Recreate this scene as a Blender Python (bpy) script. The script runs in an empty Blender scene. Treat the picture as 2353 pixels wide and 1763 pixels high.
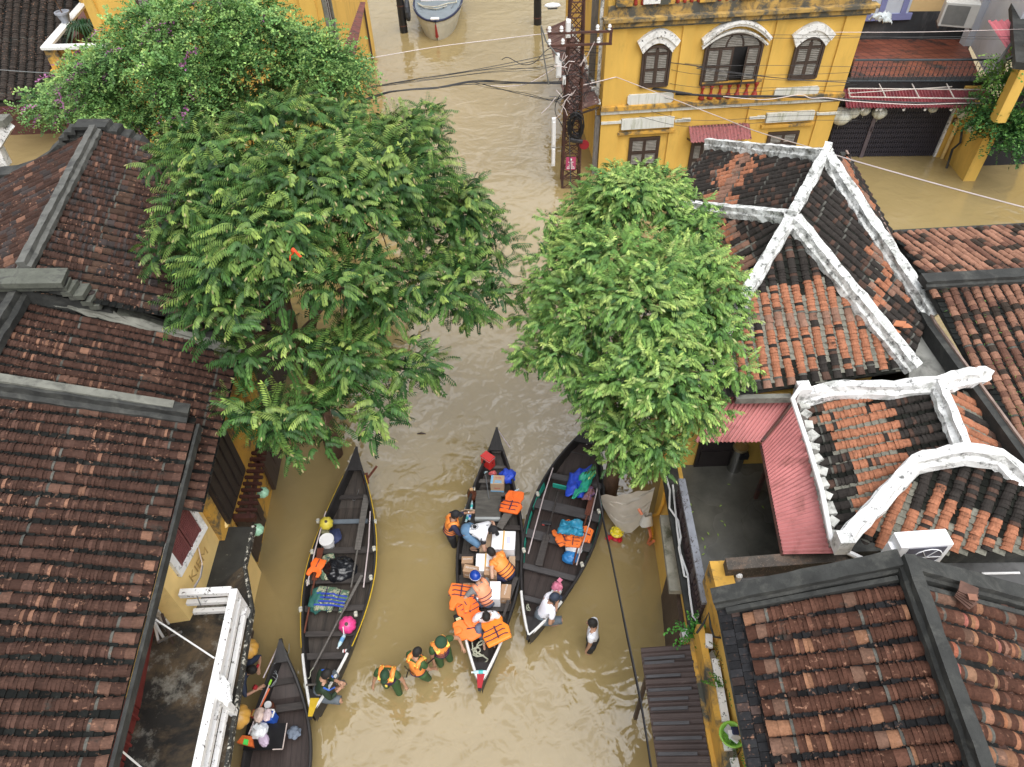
import bpy, bmesh, math, random
import numpy as np
from mathutils import Vector, Matrix, noise as mnoise
R = math.radians
# ------------------------------------------------------------------ camera
W0, H0, FL, NX, NY, CH = 2353., 1763., 1633., 1235., 2450., 13.0
CX, CY = W0/2, H0/2
_th = math.atan2(math.hypot(NX-CX, NY-CY), FL)
_ro = math.atan2(NX-CX, NY-CY)
FW = Vector((0, math.sin(_th), -math.cos(_th)))
_r0 = Vector((1, 0, 0)); _u0 = _r0.cross(FW)
RT = _r0*math.cos(_ro) - _u0*math.sin(_ro)
UP = _r0*math.sin(_ro) + _u0*math.cos(_ro)
CAMP = Vector((0, 0, CH))
scene = bpy.context.scene
cd = bpy.data.cameras.new("camera"); cam = bpy.data.objects.new("camera", cd)
scene.collection.objects.link(cam)
cam.matrix_world = Matrix(((RT.x, UP.x, -FW.x, 0), (RT.y, UP.y, -FW.y, 0), (RT.z, UP.z, -FW.z, CH), (0, 0, 0, 1)))
cd.sensor_width = 36; cd.sensor_fit = 'HORIZONTAL'; cd.lens = 36*FL/W0
cd.clip_end = 2000; cd.clip_start = .1
scene.camera = cam
# ------------------------------------------------------------------ light (bright overcast)
SUN_EL, SUN_AZ = R(60), R(155)
world = bpy.data.worlds.new("World"); scene.world = world; world.use_nodes = True
nt = world.node_tree; nt.nodes.clear()
sky = nt.nodes.new('ShaderNodeTexSky'); sky.sky_type = 'NISHITA'; sky.sun_disc = False
sky.sun_elevation = SUN_EL; sky.sun_rotation = SUN_AZ; sky.dust_density = 2.5; sky.air_density = 1.6; sky.ozone_density = 1
hs = nt.nodes.new('ShaderNodeHueSaturation'); hs.inputs['Saturation'].default_value = .16
bg = nt.nodes.new('ShaderNodeBackground'); bg.inputs['Strength'].default_value = .15
wo = nt.nodes.new('ShaderNodeOutputWorld')
nt.links.new(sky.outputs[0], hs.inputs['Color'])
# overcast: brighter towards the zenith, broken by soft cloud structure
_tc = nt.nodes.new('ShaderNodeTexCoord'); _sp = nt.nodes.new('ShaderNodeSeparateXYZ'); nt.links.new(_tc.outputs['Generated'], _sp.inputs[0])
_mr = nt.nodes.new('ShaderNodeMapRange'); nt.links.new(_sp.outputs[2], _mr.inputs['Value'])
_mr.inputs['From Min'].default_value = .2; _mr.inputs['From Max'].default_value = .9; _mr.inputs['To Min'].default_value = .4; _mr.inputs['To Max'].default_value = 1.3
_cn = nt.nodes.new('ShaderNodeTexNoise'); _cn.inputs['Scale'].default_value = 5.5; _cn.inputs['Detail'].default_value = 4; _cn.inputs['Distortion'].default_value = .4
nt.links.new(_tc.outputs['Generated'], _cn.inputs['Vector'])
_cr = nt.nodes.new('ShaderNodeMapRange'); nt.links.new(_cn.outputs['Fac'], _cr.inputs['Value']); _cr.inputs['From Min'].default_value = .46; _cr.inputs['From Max'].default_value = .54; _cr.inputs['To Min'].default_value = .75; _cr.inputs['To Max'].default_value = 1.35
_m1 = nt.nodes.new('ShaderNodeMath'); _m1.operation = 'MULTIPLY'; nt.links.new(_mr.outputs[0], _m1.inputs[0]); nt.links.new(_cr.outputs[0], _m1.inputs[1])
# bright sky lobe added over the street's far end to lift the water's reflection
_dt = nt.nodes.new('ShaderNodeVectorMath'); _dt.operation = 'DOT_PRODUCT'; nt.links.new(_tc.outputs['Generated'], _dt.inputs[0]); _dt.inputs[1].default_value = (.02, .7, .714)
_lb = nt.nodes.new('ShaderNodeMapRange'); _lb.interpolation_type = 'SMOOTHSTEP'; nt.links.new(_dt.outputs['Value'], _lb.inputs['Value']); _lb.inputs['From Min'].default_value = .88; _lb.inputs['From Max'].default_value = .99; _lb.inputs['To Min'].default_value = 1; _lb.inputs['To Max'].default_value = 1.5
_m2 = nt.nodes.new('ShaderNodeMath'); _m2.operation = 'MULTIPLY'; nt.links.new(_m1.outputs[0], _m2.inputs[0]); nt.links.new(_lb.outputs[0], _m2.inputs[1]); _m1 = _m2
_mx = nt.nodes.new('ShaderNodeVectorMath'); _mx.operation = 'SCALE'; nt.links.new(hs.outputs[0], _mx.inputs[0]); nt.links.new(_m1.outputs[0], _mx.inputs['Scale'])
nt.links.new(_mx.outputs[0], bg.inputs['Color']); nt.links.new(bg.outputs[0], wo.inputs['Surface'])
sd = bpy.data.lights.new("sun", 'SUN'); sd.energy = .8; sd.angle = R(60); sd.color = (1, .97, .92)
so = bpy.data.objects.new("sun", sd); scene.collection.objects.link(so)
so.rotation_euler = (math.pi/2-SUN_EL, 0, math.pi-SUN_AZ)
scene.view_settings.view_transform = 'Standard'; scene.view_settings.look = 'None'
scene.view_settings.gamma = 1; scene.view_settings.use_curve_mapping = False
scene.view_settings.exposure = .88
# ------------------------------------------------------------------ measuring helpers: photo pixel + height -> point of the place
def ray(p): return FW + RT*((p[0]-CX)/FL) - UP*((p[1]-CY)/FL)
def at(p, z):
    d = ray(p); return CAMP + d*((z-CH)/d.z)
def onp(p, p0, n):
    d = ray(p); return CAMP + d*((Vector(p0)-CAMP).dot(n)/d.dot(n))
def crop(ox, oy, s): return lambda x, y: (ox+x*s, oy+y*s)
D_ = crop(0, 0, 1.0637)
A_ = crop(0, 0, .3622); B_ = crop(780, 0, .3622); C_ = crop(1553, 0, .3622)
E_ = crop(780, 580, .3622); F_ = crop(1553, 580, .3622); G_ = crop(0, 1163, .3622); H_ = crop(1553, 1163, .3622); K_ = crop(0, 580, .3622)
Z1 = crop(1250, 0, .2716); Z2 = crop(1950, 0, .2535); Z3 = crop(1380, 1030, .2414); Z4 = crop(1450, 1400, .2191)
Z5 = crop(380, 950, .2413); Z6 = crop(280, 1300, .2794); Z7 = crop(1350, 1100, .1207); Z8 = crop(0, 250, .2716)
def depth(p): return (Vector(p)-CAMP).dot(FW)
# ------------------------------------------------------------------ materials
MATS = {}
def _nodes(name):
    m = bpy.data.materials.new(name); m.use_nodes = True
    n = m.node_tree; b = n.nodes['Principled BSDF']; return m, n, b
def ramp(n, fac, stops):
    r = n.nodes.new('ShaderNodeValToRGB'); e = r.color_ramp.elements
    while len(e) < len(stops): e.new(.5)
    for i, (p, c) in enumerate(stops):
        e[i].position = p; e[i].color = (*c, 1) if len(c) == 3 else c
    n.links.new(fac, r.inputs['Fac']); return r.outputs['Color']
def tex(n, scale, detail=6, rough=.6, stretch=None, coord='Object', dist=0):
    tc = n.nodes.new('ShaderNodeTexCoord'); out = tc.outputs[coord]
    if stretch:
        mp = n.nodes.new('ShaderNodeMapping'); mp.inputs['Scale'].default_value = stretch
        n.links.new(out, mp.inputs['Vector']); out = mp.outputs[0]
    t = n.nodes.new('ShaderNodeTexNoise'); t.inputs['Scale'].default_value = scale
    t.inputs['Detail'].default_value = detail; t.inputs['Roughness'].default_value = rough; t.inputs['Distortion'].default_value = dist
    n.links.new(out, t.inputs['Vector']); return t.outputs['Fac']
def mixc(n, fac, a, b, mode='MIX'):
    m = n.nodes.new('ShaderNodeMix'); m.data_type = 'RGBA'; m.blend_type = mode
    for s, v in ((m.inputs['Factor'], fac), (m.inputs['A'], a), (m.inputs['B'], b)):
        if isinstance(v, bpy.types.NodeSocket): n.links.new(v, s)
        elif isinstance(v, (int, float)): s.default_value = v
        else: s.default_value = (*v, 1)
    return m.outputs['Result']
def bump(n, b, h, strength=.3, dist=.02):
    bp = n.nodes.new('ShaderNodeBump'); bp.inputs['Strength'].default_value = strength; bp.inputs['Distance'].default_value = dist
    n.links.new(h, bp.inputs['Height']); n.links.new(bp.outputs[0], b.inputs['Normal'])
def mat(name, col, rough=.7, var=.25, vscale=3., dirt=None, dscale=1.5, dlo=.5, dhi=.65, bmp=.2, bscale=30, stretch=None, metal=0, spec=.5, alpha=1, fine=None, fscale=40, flo=.62, fhi=.66):
    if name in MATS: return MATS[name]
    m, n, b = _nodes(name)
    lo = tuple(c*(1-var) for c in col); hi = tuple(min(1, c*(1+var)) for c in col)
    c = ramp(n, tex(n, vscale, stretch=stretch), [(.3, lo), (.7, hi)])
    if dirt:
        f = ramp(n, tex(n, dscale, 10, .7, stretch=stretch, dist=.4), [(dlo, (0, 0, 0)), (dhi, (1, 1, 1))])
        c = mixc(n, f, c, dirt)
    if fine:
        f = ramp(n, tex(n, fscale, 8, .75, stretch=stretch), [(flo, (0, 0, 0)), (fhi, (1, 1, 1))])
        c = mixc(n, f, c, fine)
    n.links.new(c, b.inputs['Base Color']); b.inputs['Roughness'].default_value = rough
    b.inputs['Metallic'].default_value = metal; b.inputs['Specular IOR Level'].default_value = spec
    b.inputs['Alpha'].default_value = alpha
    if bmp: bump(n, b, tex(n, bscale, 8, .7, stretch=stretch), bmp, .01)
    MATS[name] = m; return m
def attr_mat(name, rough=.8, fleck=None, spot=None, slo=.6, shi=.7, sscale=12, spec=.4, bmp=.3, bscale=60, trans=0, grime=.35):
    if name in MATS: return MATS[name]
    m, n, b = _nodes(name)
    a = n.nodes.new('ShaderNodeAttribute'); a.attribute_name = 'Col'; c = a.outputs['Color']
    g = ramp(n, tex(n, 25, 8, .7), [(.3, (1-grime,)*3), (.7, (1+grime*.4,)*3)])
    c = mixc(n, 1., c, g, 'MULTIPLY')
    if spot:
        f = ramp(n, tex(n, sscale, 8, .7), [(slo, (0, 0, 0)), (shi, (1, 1, 1))]); c = mixc(n, f, c, spot)
    if fleck:
        f = ramp(n, tex(n, 16, 5, .6), [(.6, (0, 0, 0)), (.66, (1, 1, 1))]); f2 = ramp(n, tex(n, 1.3, 3, .5), [(.42, (.1, .1, .1)), (.62, (1, 1, 1))]); ff = mixc(n, 1., f, f2, 'MULTIPLY'); c = mixc(n, ff, c, fleck)
    n.links.new(c, b.inputs['Base Color']); b.inputs['Roughness'].default_value = rough; b.inputs['Specular IOR Level'].default_value = spec
    if bmp: bump(n, b, tex(n, bscale, 6, .7), bmp, .01)
    if trans:
        t = n.nodes.new('ShaderNodeBsdfTranslucent'); n.links.new(c, t.inputs['Color'])
        mx = n.nodes.new('ShaderNodeMixShader'); mx.inputs[0].default_value = trans
        o = n.nodes['Material Output']; n.links.new(b.outputs[0], mx.inputs[1]); n.links.new(t.outputs[0], mx.inputs[2]); n.links.new(mx.outputs[0], o.inputs[0])
    MATS[name] = m; return m
M_TILE = attr_mat('clay_tile', .85, fleck=(.27, .145, .095), spot=(.03, .032, .028), slo=.6, shi=.72, sscale=3, grime=.4, spec=.15)
M_TILE2 = attr_mat('lichened_clay_tile', .85, spot=(.02, .02, .018), slo=.58, shi=.7, sscale=4, grime=.4, spec=.15)
M_CEM = mat('dark_weathered_cement', (.03, .031, .029), .85, .4, 4, dirt=(.085, .085, .075), dscale=3, dlo=.5, dhi=.75, bmp=.5, bscale=40, fine=(.2, .19, .16), fscale=30, flo=.66, fhi=.72)
M_CEM_L = mat('grey_cement', (.17, .17, .145), .85, .3, 3, dirt=(.05, .05, .045), dscale=4, dlo=.5, dhi=.7, bmp=.5)
M_WHT = mat('flaking_whitewash', (.74, .75, .73), .8, .08, 3, dirt=(.22, .225, .205), dscale=3.4, dlo=.47, dhi=.66, fine=(.07, .07, .066), fscale=9, flo=.5, fhi=.64, bmp=.7)
M_WHT2 = mat('bright_whitewash', (.82, .82, .81), .75, .06, 3, fine=(.07, .07, .07), fscale=11, flo=.57, fhi=.61, bmp=.4, dirt=(.5, .5, .48), dscale=3)
M_RDG = mat('mould_spotted_whitewash', (.8, .8, .79), .75, .07, 3, dirt=(.33, .34, .31), dscale=3.2, dlo=.5, dhi=.7, fine=(.09, .09, .085), fscale=8, flo=.53, fhi=.66, bmp=.6)
M_YEL = mat('yellow_limewash', (.67, .42, .09), .85, .1, 2, dirt=(.3, .19, .05), dscale=.9, dlo=.56, dhi=.85, bmp=.25, stretch=(1, 1, .35))
M_YEL_S = mat('stained_yellow_limewash', (.6, .34, .06), .85, .14, 2, dirt=(.075, .075, .06), dscale=1.6, dlo=.47, dhi=.6, bmp=.3)
M_YEL_P = mat('pale_yellow_limewash', (.84, .61, .25), .85, .12, 1.5, dirt=(.3, .22, .08), dscale=1.0, dlo=.55, dhi=.8, bmp=.2)
M_WOOD = mat('old_brown_wood', (.055, .036, .028), .6, .35, 3, stretch=(6, 6, 1), bmp=.3, fine=(.12, .1, .08), fscale=14, flo=.6, fhi=.75)
M_LOUV = mat('grey_louvre_wood', (.25, .235, .21), .7, .25, 8, bmp=.2)
M_BLK = mat('black_rubber', (.012, .012, .014), .5, .2, 5, bmp=0)
M_RUST = mat('rusty_iron', (.085, .035, .025), .75, .35, 6, dirt=(.04, .03, .03), dscale=5, bmp=.4)
M_WPL = mat('white_plastic', (.75, .75, .75), .35, .04, 4, bmp=0)
M_GRY = mat('grey_metal', (.25, .26, .27), .4, .1, 6, metal=.6, bmp=0)
# ------------------------------------------------------------------ mesh builder
class MB:
    def __init__(s): s.v = []; s.f = []; s.c = []; s.m = []; s.hc = False
    def add(s, vs, fs, col=None, mi=0):
        o = len(s.v); s.v.extend([tuple(p) for p in vs]); s.f.extend([tuple(i+o for i in f) for f in fs]); s.m.extend([mi]*len(fs))
        if col is not None: s.hc = True
        s.c.extend([col or (.5, .5, .5)]*len(vs)); return s
    def box(s, c, sz, rz=0, col=None, mi=0, M=None):
        c = Vector(c); Rm = M or Matrix.Rotation(rz, 3, 'Z')
        vs = [c+Rm@Vector((x*sz[0]/2, y*sz[1]/2, z*sz[2]/2)) for x in (-1, 1) for y in (-1, 1) for z in (-1, 1)]
        return s.add(vs, [(0, 1, 3, 2), (4, 6, 7, 5), (0, 4, 5, 1), (2, 3, 7, 6), (0, 2, 6, 4), (1, 5, 7, 3)], col, mi)
    def beam(s, a, b, w, h, up=(0, 0, 1), col=None, mi=0, taper=1):
        a, b = Vector(a), Vector(b); d = (b-a).normalized(); up = Vector(up)
        sd = d.cross(up)
        if sd.length < 1e-4: sd = d.cross(Vector((1, 0, 0)))
        sd.normalize(); u = sd.cross(d).normalized(); vs = []
        for p, k in ((a, 1), (b, taper)):
            for x, z in ((-1, -1), (1, -1), (1, 1), (-1, 1)): vs.append(p+sd*(x*w/2*k)+u*(z*h/2*k))
        return s.add(vs, [(3, 2, 1, 0), (4, 5, 6, 7), (0, 1, 5, 4), (1, 2, 6, 5), (2, 3, 7, 6), (3, 0, 4, 7)], col, mi)
    def tube(s, pts, r, n=6, col=None, mi=0, cap=True):
        pts = [Vector(p) for p in pts]; vs = []; fs = []; prev = None
        rs = r if isinstance(r, (list, tuple)) else [r]*len(pts)
        for i, p in enumerate(pts):
            d = (pts[min(i+1, len(pts)-1)]-pts[max(i-1, 0)])
            if d.length < 1e-7: d = Vector((0, 0, 1))
            d.normalize()
            if prev is None:
                a = d.cross(Vector((0, 0, 1)))
                if a.length < 1e-3: a = d.cross(Vector((1, 0, 0)))
            else: a = prev - d*prev.dot(d)
            if a.length < 1e-5: a = d.orthogonal()
            a.normalize(); prev = a; b = d.cross(a)
            for k in range(n):
                t = 2*math.pi*k/n; vs.append(p+a*(rs[i]*math.cos(t))+b*(rs[i]*math.sin(t)))
        for i in range(len(pts)-1):
            for k in range(n): fs.append((i*n+k, i*n+(k+1) % n, (i+1)*n+(k+1) % n, (i+1)*n+k))
        if cap: fs.append(tuple(range(n-1, -1, -1))); fs.append(tuple((len(pts)-1)*n+k for k in range(n)))
        return s.add(vs, fs, col, mi)
    def lathe(s, c, prof, n=16, M=None, col=None, mi=0, sx=1, sy=1, wob=0):
        c = Vector(c); M = M or Matrix.Identity(3); vs = []; fs = []
        for r, z in prof:
            for k in range(n):
                t = 2*math.pi*k/n; q = 1+(wob*math.cos(t*n/2) if wob else 0)
                vs.append(c+M@Vector((r*q*math.cos(t)*sx, r*q*math.sin(t)*sy, z)))
        for i in range(len(prof)-1):
            for k in range(n): fs.append((i*n+k, i*n+(k+1) % n, (i+1)*n+(k+1) % n, (i+1)*n+k))
        fs.append(tuple(range(n-1, -1, -1))); fs.append(tuple((len(prof)-1)*n+k for k in range(n)))
        return s.add(vs, fs, col, mi)
    def poly(s, pts, ext, col=None, mi=0):
        pts = [Vector(p) for p in pts]; n = len(pts); ext = Vector(ext)
        return s.add(pts+[p+ext for p in pts], [tuple(range(n-1, -1, -1)), tuple(range(n, 2*n))]+[(i, (i+1) % n, n+(i+1) % n, n+i) for i in range(n)], col, mi)
    def sheet(s, f, nu, nv, col=None, mi=0, thick=0):
        vs = [Vector(f(i/nu, j/nv)) for j in range(nv+1) for i in range(nu+1)]; w = nu+1
        fs = [(j*w+i, j*w+i+1, (j+1)*w+i+1, (j+1)*w+i) for j in range(nv) for i in range(nu)]
        return s.add(vs, fs, col, mi)
    def build(s, name, mats, parent=None, smooth=False, solid=0, bevel=0):
        me = bpy.data.meshes.new(name); me.from_pydata(s.v, [], s.f)
        if not isinstance(mats, (list, tuple)): mats = [mats]
        for m in mats: me.materials.append(m)
        if len(mats) > 1: me.polygons.foreach_set('material_index', s.m)
        if s.hc:
            a = me.color_attributes.new('Col', 'FLOAT_COLOR', 'POINT')
            a.data.foreach_set('color', np.hstack([np.array(s.c, dtype=np.float32), np.ones((len(s.c), 1), np.float32)]).ravel())
        if not s.hc or len(s.v) < 60000:
            bm = bmesh.new(); bm.from_mesh(me); bmesh.ops.recalc_face_normals(bm, faces=bm.faces); bm.to_mesh(me); bm.free()
        if smooth: me.polygons.foreach_set('use_smooth', [True]*len(me.polygons))
        o = bpy.data.objects.new(name, me); scene.collection.objects.link(o)
        if parent: o.parent = parent; o.matrix_parent_inverse = parent.matrix_basis.inverted() if parent.matrix_basis != Matrix.Identity(4) else Matrix.Identity(4)
        if solid:
            md = o.modifiers.new('thickness', 'SOLIDIFY'); md.thickness = solid; md.offset = 0
        if bevel:
            md = o.modifiers.new('bevel', 'BEVEL'); md.width = bevel; md.segments = 2; md.limit_method = 'ANGLE'
        return o
def tag(o, label=None, cat=None, group=None, kind=None):
    for k, v in (('label', label), ('category', cat), ('group', group), ('kind', kind)):
        if v: o[k] = v
    return o
def thing(name, label, cat, loc=(0, 0, 0), rz=0, group=None, M=None):
    e = bpy.data.objects.new(name, None); scene.collection.objects.link(e); e.empty_display_size = .2
    e.matrix_basis = Matrix.Translation(Vector(loc)) @ (M.to_4x4() if M else Matrix.Rotation(rz, 4, 'Z'))
    return tag(e, label, cat, group)
def part(mb, name, mats, root, **k):
    """a part whose mesh is already in the thing's own frame"""
    o = mb.build(name, mats, None, **k); o.parent = root; return o
def copy_tree(root, loc, rz=0, label=None, M=None):
    def cp(o, par):
        c = o.copy(); scene.collection.objects.link(c); c.parent = par
        for ch in [x for x in KIDS.get(o.name, [])]: cp(ch, c)
        return c
    KIDS.clear()
    for o in bpy.data.objects:
        if o.parent: KIDS.setdefault(o.parent.name, []).append(o)
    c = cp(root, None); c.matrix_basis = Matrix.Translation(Vector(loc)) @ (M.to_4x4() if M else Matrix.Rotation(rz, 4, 'Z'))
    if label: c['label'] = label
    return c
KIDS = {}
def sag(a, b, s, n=14, wob=0, seed=0):
    a, b = Vector(a), Vector(b); rr = random.Random(seed); out = []
    for i in range(n+1):
        t = i/n; p = a.lerp(b, t); p.z -= s*4*t*(1-t)
        if 0 < i < n and wob: p += Vector((rr.uniform(-wob, wob), rr.uniform(-wob, wob), rr.uniform(-wob, wob)))
        out.append(p)
    return out
# ------------------------------------------------------------------ tiled roofs
class Plane:
    def __init__(s, a, b, pitch=None, side=1, c=None):
        """eave through a,b; either pitch (degrees, rising to the given side) or a third point c"""
        s.o = Vector(a); u = (Vector(b)-Vector(a))
        if c is not None:
            n = u.cross(Vector(c)-Vector(a)).normalized()
            if n.z < 0: n = -n
            s.n = n; v = Vector((0, 0, 1))-n*n.z
            s.v = v.normalized(); s.u = s.v.cross(s.n).normalized()
        else:
            u.z = 0; u.normalize(); h = Vector((u.y, -u.x, 0))*side; p = R(pitch)
            s.v = (h*math.cos(p)+Vector((0, 0, 1))*math.sin(p)).normalized(); s.u = u
            s.n = s.u.cross(s.v)
            if s.n.z < 0: s.n = -s.n
    def hit(s, p): return onp(p, s.o, s.n)
    def uv(s, P): d = Vector(P)-s.o; return d.dot(s.u), d.dot(s.v)
    def pt(s, u, v, h=0): return s.o+s.u*u+s.v*v+s.n*h
def lerp3(a, b, t): return tuple(a[i]*(1-t)+b[i]*t for i in range(3))
def tiles(mb, pl, poly, sp, colf, gapf, seed=1, rr=.36, tl=.075, longp=1.1, endin=.03, wav=.02, nseg=6, sink=0.0):
    rnd = random.Random(seed); q = [pl.uv(p) for p in poly]; um, uM = min(a for a, _ in q), max(a for a, _ in q)
    n = len(q); nrow = int((uM-um)/sp); off = (uM-um-nrow*sp)/2
    def span(u):
        x = []
        for i in range(n):
            (u0, v0), (u1, v1) = q[i], q[(i+1) % n]
            if (u0-u)*(u1-u) < 0: x.append(v0+(v1-v0)*(u-u0)/(u1-u0))
        x.sort(); return x
    vmax = max(b for _, b in q); vmin = min(b for _, b in q)
    for k in range(nrow+1):
        u = um+off+k*sp
        # gap (pan tiles)
        for uu in ([u-sp/2] if k else [u-sp/2+.01]):
            x = span(max(um+.004, uu))
            if len(x) >= 2:
                v = x[0]; ve = x[-1]; L = ve-v; m = max(1, int(L/.11)); vs = []; fs = []
                for i in range(m):
                    a, b = v+L*i/m, v+L*(i+1)/m; c = gapf(uu, (a-vmin)/(vmax-vmin+.01), rnd)
                    mb.add([pl.pt(uu-sp/2, a, .02), pl.pt(uu+sp/2, a, .02), pl.pt(uu+sp/2, b, 0), pl.pt(uu-sp/2, b, 0), pl.pt(uu-sp/2, a, 0), pl.pt(uu+sp/2, a, 0)],
                           [(0, 1, 2, 3), (4, 5, 1, 0)], c)
        x = span(min(max(u, um+.01), uM-.01))
        if len(x) < 2: continue
        v, ve = x[0]+endin, x[-1]; r = sp*rr; i = 0; rowt = rnd.random(); ph = rnd.uniform(0, 6)
        jb = rnd.uniform(-.03, .03); nb_ = vmin+jb
        while nb_+.3 < v: nb_ += longp
        while v < ve-.02:
            L = tl*rnd.uniform(.88, 1.12); lg = 0
            if longp < 4 and v >= nb_-.01:
                q_ = v-nb_
                if q_ < .2: lg = 1; L = .13*rnd.uniform(.92, 1.08)
                else: lg = 2; L = .035; nb_ += longp
            b = min(v+L, ve); fr = (v-vmin)/(vmax-vmin+.01)
            c = colf(u, fr, rnd, lg == 1, rowt)
            if lg == 2 and rnd.random() < .7: k_ = rnd.uniform(.7, 1.1); c = (.11*k_, .108*k_, .095*k_)
            r0 = r*(1.08+rnd.uniform(-.05, .05)); r1 = r0*.88; hz = rnd.uniform(-.004, .006)
            w0 = math.sin(v*2.2+ph)*wav; w1 = math.sin(b*2.2+ph)*wav; tw = rnd.uniform(-.012, .012)
            vs = []
            for (rad, vv, ww) in ((r0, v, w0+tw), (r1, b, w1)):
                for j in range(nseg+1):
                    t = math.pi*j/nseg; vs.append(pl.pt(u+ww+rad*math.cos(t), vv, .005+hz+rad*.78*math.sin(t)-sink))
            mb.add(vs, [(j, j+1, nseg+2+j, nseg+1+j) for j in range(nseg)], c)
            mb.add(vs[:nseg+1]+[pl.pt(u+w0, v, .0)], [(j+1, j, nseg+1) for j in range(nseg)], tuple(q_*.28 for q_ in c)); v = b; i += 1  # lower end of each tile coloured darker, shade painted at the overlap
    return mb
def slab_under(mb, pl, poly, t=.1, drop=.03):
    mb.poly([Vector(p)-pl.n*drop for p in poly], -pl.n*t)
def col_dark(u, f, r, lg, rt):   # dark brown-purple clay with odd paler tiles
    base = (.054, .03, .023) if not lg else (.07, .042, .03)
    x = r.random()+mnoise.noise(Vector((u*1.3, f*5, 2)))*.15
    if x < .03: base = (.19, .1, .068)
    elif x < .16: base = (.085, .046, .035)
    elif x < .36: base = (.05, .04, .038)
    k = r.uniform(.75, 1.2); return tuple(c*k for c in base)
def col_dark2(u, f, r, lg, rt):
    base = (.06, .031, .023); x = r.random(); w_ = mnoise.noise(Vector((u*1.1, f*5, 2)))
    if x+w_*.2 < .035: base = (.22, .115, .075)
    elif x+w_*.35 < .2: base = (.09, .048, .036)
    elif lg and x < .4: base = (.13, .07, .05)
    k = r.uniform(.75, 1.2); return tuple(c*k for c in base)
def gap_dark(u, f, r): k = r.uniform(.5, 1.4); return (.011*k, .012*k, .011*k)
def gap_slate(u, f, r):
    k = r.uniform(.5, 1.3); return (.018*k, .018*k, .017*k) if r.random() > .12 else (.09*k, .05*k, .04*k)
def zone(lo, hi, f, rt, u): 
    c = mnoise.noise(Vector((u*.9, f*3.1, rt*.3)))*.16
    return lo+(rt-.5)*.16 < f+c < hi+(rt-.3)*.12
def col_pav(lo, hi):
    def f_(u, f, r, lg, rt):
        k = r.uniform(.82, 1.15)
        if zone(lo, hi, f, rt, u) and r.random() > .07: base = (.36, .15, .085) if not lg else (.25, .14, .1)
        else: base = (.034, .029, .026) if r.random() > .2 else (.085, .05, .038)
        return tuple(c*k for c in base)
    return f_
def gap_pav(lo, hi):
    def f_(u, f, r):
        c = mnoise.noise(Vector((u*4, f*5, 3)))*.2
        if lo < f+c < hi: k = r.uniform(.8, 1.1); return (.2*k, .195*k, .16*k)
        k = r.uniform(.5, 1.3); return (.013*k, .014*k, .011*k)
    return f_
def ridge(mb, pts, w, h, seed=0, jit=.012, step=.16, lift=0, top=.7):
    rnd = random.Random(seed); P = []
    for i in range(len(pts)-1):
        a, b = Vector(pts[i]), Vector(pts[i+1]); m = max(1, int((b-a).length/step))
        for j in range(m): P.append(a.lerp(b, j/m))
    P.append(Vector(pts[-1])); vs = []; fs = []; prof = [(-.5, 0), (-.52, .45), (-top*.5, .6), (-top*.5, 1), (top*.5, 1), (top*.5, .6), (.52, .45), (.5, 0)]; n = len(prof)
    for i, p in enumerate(P):
        d = (P[min(i+1, len(P)-1)]-P[max(i-1, 0)]); d.z *= .0001 if abs(d.z) > d.length*.98 else 1; d.normalize()
        sdv = d.cross(Vector((0, 0, 1))).normalized(); u = sdv.cross(d)
        for x, z in prof: vs.append(p+sdv*(x*w+rnd.uniform(-jit, jit))+u*(z*h+lift+rnd.uniform(-jit, jit)*.6))
    for i in range(len(P)-1):
        for k in range(n): fs.append((i*n+k, i*n+(k+1) % n, (i+1)*n+(k+1) % n, (i+1)*n+k))
    fs += [tuple(range(n-1, -1, -1)), tuple((len(P)-1)*n+k for k in range(n))]
    return mb.add(vs, fs)
def wallbox(mb, pts, z0, z1, mi=0):
    mb.poly([(p[0], p[1], z0) for p in pts], (0, 0, z1-z0), mi=mi)
def root_at(p, name, label, cat, group=None):
    """an Empty at the thing's base whose children keep world-space meshes"""
    e = thing(name, label, cat, p, 0, group); return e
def wpart(mb, name, mats, root, **k):
    o = mb.build(name, mats, None, **k); o.parent = root
    M = root.matrix_basis; q = root.parent
    while q: M = q.matrix_basis @ M; q = q.parent
    o.data.transform(M.inverted()); return o
# ================================================================== SETTING: flood water
def make_water():
    m, n, b = _nodes('muddy_flood_water')
    c = ramp(n, tex(n, .25, 5, .55, dist=.6), [(.3, (.26, .195, .086)), (.7, (.315, .24, .112))])
    f = ramp(n, tex(n, 1.3, 4, .5, dist=1.5), [(.62, (0, 0, 0)), (.72, (1, 1, 1))])
    c = mixc(n, .0, c, (.4, .3, .17))
    n.links.new(c, b.inputs['Base Color']); b.inputs['Roughness'].default_value = .05; b.inputs['IOR'].default_value = 1.6
    b.inputs['Specular IOR Level'].default_value = .95
    w1 = tex(n, .9, 2, .5, stretch=(1, 1.25, 1), dist=.7); w2 = tex(n, 3.4, 2, .5, dist=.6)
    w3 = tex(n, .28, 1, .5)
    a = n.nodes.new('ShaderNodeMath'); a.operation = 'MULTIPLY_ADD'; n.links.new(w2, a.inputs[0]); a.inputs[1].default_value = .3
    n.links.new(w1, a.inputs[2])
    a2 = n.nodes.new('ShaderNodeMath'); a2.operation = 'MULTIPLY_ADD'; n.links.new(w3, a2.inputs[0]); a2.inputs[1].default_value = 1.2; n.links.new(a.outputs[0], a2.inputs[2])
    bump(n, b, a2.outputs[0], .5, .1)
    mb = MB(); mb.add([(-400, -60, 0), (400, -60, 0), (400, 700, 0), (-400, 700, 0)], [(0, 1, 2, 3)])
    o = mb.build('flood_water', m); tag(o, kind='structure')
make_water()
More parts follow.
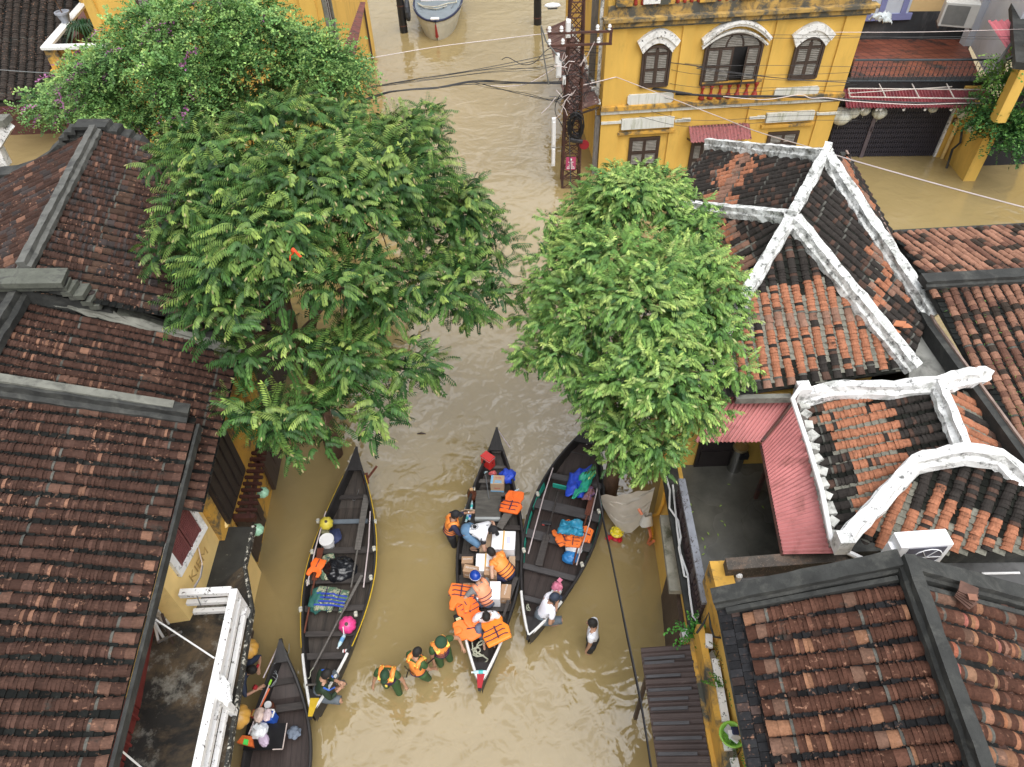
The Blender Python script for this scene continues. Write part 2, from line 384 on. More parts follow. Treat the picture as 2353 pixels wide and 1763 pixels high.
# street wall direction frames ------------------------------------------------
def ridge_plane(a, b, pitch, side):
    """plane falling away from ridge a-b towards side (+1 / -1)"""
    a, b = Vector(a), Vector(b); u = (b-a).normalized(); h = Vector((u.y, -u.x, 0)).normalized()*side; p = R(pitch)
    down = h*math.cos(p)-Vector((0, 0, 1))*math.sin(p)
    return Plane(a, b, c=a+down), down
# ================================================================== LEFT SIDE
# ---- house with the long tiled roof, lower left
eN, eS = at((448, 975), 4.5), at((245, 1763), 4.5); ed = (eS-eN).normalized(); eS = eN+ed*6.9
pl1 = Plane(eN, eS, 22, 1)
L1 = root_at((-5.6, 5, 0), 'tiled_roof_house', 'house with the longest brown tiled roof, above the white railings', 'house')
top1 = [eN+pl1.v*4.3, eS+pl1.v*4.3]
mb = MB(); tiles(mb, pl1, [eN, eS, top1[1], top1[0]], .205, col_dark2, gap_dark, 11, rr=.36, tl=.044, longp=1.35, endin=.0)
r1 = wpart(mb, 'tile_roof', M_TILE, L1)
mb = MB(); slab_under(mb, pl1, [eN, eS, top1[1], top1[0]], .1, .02)
mb.beam(eN+Vector((.05, 0, -.06)), eS+Vector((.05, 0, -.06)), .05, .14); wpart(mb, 'eave_board', M_CEM, L1)
mb = MB(); g0 = eN+pl1.u*(-.1); ridge(mb, [g0+Vector((-.12, .0, .02)), g0+pl1.v*4.4+Vector((0, 0, .02))], .34, .26, 3, top=.62)
wpart(mb, 'gable_cap', M_CEM, L1)
mb = MB(); mb.beam(g0+Vector((-.25, .02, .33)), g0+pl1.v*4.4+Vector((0, .02, .33)), .15, .07); wpart(mb, 'gable_coping', M_CEM_L, L1)
wb = [at(Z6(*p), 2.2) for p in ((690, 190), (560, 450), (400, 475), (270, 500), (120, 1180), (0, 1600))]
for w in wb: w.z = 2.2
wn = Vector((wb[0].x-.02, 7.42, 2.2)); 
ws = wb[5]+(wb[5]-wb[4]).normalized()*2.5
Z_TOP = 4.42
def wall_run(mb, pts, z0, z1, th=.18, side=-1):
    for i in range(len(pts)-1):
        a, b = Vector(pts[i]), Vector(pts[i+1]); a.z = b.z = 0; d = (b-a).normalized(); nrm = Vector((d.y, -d.x, 0))*side*th
        mb.poly([Vector((p.x, p.y, z0)) for p in (a, b, b+nrm, a+nrm)], (0, 0, z1-z0))
mb = MB(); wall_run(mb, [wn, wb[0], wb[1]], 0, Z_TOP, .2, 1)
mb.poly([wn, wn+Vector((-3.2, 0, 0)), wn+Vector((-3.2, -.18, 0)), wn+Vector((0, -.18, 0))], (0, 0, 2.2))
wpart(mb, 'upper_wall', M_YEL_P, L1)
mb = MB(); mb.poly([wb[1], wb[2], wb[2]+Vector((-.3, .35, 0)), wb[1]+Vector((-.3, .5, 0))], (0, 0, 2.35)); wpart(mb, 'pilaster', M_YEL_P, L1)
mb = MB(); q = wb[2]+Vector((-.01, -.02, 0)); mb.poly([q, q+Vector((-.22, -.01, 0)), q+Vector((-.22, .3, 0)), q+Vector((0, .3, 0))], (0, 0, 2.3)); wpart(mb, 'white_pilaster', M_WHT2, L1)
mb = MB(); wall_run(mb, [wb[3]+Vector((-.12, .9, 0)), wb[3]+Vector((-.1, 0, 0)), wb[4]], 2.2, 4.8, .15, 1); wpart(mb, 'porch_wall', M_YEL, L1)
M_DKRED = mat('dark_red_paint', (.19, .035, .028), .6, .25, 5, fine=(.04, .02, .02), bmp=.2)
mb = MB(); a, b = wb[3].copy(), wb[4].copy(); mb.beam(a+Vector((-.02, 0, .09)), b+Vector((.03, 0, .09)), .05, .18); wpart(mb, 'skirting', M_DKRED, L1)
mb = MB(); dd = (wb[5]-wb[4]).normalized(); a = wb[4]+dd*.02
for k in range(6):
    p, q = a+dd*(k*.36), a+dd*(k*.36+.33); mb.beam((p+Vector((.02, 0, .95))), (q+Vector((.02, 0, .95))), .06, 1.9, mi=0)
    mb.beam((p+q)/2+Vector((.07, 0, .1)), (p+q)/2+Vector((.07, 0, 1.8)), .03, .14)
wpart(mb, 'folding_door', M_DKRED, L1)
# window of the upper wall
nW = Vector((1, 0, 0)); dw = (wb[1]-wb[0]).normalized(); nW = Vector((-dw.y, dw.x, 0)); nW = nW if nW.x > 0 else -nW
def onw(p, proud=0): return onp(p, wb[0]+nW*proud, nW)
wr = onw(Z5(300, 1020)); wl = onw(Z5(165, 1565)); zlow = (wr.z+wl.z)/2
M_MAROON = mat('maroon_shutter', (.16, .05, .05), .55, .2, 5, bmp=.2)
def wwin(p_n, p_s, z0, z1, root):
    p_n, p_s = Vector(p_n), Vector(p_s); d = (p_s-p_n); d.z = 0; L = d.length; d.normalize()
    f = MB(); t = .11
    for a, b in (((0, 0), (L, 0)), ((0, z1-z0), (L, z1-z0))):
        f.beam(p_n.xy.to_3d()+d*(a[0]-t/2)+Vector((0, 0, z0+a[1]))+nW*.03, p_n.xy.to_3d()+d*(b[0]+t/2)+Vector((0, 0, z0+b[1]))+nW*.03, .07, t, up=(0, 0, 1))
    for a in (0, L): f.beam(p_n.xy.to_3d()+d*a+Vector((0, 0, z0+t/2+.001))+nW*.029, p_n.xy.to_3d()+d*a+Vector((0, 0, z1-t/2-.001))+nW*.029, t, .07, up=nW)
    w = wpart(f, 'window', M_WHT2, root)
    for k in range(2):
        s = MB(); a = p_n.xy.to_3d()+d*(t/2+.01+k*(L-t)/2); l2 = (L-t)/2-.02
        zc = z0+t/2
        for kk in range(int((z1-z0-t)/.05)):
            z = zc+.03+kk*.05; s.beam(a+Vector((0, 0, z))+nW*.03, a+d*l2+Vector((0, 0, z))+nW*.03, .03, .035)
        s.beam(a+Vector((0, 0, (z0+z1)/2))-nW*.001, a+d*l2+Vector((0, 0, (z0+z1)/2))-nW*.001, .03, z1-z0-t)
        for e in (0.02, l2-.02): s.beam(a+d*e+Vector((0, 0, zc)), a+d*e+Vector((0, 0, z1-t/2)), .04, .1, up=nW)
        wpart(s, 'shutter', M_MAROON, w)
wwin(wr, wl, zlow-.02, zlow+1.3, L1)
# canopy slab
M_SLAB = mat('blackened_concrete', (.022, .021, .019), .75, .4, 2.5, dirt=(.12, .085, .05), dscale=1.1, dlo=.45, dhi=.62, fine=(.24, .23, .2), fscale=1.5, flo=.54, fhi=.66, bmp=.4, spec=.35)
M_SLAB2 = mat('blackened_concrete_canopy', (.025, .025, .022), .8, .4, 3, fine=(.14, .13, .1), fscale=7, flo=.62, fhi=.72, bmp=.4)
so_ = [at(Z5(830, 1080), 2.2), at(Z6(1000, 0), 2.2), at(Z6(1062, 360), 2.2), at(Z6(850, 1657), 2.2)]
so_.append(so_[3]+(so_[3]-so_[2]).normalized()*1.5)
wnl = Vector((wn.x-.05, so_[0].y+.02, 2.2))
mb = MB(); mb.poly([so_[0], so_[1], wb[0]+Vector((-.1, -.2, 0)), wnl], (0, 0, -.12)); wpart(mb, 'canopy', M_SLAB2, L1)
mb = MB(); mb.poly([so_[1]+Vector((0, -.003, .004)), so_[2], so_[3], so_[4], Vector((ws.x-.4, ws.y-1, 2.2)), wb[4]+Vector((-.5, 0, 0)), wb[3]+Vector((-.5, 0, 0)), wb[0]+Vector((-.1, -.203, 0))], (0, 0, -.14)); wpart(mb, 'porch_floor', M_SLAB, L1)
mb = MB()
for a, b in ((so_[0], so_[1]), (so_[1], so_[2]), (so_[2], so_[3]), (so_[3], so_[4])): mb.beam(a+Vector((.02, 0, -.02)), b+Vector((.02, 0, -.02)), .05, .12)
wpart(mb, 'slab_edge', mat('chipped_white_edge', (.03, .03, .027), .8, .4, 6, fine=(.6, .58, .5), fscale=14, flo=.55, fhi=.6), L1)
# railings
ra, rb = at(Z6(480, 230), 3.0), at(Z6(900, 208), 3.0); rc = at(Z6(610, 1657), 3.0); rd = rc+(rc-rb).normalized()*1.2
M_RAIL = mat('chipped_white_rail', (.84, .84, .84), .6, .04, 3, fine=(.06, .05, .045), fscale=11, flo=.58, fhi=.62, bmp=.2)
def rail_poly(mb, pts, z, w, h):
    for i in range(len(pts)-1):
        a, b = Vector(pts[i]), Vector(pts[i+1]); a.z = b.z = z; mb.beam(a, b, w, h)
for z, w, h in ((3.0, .11, .1), (2.7, .075, .075), (2.4, .075, .075)):
    mb = MB(); rail_poly(mb, [ra, rb], z, w, h); rb2 = rb+(rb-ra).normalized()*(w*.5); rail_poly(mb, [rb2+Vector((0, .0, 0)), rd], z+.002, w, h); wpart(mb, 'rail', M_RAIL, L1)
mb = MB(); a = rb+Vector((.0, 0, 0)); mb.beam((a.x, a.y, 2.2), (a.x, a.y, 2.96), .12, .12, up=(0, 1, 0)); wpart(mb, 'rail_post', M_RAIL, L1)
mm = rb.lerp(rc, .62); mb = MB(); mb.beam((mm.x+.08, mm.y, 2.2), (mm.x+.08, mm.y, 2.94), .09, .09, up=(0, 1, 0)); wpart(mb, 'rail_post', M_RAIL, L1)
# ground floor wall under the slab
gw = [Vector((-5.53, 10.9, 0)), Vector((-5.52, 10.36, 0)), Vector((-5.45, 9.32, 0)), Vector((-5.36, 7.5, 0))]
gw2 = [Vector((-5.36, 7.5, 0)), Vector((-5.30, 7.2, 0)), Vector((-5.22, 5.2, 0)), Vector((-5.15, 0, 0))]
mb = MB(); wall_run(mb, gw2, -.3, 2.06, .2, 1); wpart(mb, 'ground_wall', M_YEL_S, L1)
mb = MB(); 
for y in (5.6, 4.3):
    mb.beam((-5.16, y+.55, .95), (-5.13, y-.45, .95), .08, 1.9)
    for k in range(3): mb.beam((-5.11, y+.45-.33*k, .3), (-5.11, y+.45-.33*k, 1.8), .03, .2, up=(0, 1, 0))
wpart(mb, 'door', M_WOOD, L1)
def text(s, size, M, m, root=None, name='lettering', ext=.004, align='CENTER'):
    cu = bpy.data.curves.new('t', 'FONT'); cu.body = s; cu.size = size; cu.extrude = ext; cu.align_x = align; cu.align_y = 'CENTER'; cu.resolution_u = 3
    o = bpy.data.objects.new('t', cu); scene.collection.objects.link(o); bpy.context.view_layer.update()
    me = bpy.data.meshes.new_from_object(o.evaluated_get(bpy.context.evaluated_depsgraph_get())); bpy.data.objects.remove(o)
    me.transform(M); me.materials.clear(); me.materials.append(m); r = bpy.data.objects.new(name, me); scene.collection.objects.link(r)
    if root: r.parent = root; me.transform(root.matrix_basis.inverted()) if root.parent is None else me.transform((root.parent.matrix_basis@root.matrix_basis).inverted())
    return r
def frameM(o, x, y):
    x = Vector(x).normalized(); y = Vector(y).normalized(); z = x.cross(y); return Matrix(((x.x, y.x, z.x, o[0]), (x.y, y.y, z.y, o[1]), (x.z, y.z, z.z, o[2]), (0, 0, 0, 1)))
c_ = onw(Z5(320, 1440), .006); text('KIEM', .27, frameM(c_, -dw, (0, 0, 1)), mat('faded_paint_letters', (.42, .27, .09), .9, .2, 8, bmp=0), L1, 'painted_letters', .001)
# ---- second house: brown roof between the two caps
p2a, p2b = at((503, 1022), 4.0), at((479, 1124), 4.0); pl2 = Plane(p2a, p2b, 25, 1)
rN2, rS2 = pl2.hit(D_(55, 645)), pl2.hit(D_(0, 740)); rd2 = (rS2-rN2); rd2.z = 0; rd2.normalize()
mN = pl2.hit(D_(430, 742)); vN = pl2.uv(rN2)[1]
eavN = pl2.hit(D_(530, 775)); eu = pl2.uv(eavN)[0]; eavN = pl2.pt(eu, 0); us = pl2.uv(p2b)[0]
L2 = root_at((-6.2, 8.2, 0), 'narrow_tiled_house', 'narrow dark tiled roof wedged between the stepped wall and the longest left roof', 'house')
uN = pl2.uv(rN2)[0]; uM_ = pl2.uv(mN)[0]
polyL2 = [pl2.pt(us+.35, 0), pl2.pt(us+.35, vN), pl2.pt(uN, vN), pl2.pt(uM_, pl2.uv(mN)[1]), eavN]
mb = MB(); tiles(mb, pl2, polyL2, .18, col_dark2, gap_dark, 21, rr=.37, tl=.042, longp=1.15); wpart(mb, 'tile_roof', M_TILE, L2)
mb = MB(); slab_under(mb, pl2, polyL2, .1); wpart(mb, 'roof_deck', M_CEM, L2)
mb = MB(); ridge(mb, [rN2+Vector((0, .1, .0)), pl2.pt(us+.6, vN, 0)], .24, .3, 5, top=.55); wpart(mb, 'ridge_cap', M_CEM, L2)
plW, dnW = ridge_plane(rN2, rN2+rd2*3, 25, 1 if rd2.cross(Vector((0, 0, 1))).x < 0 else -1)
ww_ = [rN2, rN2+rd2*2.5, rN2+rd2*2.5+dnW*3, rN2+dnW*3]
mb = MB(); tiles(mb, plW, ww_, .19, col_dark, gap_dark, 22); wpart(mb, 'rear_tile_roof', M_TILE, L2)
mb = MB(); ridge(mb, [pl2.pt(uN-.04, vN, .02), pl2.pt(uM_-.04, pl2.uv(mN)[1], .02), eavN+Vector((0, .05, .02))], .16, .1, 7, jit=.03); wpart(mb, 'mortar_flashing', M_CEM_L, L2)
xw = p2a.x-.32
mb = MB(); wallbox(mb, [(xw, eavN.y, 0), (xw+.02, p2b.y+.2, 0), (xw-.2, p2b.y+.2, 0), (xw-.2, eavN.y, 0)], 2.0, 3.95); wpart(mb, 'upper_wall', M_YEL_S, L2)
mb = MB(); ya, yb = p2a.y+.75, p2b.y+.45
mb.beam((xw+.06, ya, 3.05), (xw+.06, yb, 3.05), .07, 1.45)
for k in range(5):
    y = ya+(yb-ya)*(k+.5)/5; mb.beam((xw+.11, y, 2.42), (xw+.11, y, 3.68), .03, (ya-yb)/5*.7, up=(0, 1, 0))
wpart(mb, 'shuttered_window', mat('black_shutters', (.025, .018, .016), .6, .3, 4, stretch=(5, 5, 1)), L2)
mb = MB(); wall_run(mb, gw, -.3, 2.35, .2, 1); wpart(mb, 'ground_wall', M_YEL_S, L2)
mb = MB(); 
for y, h in ((9.9, 1.7), (8.1, 1.6)):
    mb.beam((-5.43, y+.5, h/2+.1), (-5.38, y-.5, h/2+.1), .08, h)
    for k in range(3): mb.beam((-5.36, y+.4-.33*k, .4), (-5.36, y+.4-.33*k, h), .03, .2, up=(0, 1, 0))
wpart(mb, 'door', M_WOOD, L2)
# slat balcony
SB = 2.1
q0, q1 = at(Z5(715, 380), SB), at(Z5(585, 985), SB); q2, q3 = at(Z5(935, 380), SB), at(Z5(835, 985), SB)
mb = MB()
for t in (0.1, .78): mb.beam(q0.lerp(q2, t)+Vector((0, .4, -.07)), q1.lerp(q3, t)+Vector((0, -.05, -.07)), .07, .09)
for k in range(11):
    t = k/10; mb.beam(q0.lerp(q1, t)+Vector((-.05, 0, 0)), q2.lerp(q3, t)+Vector((.06, 0, 0)), .05, .06)
mb.beam(q0+Vector((.1, 0, -.05)), q2.lerp(q3, .16)+Vector((-.05, 0, -.05)), .06, .05); mb.beam(q1+Vector((-.1, -.02, 0)), q3+Vector((.05, -.02, 0)), .1, .12)
wpart(mb, 'slat_balcony', mat('dark_red_brown_wood', (.05, .016, .012), .6, .3, 5), L2)
# downpipe
mb = MB(); a = at(Z5(420, 800), 2.9); mb.tube([a, at(Z5(520, 1000), 2.45), at(Z5(575, 1080), 2.28)], .06, 8); wpart(mb, 'downpipe', M_YEL_P, L2)
# ---- third house: roof with the ornate curved gable
r3N, r3S = at(Z8(830, 195), 5.8), at(Z8(225, 1385), 5.8); r3S.z = r3N.z = 5.8
d3 = (r3S-r3N); d3.z = 0; d3.normalize()
sgn = 1 if Vector((d3.y, -d3.x, 0)).x > 0 else -1
pl3, dn3 = ridge_plane(r3N, r3S, 25, sgn); pl3w, dn3w = ridge_plane(r3N, r3S, 20, -sgn)
L3 = root_at((-8.5, 12.5, 0), 'ornate_gable_house', 'house with dark tiled roof ending in an ornate black curved and stepped gable', 'house')
P3 = [r3N+dn3*.1, r3S+d3*.3+dn3*.1, r3S+d3*.3+dn3*4.1, r3N+dn3*4.1]; P3w = [r3N+dn3w*.1, r3S+d3*.3+dn3w*.1, r3S+d3*.3+dn3w*4.5, r3N+dn3w*4.5]
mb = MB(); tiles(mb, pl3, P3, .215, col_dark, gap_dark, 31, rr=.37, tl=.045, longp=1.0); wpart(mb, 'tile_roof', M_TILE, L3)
mb = MB(); tiles(mb, pl3w, P3w, .215, col_dark, gap_dark, 32, rr=.37, tl=.2, longp=5); wpart(mb, 'rear_tile_roof', M_TILE, L3)
mb = MB(); slab_under(mb, pl3, P3, .1); slab_under(mb, pl3w, P3w, .1); wpart(mb, 'roof_deck', M_CEM, L3)
mb = MB(); ridge(mb, [r3N+d3*.12, r3S], .24, .22, 8, top=.55); wpart(mb, 'ridge_cap', mat('grey_ridge_cement', (.11, .11, .1), .85, .3, 4, dirt=(.05, .05, .048), dscale=3, bmp=.4), L3)
def gtop(p, off): return onp(p, r3N-d3*off, d3)
gp = [gtop(Z8(*p), .25) for p in ((5, 520), (150, 505), (300, 455), (420, 380), (450, 335), (530, 262), (585, 262), (560, 245), (552, 205), (600, 200), (595, 158), (660, 158), (662, 116), (912, 114), (940, 150), (1008, 152), (1030, 200), (1105, 205), (1125, 240), (1190, 250), (1240, 300), (1330, 350), (1420, 400), (1560, 470))]
base = [Vector((p.x, p.y, 4.0)) for p in (gp[-1], gp[0])]
mb = MB(); mb.poly(gp+base, d3*.22); wpart(mb, 'gable_wall', M_CEM, L3)
mb = MB(); 
for i in range(len(gp)-1):
    a, b = gp[i]+d3*.1, gp[i+1]+d3*.1
    if (b-a).length > .03: mb.beam(a-(b-a).normalized()*.02, b+(b-a).normalized()*.02, .4, .07, up=(0, 0, 1) if abs((b-a).normalized().z) < .8 else (1, 0, 0))
    if i % 1 == 0 and (b-a).length > .03: mb.beam(a+Vector((0, 0, -.16)), b+Vector((0, 0, -.16)), .31, .05)
wpart(mb, 'gable_moulding', M_CEM, L3)
# south fire wall
def ft(p, off=.22): return onp(p, r3S+d3*off, d3)
fw = [ft(Z8(*p)) for p in ((-120, 1420), (575, 1412), (590, 1500), (640, 1500), (655, 1530), (740, 1530), (755, 1580), (810, 1580), (822, 1612), (880, 1612), (890, 1645), (950, 1645))]
fw += [ft(K_(*p)) for p in ((755, 365), (1150, 490), (1400, 580))]
fb = [Vector((p.x, p.y, 4.2)) for p in (fw[-1], fw[0])]
mb = MB(); mb.poly(fw+fb, d3*.2); wpart(mb, 'fire_wall', M_CEM, L3)
mb = MB(); mb.beam(fw[0]+d3*.1+Vector((0, 0, .03)), fw[1]+d3*.1+Vector((0, 0, .03)), .42, .1); mb.beam(fw[0]+d3*.1+Vector((0, 0, -.1)), fw[1]+d3*.1+Vector((0, 0, -.1)), .3, .06)
for i in (3, 5, 7, 9): 
    c = (fw[i-1]+fw[i])/2+d3*.1; mb.box(c+Vector((0, 0, .03)), ((fw[i]-fw[i-1]).length*1.2+.05, .34, .09))
mb.beam(fw[-3]+d3*.1+Vector((0, 0, .03)), fw[-1]+d3*.1+Vector((0, 0, .03)), .34, .07)
wpart(mb, 'fire_wall_coping', mat('grey_green_coping', (.1, .105, .085), .85, .3, 4, dirt=(.05, .05, .045), dscale=4, bmp=.4), L3)
mb = MB(); wallbox(mb, [(-5.9, r3N.y, 0), (-5.7, r3S.y-.2, 0), (-12, r3S.y-.2, 0), (-12.3, r3N.y, 0)], -.3, 3.9); wpart(mb, 'wall', mat('dark_timber_front', (.04, .03, .025), .7, .3, 3, stretch=(5, 5, 1)), L3)
# ---- dark roof, far upper left
a4, b4 = at(A_(-60, 655), 2.1), at(A_(225, 640), 2.1); pl4 = Plane(a4, b4, 33, -1)
L4 = root_at((-19, 22, 0), 'dark_roofed_house', 'dark house roof in the top left corner beside the yellow balcony', 'house')
if pl4.v.y < 0: pl4 = Plane(a4, b4, 33, 1)
P4 = [pl4.hit(A_(*p)) for p in ((-60, 655), (235, 640), (400, 330), (520, -80), (-60, -80))]
mb = MB(); tiles(mb, pl4, P4, .31, lambda u, f, r, lg, rt: tuple(c*q_ for q_ in (r.uniform(.7, 1.2),) for c in (.045, .037, .032)), gap_dark, 41, rr=.4, tl=.09, longp=2.2); wpart(mb, 'tile_roof', M_TILE, L4)
mb = MB(); slab_under(mb, pl4, P4, .2); wpart(mb, 'roof_deck', M_CEM, L4)
mb = MB(); wallbox(mb, [(a4.x-3, 27.2, 0), (b4.x-.2, 27.2, 0), (b4.x-.2, b4.y+8, 0), (a4.x-3, b4.y+8, 0)], -.3, 2.6); wpart(mb, 'wall', mat('dark_red_brick', (.1, .04, .03), .85, .4, 4), L4)
# ---- white wall fragment at left edge
w0 = at(A_(-120, 900), 4.6)
LW = root_at((-11.2, 15.3, 0), 'white_corner_wall', 'white painted wall corner with grey coping at the left edge of the photo', 'wall')
Nn = Vector((0, 1, 0)); pz = Vector((0, at(A_(20, 760), 4.9).y, 0))
o1 = [onp(A_(*p), pz, Nn) for p in ((-160, 800), (15, 790), (68, 830), (-5, 950), (50, 1060), (-160, 1100))]
mb = MB(); mb.poly(o1, (0, .25, 0)); wpart(mb, 'wall_body', M_WHT2, LW)
mb = MB(); mb.beam(o1[0]+Vector((0, .12, .05)), o1[1]+Vector((.12, .12, .05)), .4, .16); wpart(mb, 'coping', M_CEM_L, LW)
# ---- yellow house with balcony, upper left
L5 = root_at((-11, 27, 0), 'yellow_balcony_house', 'deep yellow house with louvred windows and a white topped balcony behind the bougainvillea', 'house')
YB = 25.4; P5 = Vector((0, YB, 0)); N5 = Vector((0, 1, 0))
xl = onp(A_(600, 150), P5, N5).x; xr = onp(A_(2075, 200), P5, N5).x
mb = MB(); wallbox(mb, [(xl, YB, 0), (xr, YB, 0), (xr, YB+9, 0), (xl-1.5, YB+9, 0)], -.3, 9); wpart(mb, 'wall', M_YEL, L5)
mb = MB(); x = onp(A_(615, 120), P5, N5).x; mb.box((x, YB-.05, 4.5), (.32, .12, 9)); wpart(mb, 'pilaster', M_YEL, L5)
x = onp(A_(1950, 100), P5, N5).x; mb = MB(); mb.box((x+.1, YB-.05, 4.5), (.5, .12, 9)); wpart(mb, 'pilaster', M_YEL, L5)
def louvre(root, c, w, h, n=(0, -1, 0), cols=2, frame=M_WOOD, lou=M_LOUV, name='window', rows=1, t=.06, gap=.05):
    """window on a wall; c = centre on the wall surface, n outward"""
    n = Vector(n).normalized(); u = Vector((0, 0, 1)).cross(n).normalized(); c = Vector(c); Z = Vector((0, 0, 1))
    f = MB(); f.beam(c-u*w/2+n*.01, c+u*w/2+n*.01, .03, h)
    for s in (-1, 1):
        f.beam(c+u*(s*(w/2-t/2))-Z*h/2+n*.04, c+u*(s*(w/2-t/2))+Z*h/2+n*.04, .06, t, up=u)
        f.beam(c-u*(w/2-t)+Z*(s*(h/2-t/2))+n*.04, c+u*(w/2-t)+Z*(s*(h/2-t/2))+n*.04, .06, t)
    wn_ = wpart(f, name, frame, root); cw = (w-2*t)/cols; rh = (h-2*t)/rows
    for i in range(cols):
        g = MB()
        for j in range(rows):
            x0 = -w/2+t+i*cw; z0 = -h/2+t+j*rh; b = .028
            for s in (x0+b, x0+cw-b): g.beam(c+u*s+Z*z0+n*.05, c+u*s+Z*(z0+rh)+n*.05, .035, b*1.7, up=u, mi=1)
            for s in (z0+b, z0+rh-b): g.beam(c+u*(x0+2*b)+Z*s+n*.05, c+u*(x0+cw-2*b)+Z*s+n*.05, .035, b*1.7, mi=1)
            k = int((rh-4*b)/gap)
            for q in range(k):
                z = z0+2*b+(q+.5)*(rh-4*b)/k; g.beam(c+u*(x0+2*b)+Z*z+n*.045, c+u*(x0+cw-2*b)+Z*z+n*.045, .028, gap*.62, up=(Z+n*.5))
        wpart(g, 'shutter', [lou, frame], wn_)
    return wn_
cc = onp(A_(985, 40), P5, N5); louvre(L5, (cc.x, YB, cc.z+.55), 1.15, 2.3)
cc = onp(A_(1440, 10), P5, N5); louvre(L5, (cc.x, YB, cc.z+.55), 1.0, 2.3)
# right flank
mb = MB(); mb.box((xr+.06, YB+1.1, 4), (.08, .12, 8)); mb.box((xr+.06, YB+.1, 4), (.1, .14, 8)); wpart(mb, 'drainpipe', M_CEM_L, L5)
louvre(L5, (xr, YB+.6, 4.5), .7, 1.6, (1, 0, 0))
# balcony
ZB = 4.2
b0, b1, b2 = at(A_(295, 300), ZB), at(A_(680, 290), ZB), at(A_(470, 95), ZB)
M_TTOP = mat('white_tile_chips', (.72, .73, .72), .5, .08, 20, fine=(.2, .2, .2), fscale=22, flo=.6, fhi=.64)
mb = MB(); mb.beam(b0+Vector((-.1, 0, 0)), b1, .3, .08); mb.beam(b0+Vector((0, -.1, .002)), b2+(b2-b0).normalized()*1.2+Vector((0, 0, .002)), .3, .08); wpart(mb, 'parapet_top', M_TTOP, L5)
mb = MB(); mb.beam(b0+Vector((0, .1, -.55)), b1+Vector((0, .1, -.55)), .14, .1); mb.beam(b0+Vector((0, .1, -.12)), b1+Vector((0, .1, -.12)), .12, .12)
for k in range(8): 
    p = b0.lerp(b1, (k+.5)/8)+Vector((0, .1, -.34)); mb.beam(p-Vector((0, 0, .2)), p+Vector((0, 0, .2)), .08, .07, up=(0, 1, 0))
mb.box(b0+Vector((.1, .15, -.9)), (.42, .42, 1.7)); mb.box(b0+Vector((.1, .15, -.75)), (.56, .56, .1)); mb.box(b0+Vector((.1, .15, -1.15)), (.6, .6, .1))
mb.poly([b0+Vector((.1, .1, -.6)), b1+Vector((0, .1, -.6)), b1+Vector((0, 4, -.6)), b2+Vector((.1, 2, -.6))], (0, 0, -.2)); mb.poly([b2+Vector((-.2, 1.1, -.6)), Vector((xl+.3, b2.y+1.1, ZB-.6)), Vector((xl+.3, b2.y+1.3, ZB-.6)), b2+Vector((-.2, 1.3, -.6))], (0, 0, 3.5)); wpart(mb, 'balcony', M_YEL_S, L5)
# brown corrugated awning at the corner
def corrugated(f, n, amp, nu, nv, jitter=0, seed=0):
    """f(u,v)->Vector base, n normal; waves across u"""
    def g(u, v): return f(u, v)+n*(amp*math.sin(u*nu*2*math.pi))
    mb = MB(); mb.sheet(g, nu*6, nv); return mb
aw = [at(B_(165, 15), 2.6), at(B_(100, 345), 2.5), at(B_(-60, 345), 2.9), at(B_(10, 15), 2.9)]
f = lambda u, v: aw[0].lerp(aw[1], u).lerp(aw[3].lerp(aw[2], u), v)
AW = root_at((-6.3, 29, 0), 'corrugated_awning', 'reddish brown corrugated awning beside the yellow balcony house at the top', 'awning')
M_AWN = mat('red_brown_corrugated', (.17, .06, .05), .65, .3, 2, dirt=(.07, .05, .045), dscale=1.5, bmp=.3, stretch=(.6, 3, 1))
wpart(corrugated(f, Vector((0, 0, 1)), .025, 26, 4), 'awning_sheet', M_AWN, AW, solid=.01)
mb = MB(); mb.beam(aw[0]+Vector((-.1, 0, -.1)), (aw[0].x-.1, aw[0].y, 0), .08, .08, up=(0, 1, 0)); mb.beam(aw[1]+Vector((-.1, .1, -.1)), (aw[1].x-.1, aw[1].y+.1, -.2), .08, .08, up=(0, 1, 0)); mb.beam(aw[0]+Vector((-.05, 0, -.05)), aw[1]+Vector((-.05, 0, -.05)), .05, .05); wpart(mb, 'awning_frame', M_WOOD, AW)
# ================================================================== RIGHT SIDE
# ---- two storey yellow building
FP0 = Vector((3.27, 22.56, 0)); FN = Vector((-.052, 1, 0)).normalized(); FD = Vector((1, .052, 0)).normalized()
YR = root_at(FP0, 'yellow_two_storey_building', 'two storey yellow building with arched louvred windows under white hoods and mossy cornices', 'building')
def fs(p): 
    q = onp(p, FP0, FN); d = q-FP0; return d.dot(FD), q.z
def fpt(s, z, pr=0): return FP0+FD*s-FN*pr+Vector((0, 0, z))
SW = 8.02
mb = MB(); wallbox(mb, [fpt(0, 0), fpt(SW, 0), fpt(SW, 0, -9), fpt(0, 0, -9)], -.3, 6.0); wpart(mb, 'wall', M_YEL, YR)
def fbox(mb, s0, s1, z0, z1, pr, mi=0): mb.poly([fpt(s0, z0, -.05), fpt(s1, z0, -.05), fpt(s1, z0, pr), fpt(s0, z0, pr)], (0, 0, z1-z0), mi=mi)
mb = MB()
for a, b, z0, z1 in ((0, .62, -.2, 2.2), (0, .62, 2.35, 4.86), (2.35, 2.72, 2.35, 4.86), (2.35, 2.72, -.2, 2.2), (5.25, 5.6, 2.35, 4.86), (4.95, 5.3, -.2, 2.2), (7.4, 8.02, 2.35, 4.86), (7.4, 8.02, -.2, 2.2)): mb = MB(); fbox(mb, a, b, z0, z1, .06); wpart(mb, 'pilaster', M_YEL, YR)
mb = MB()
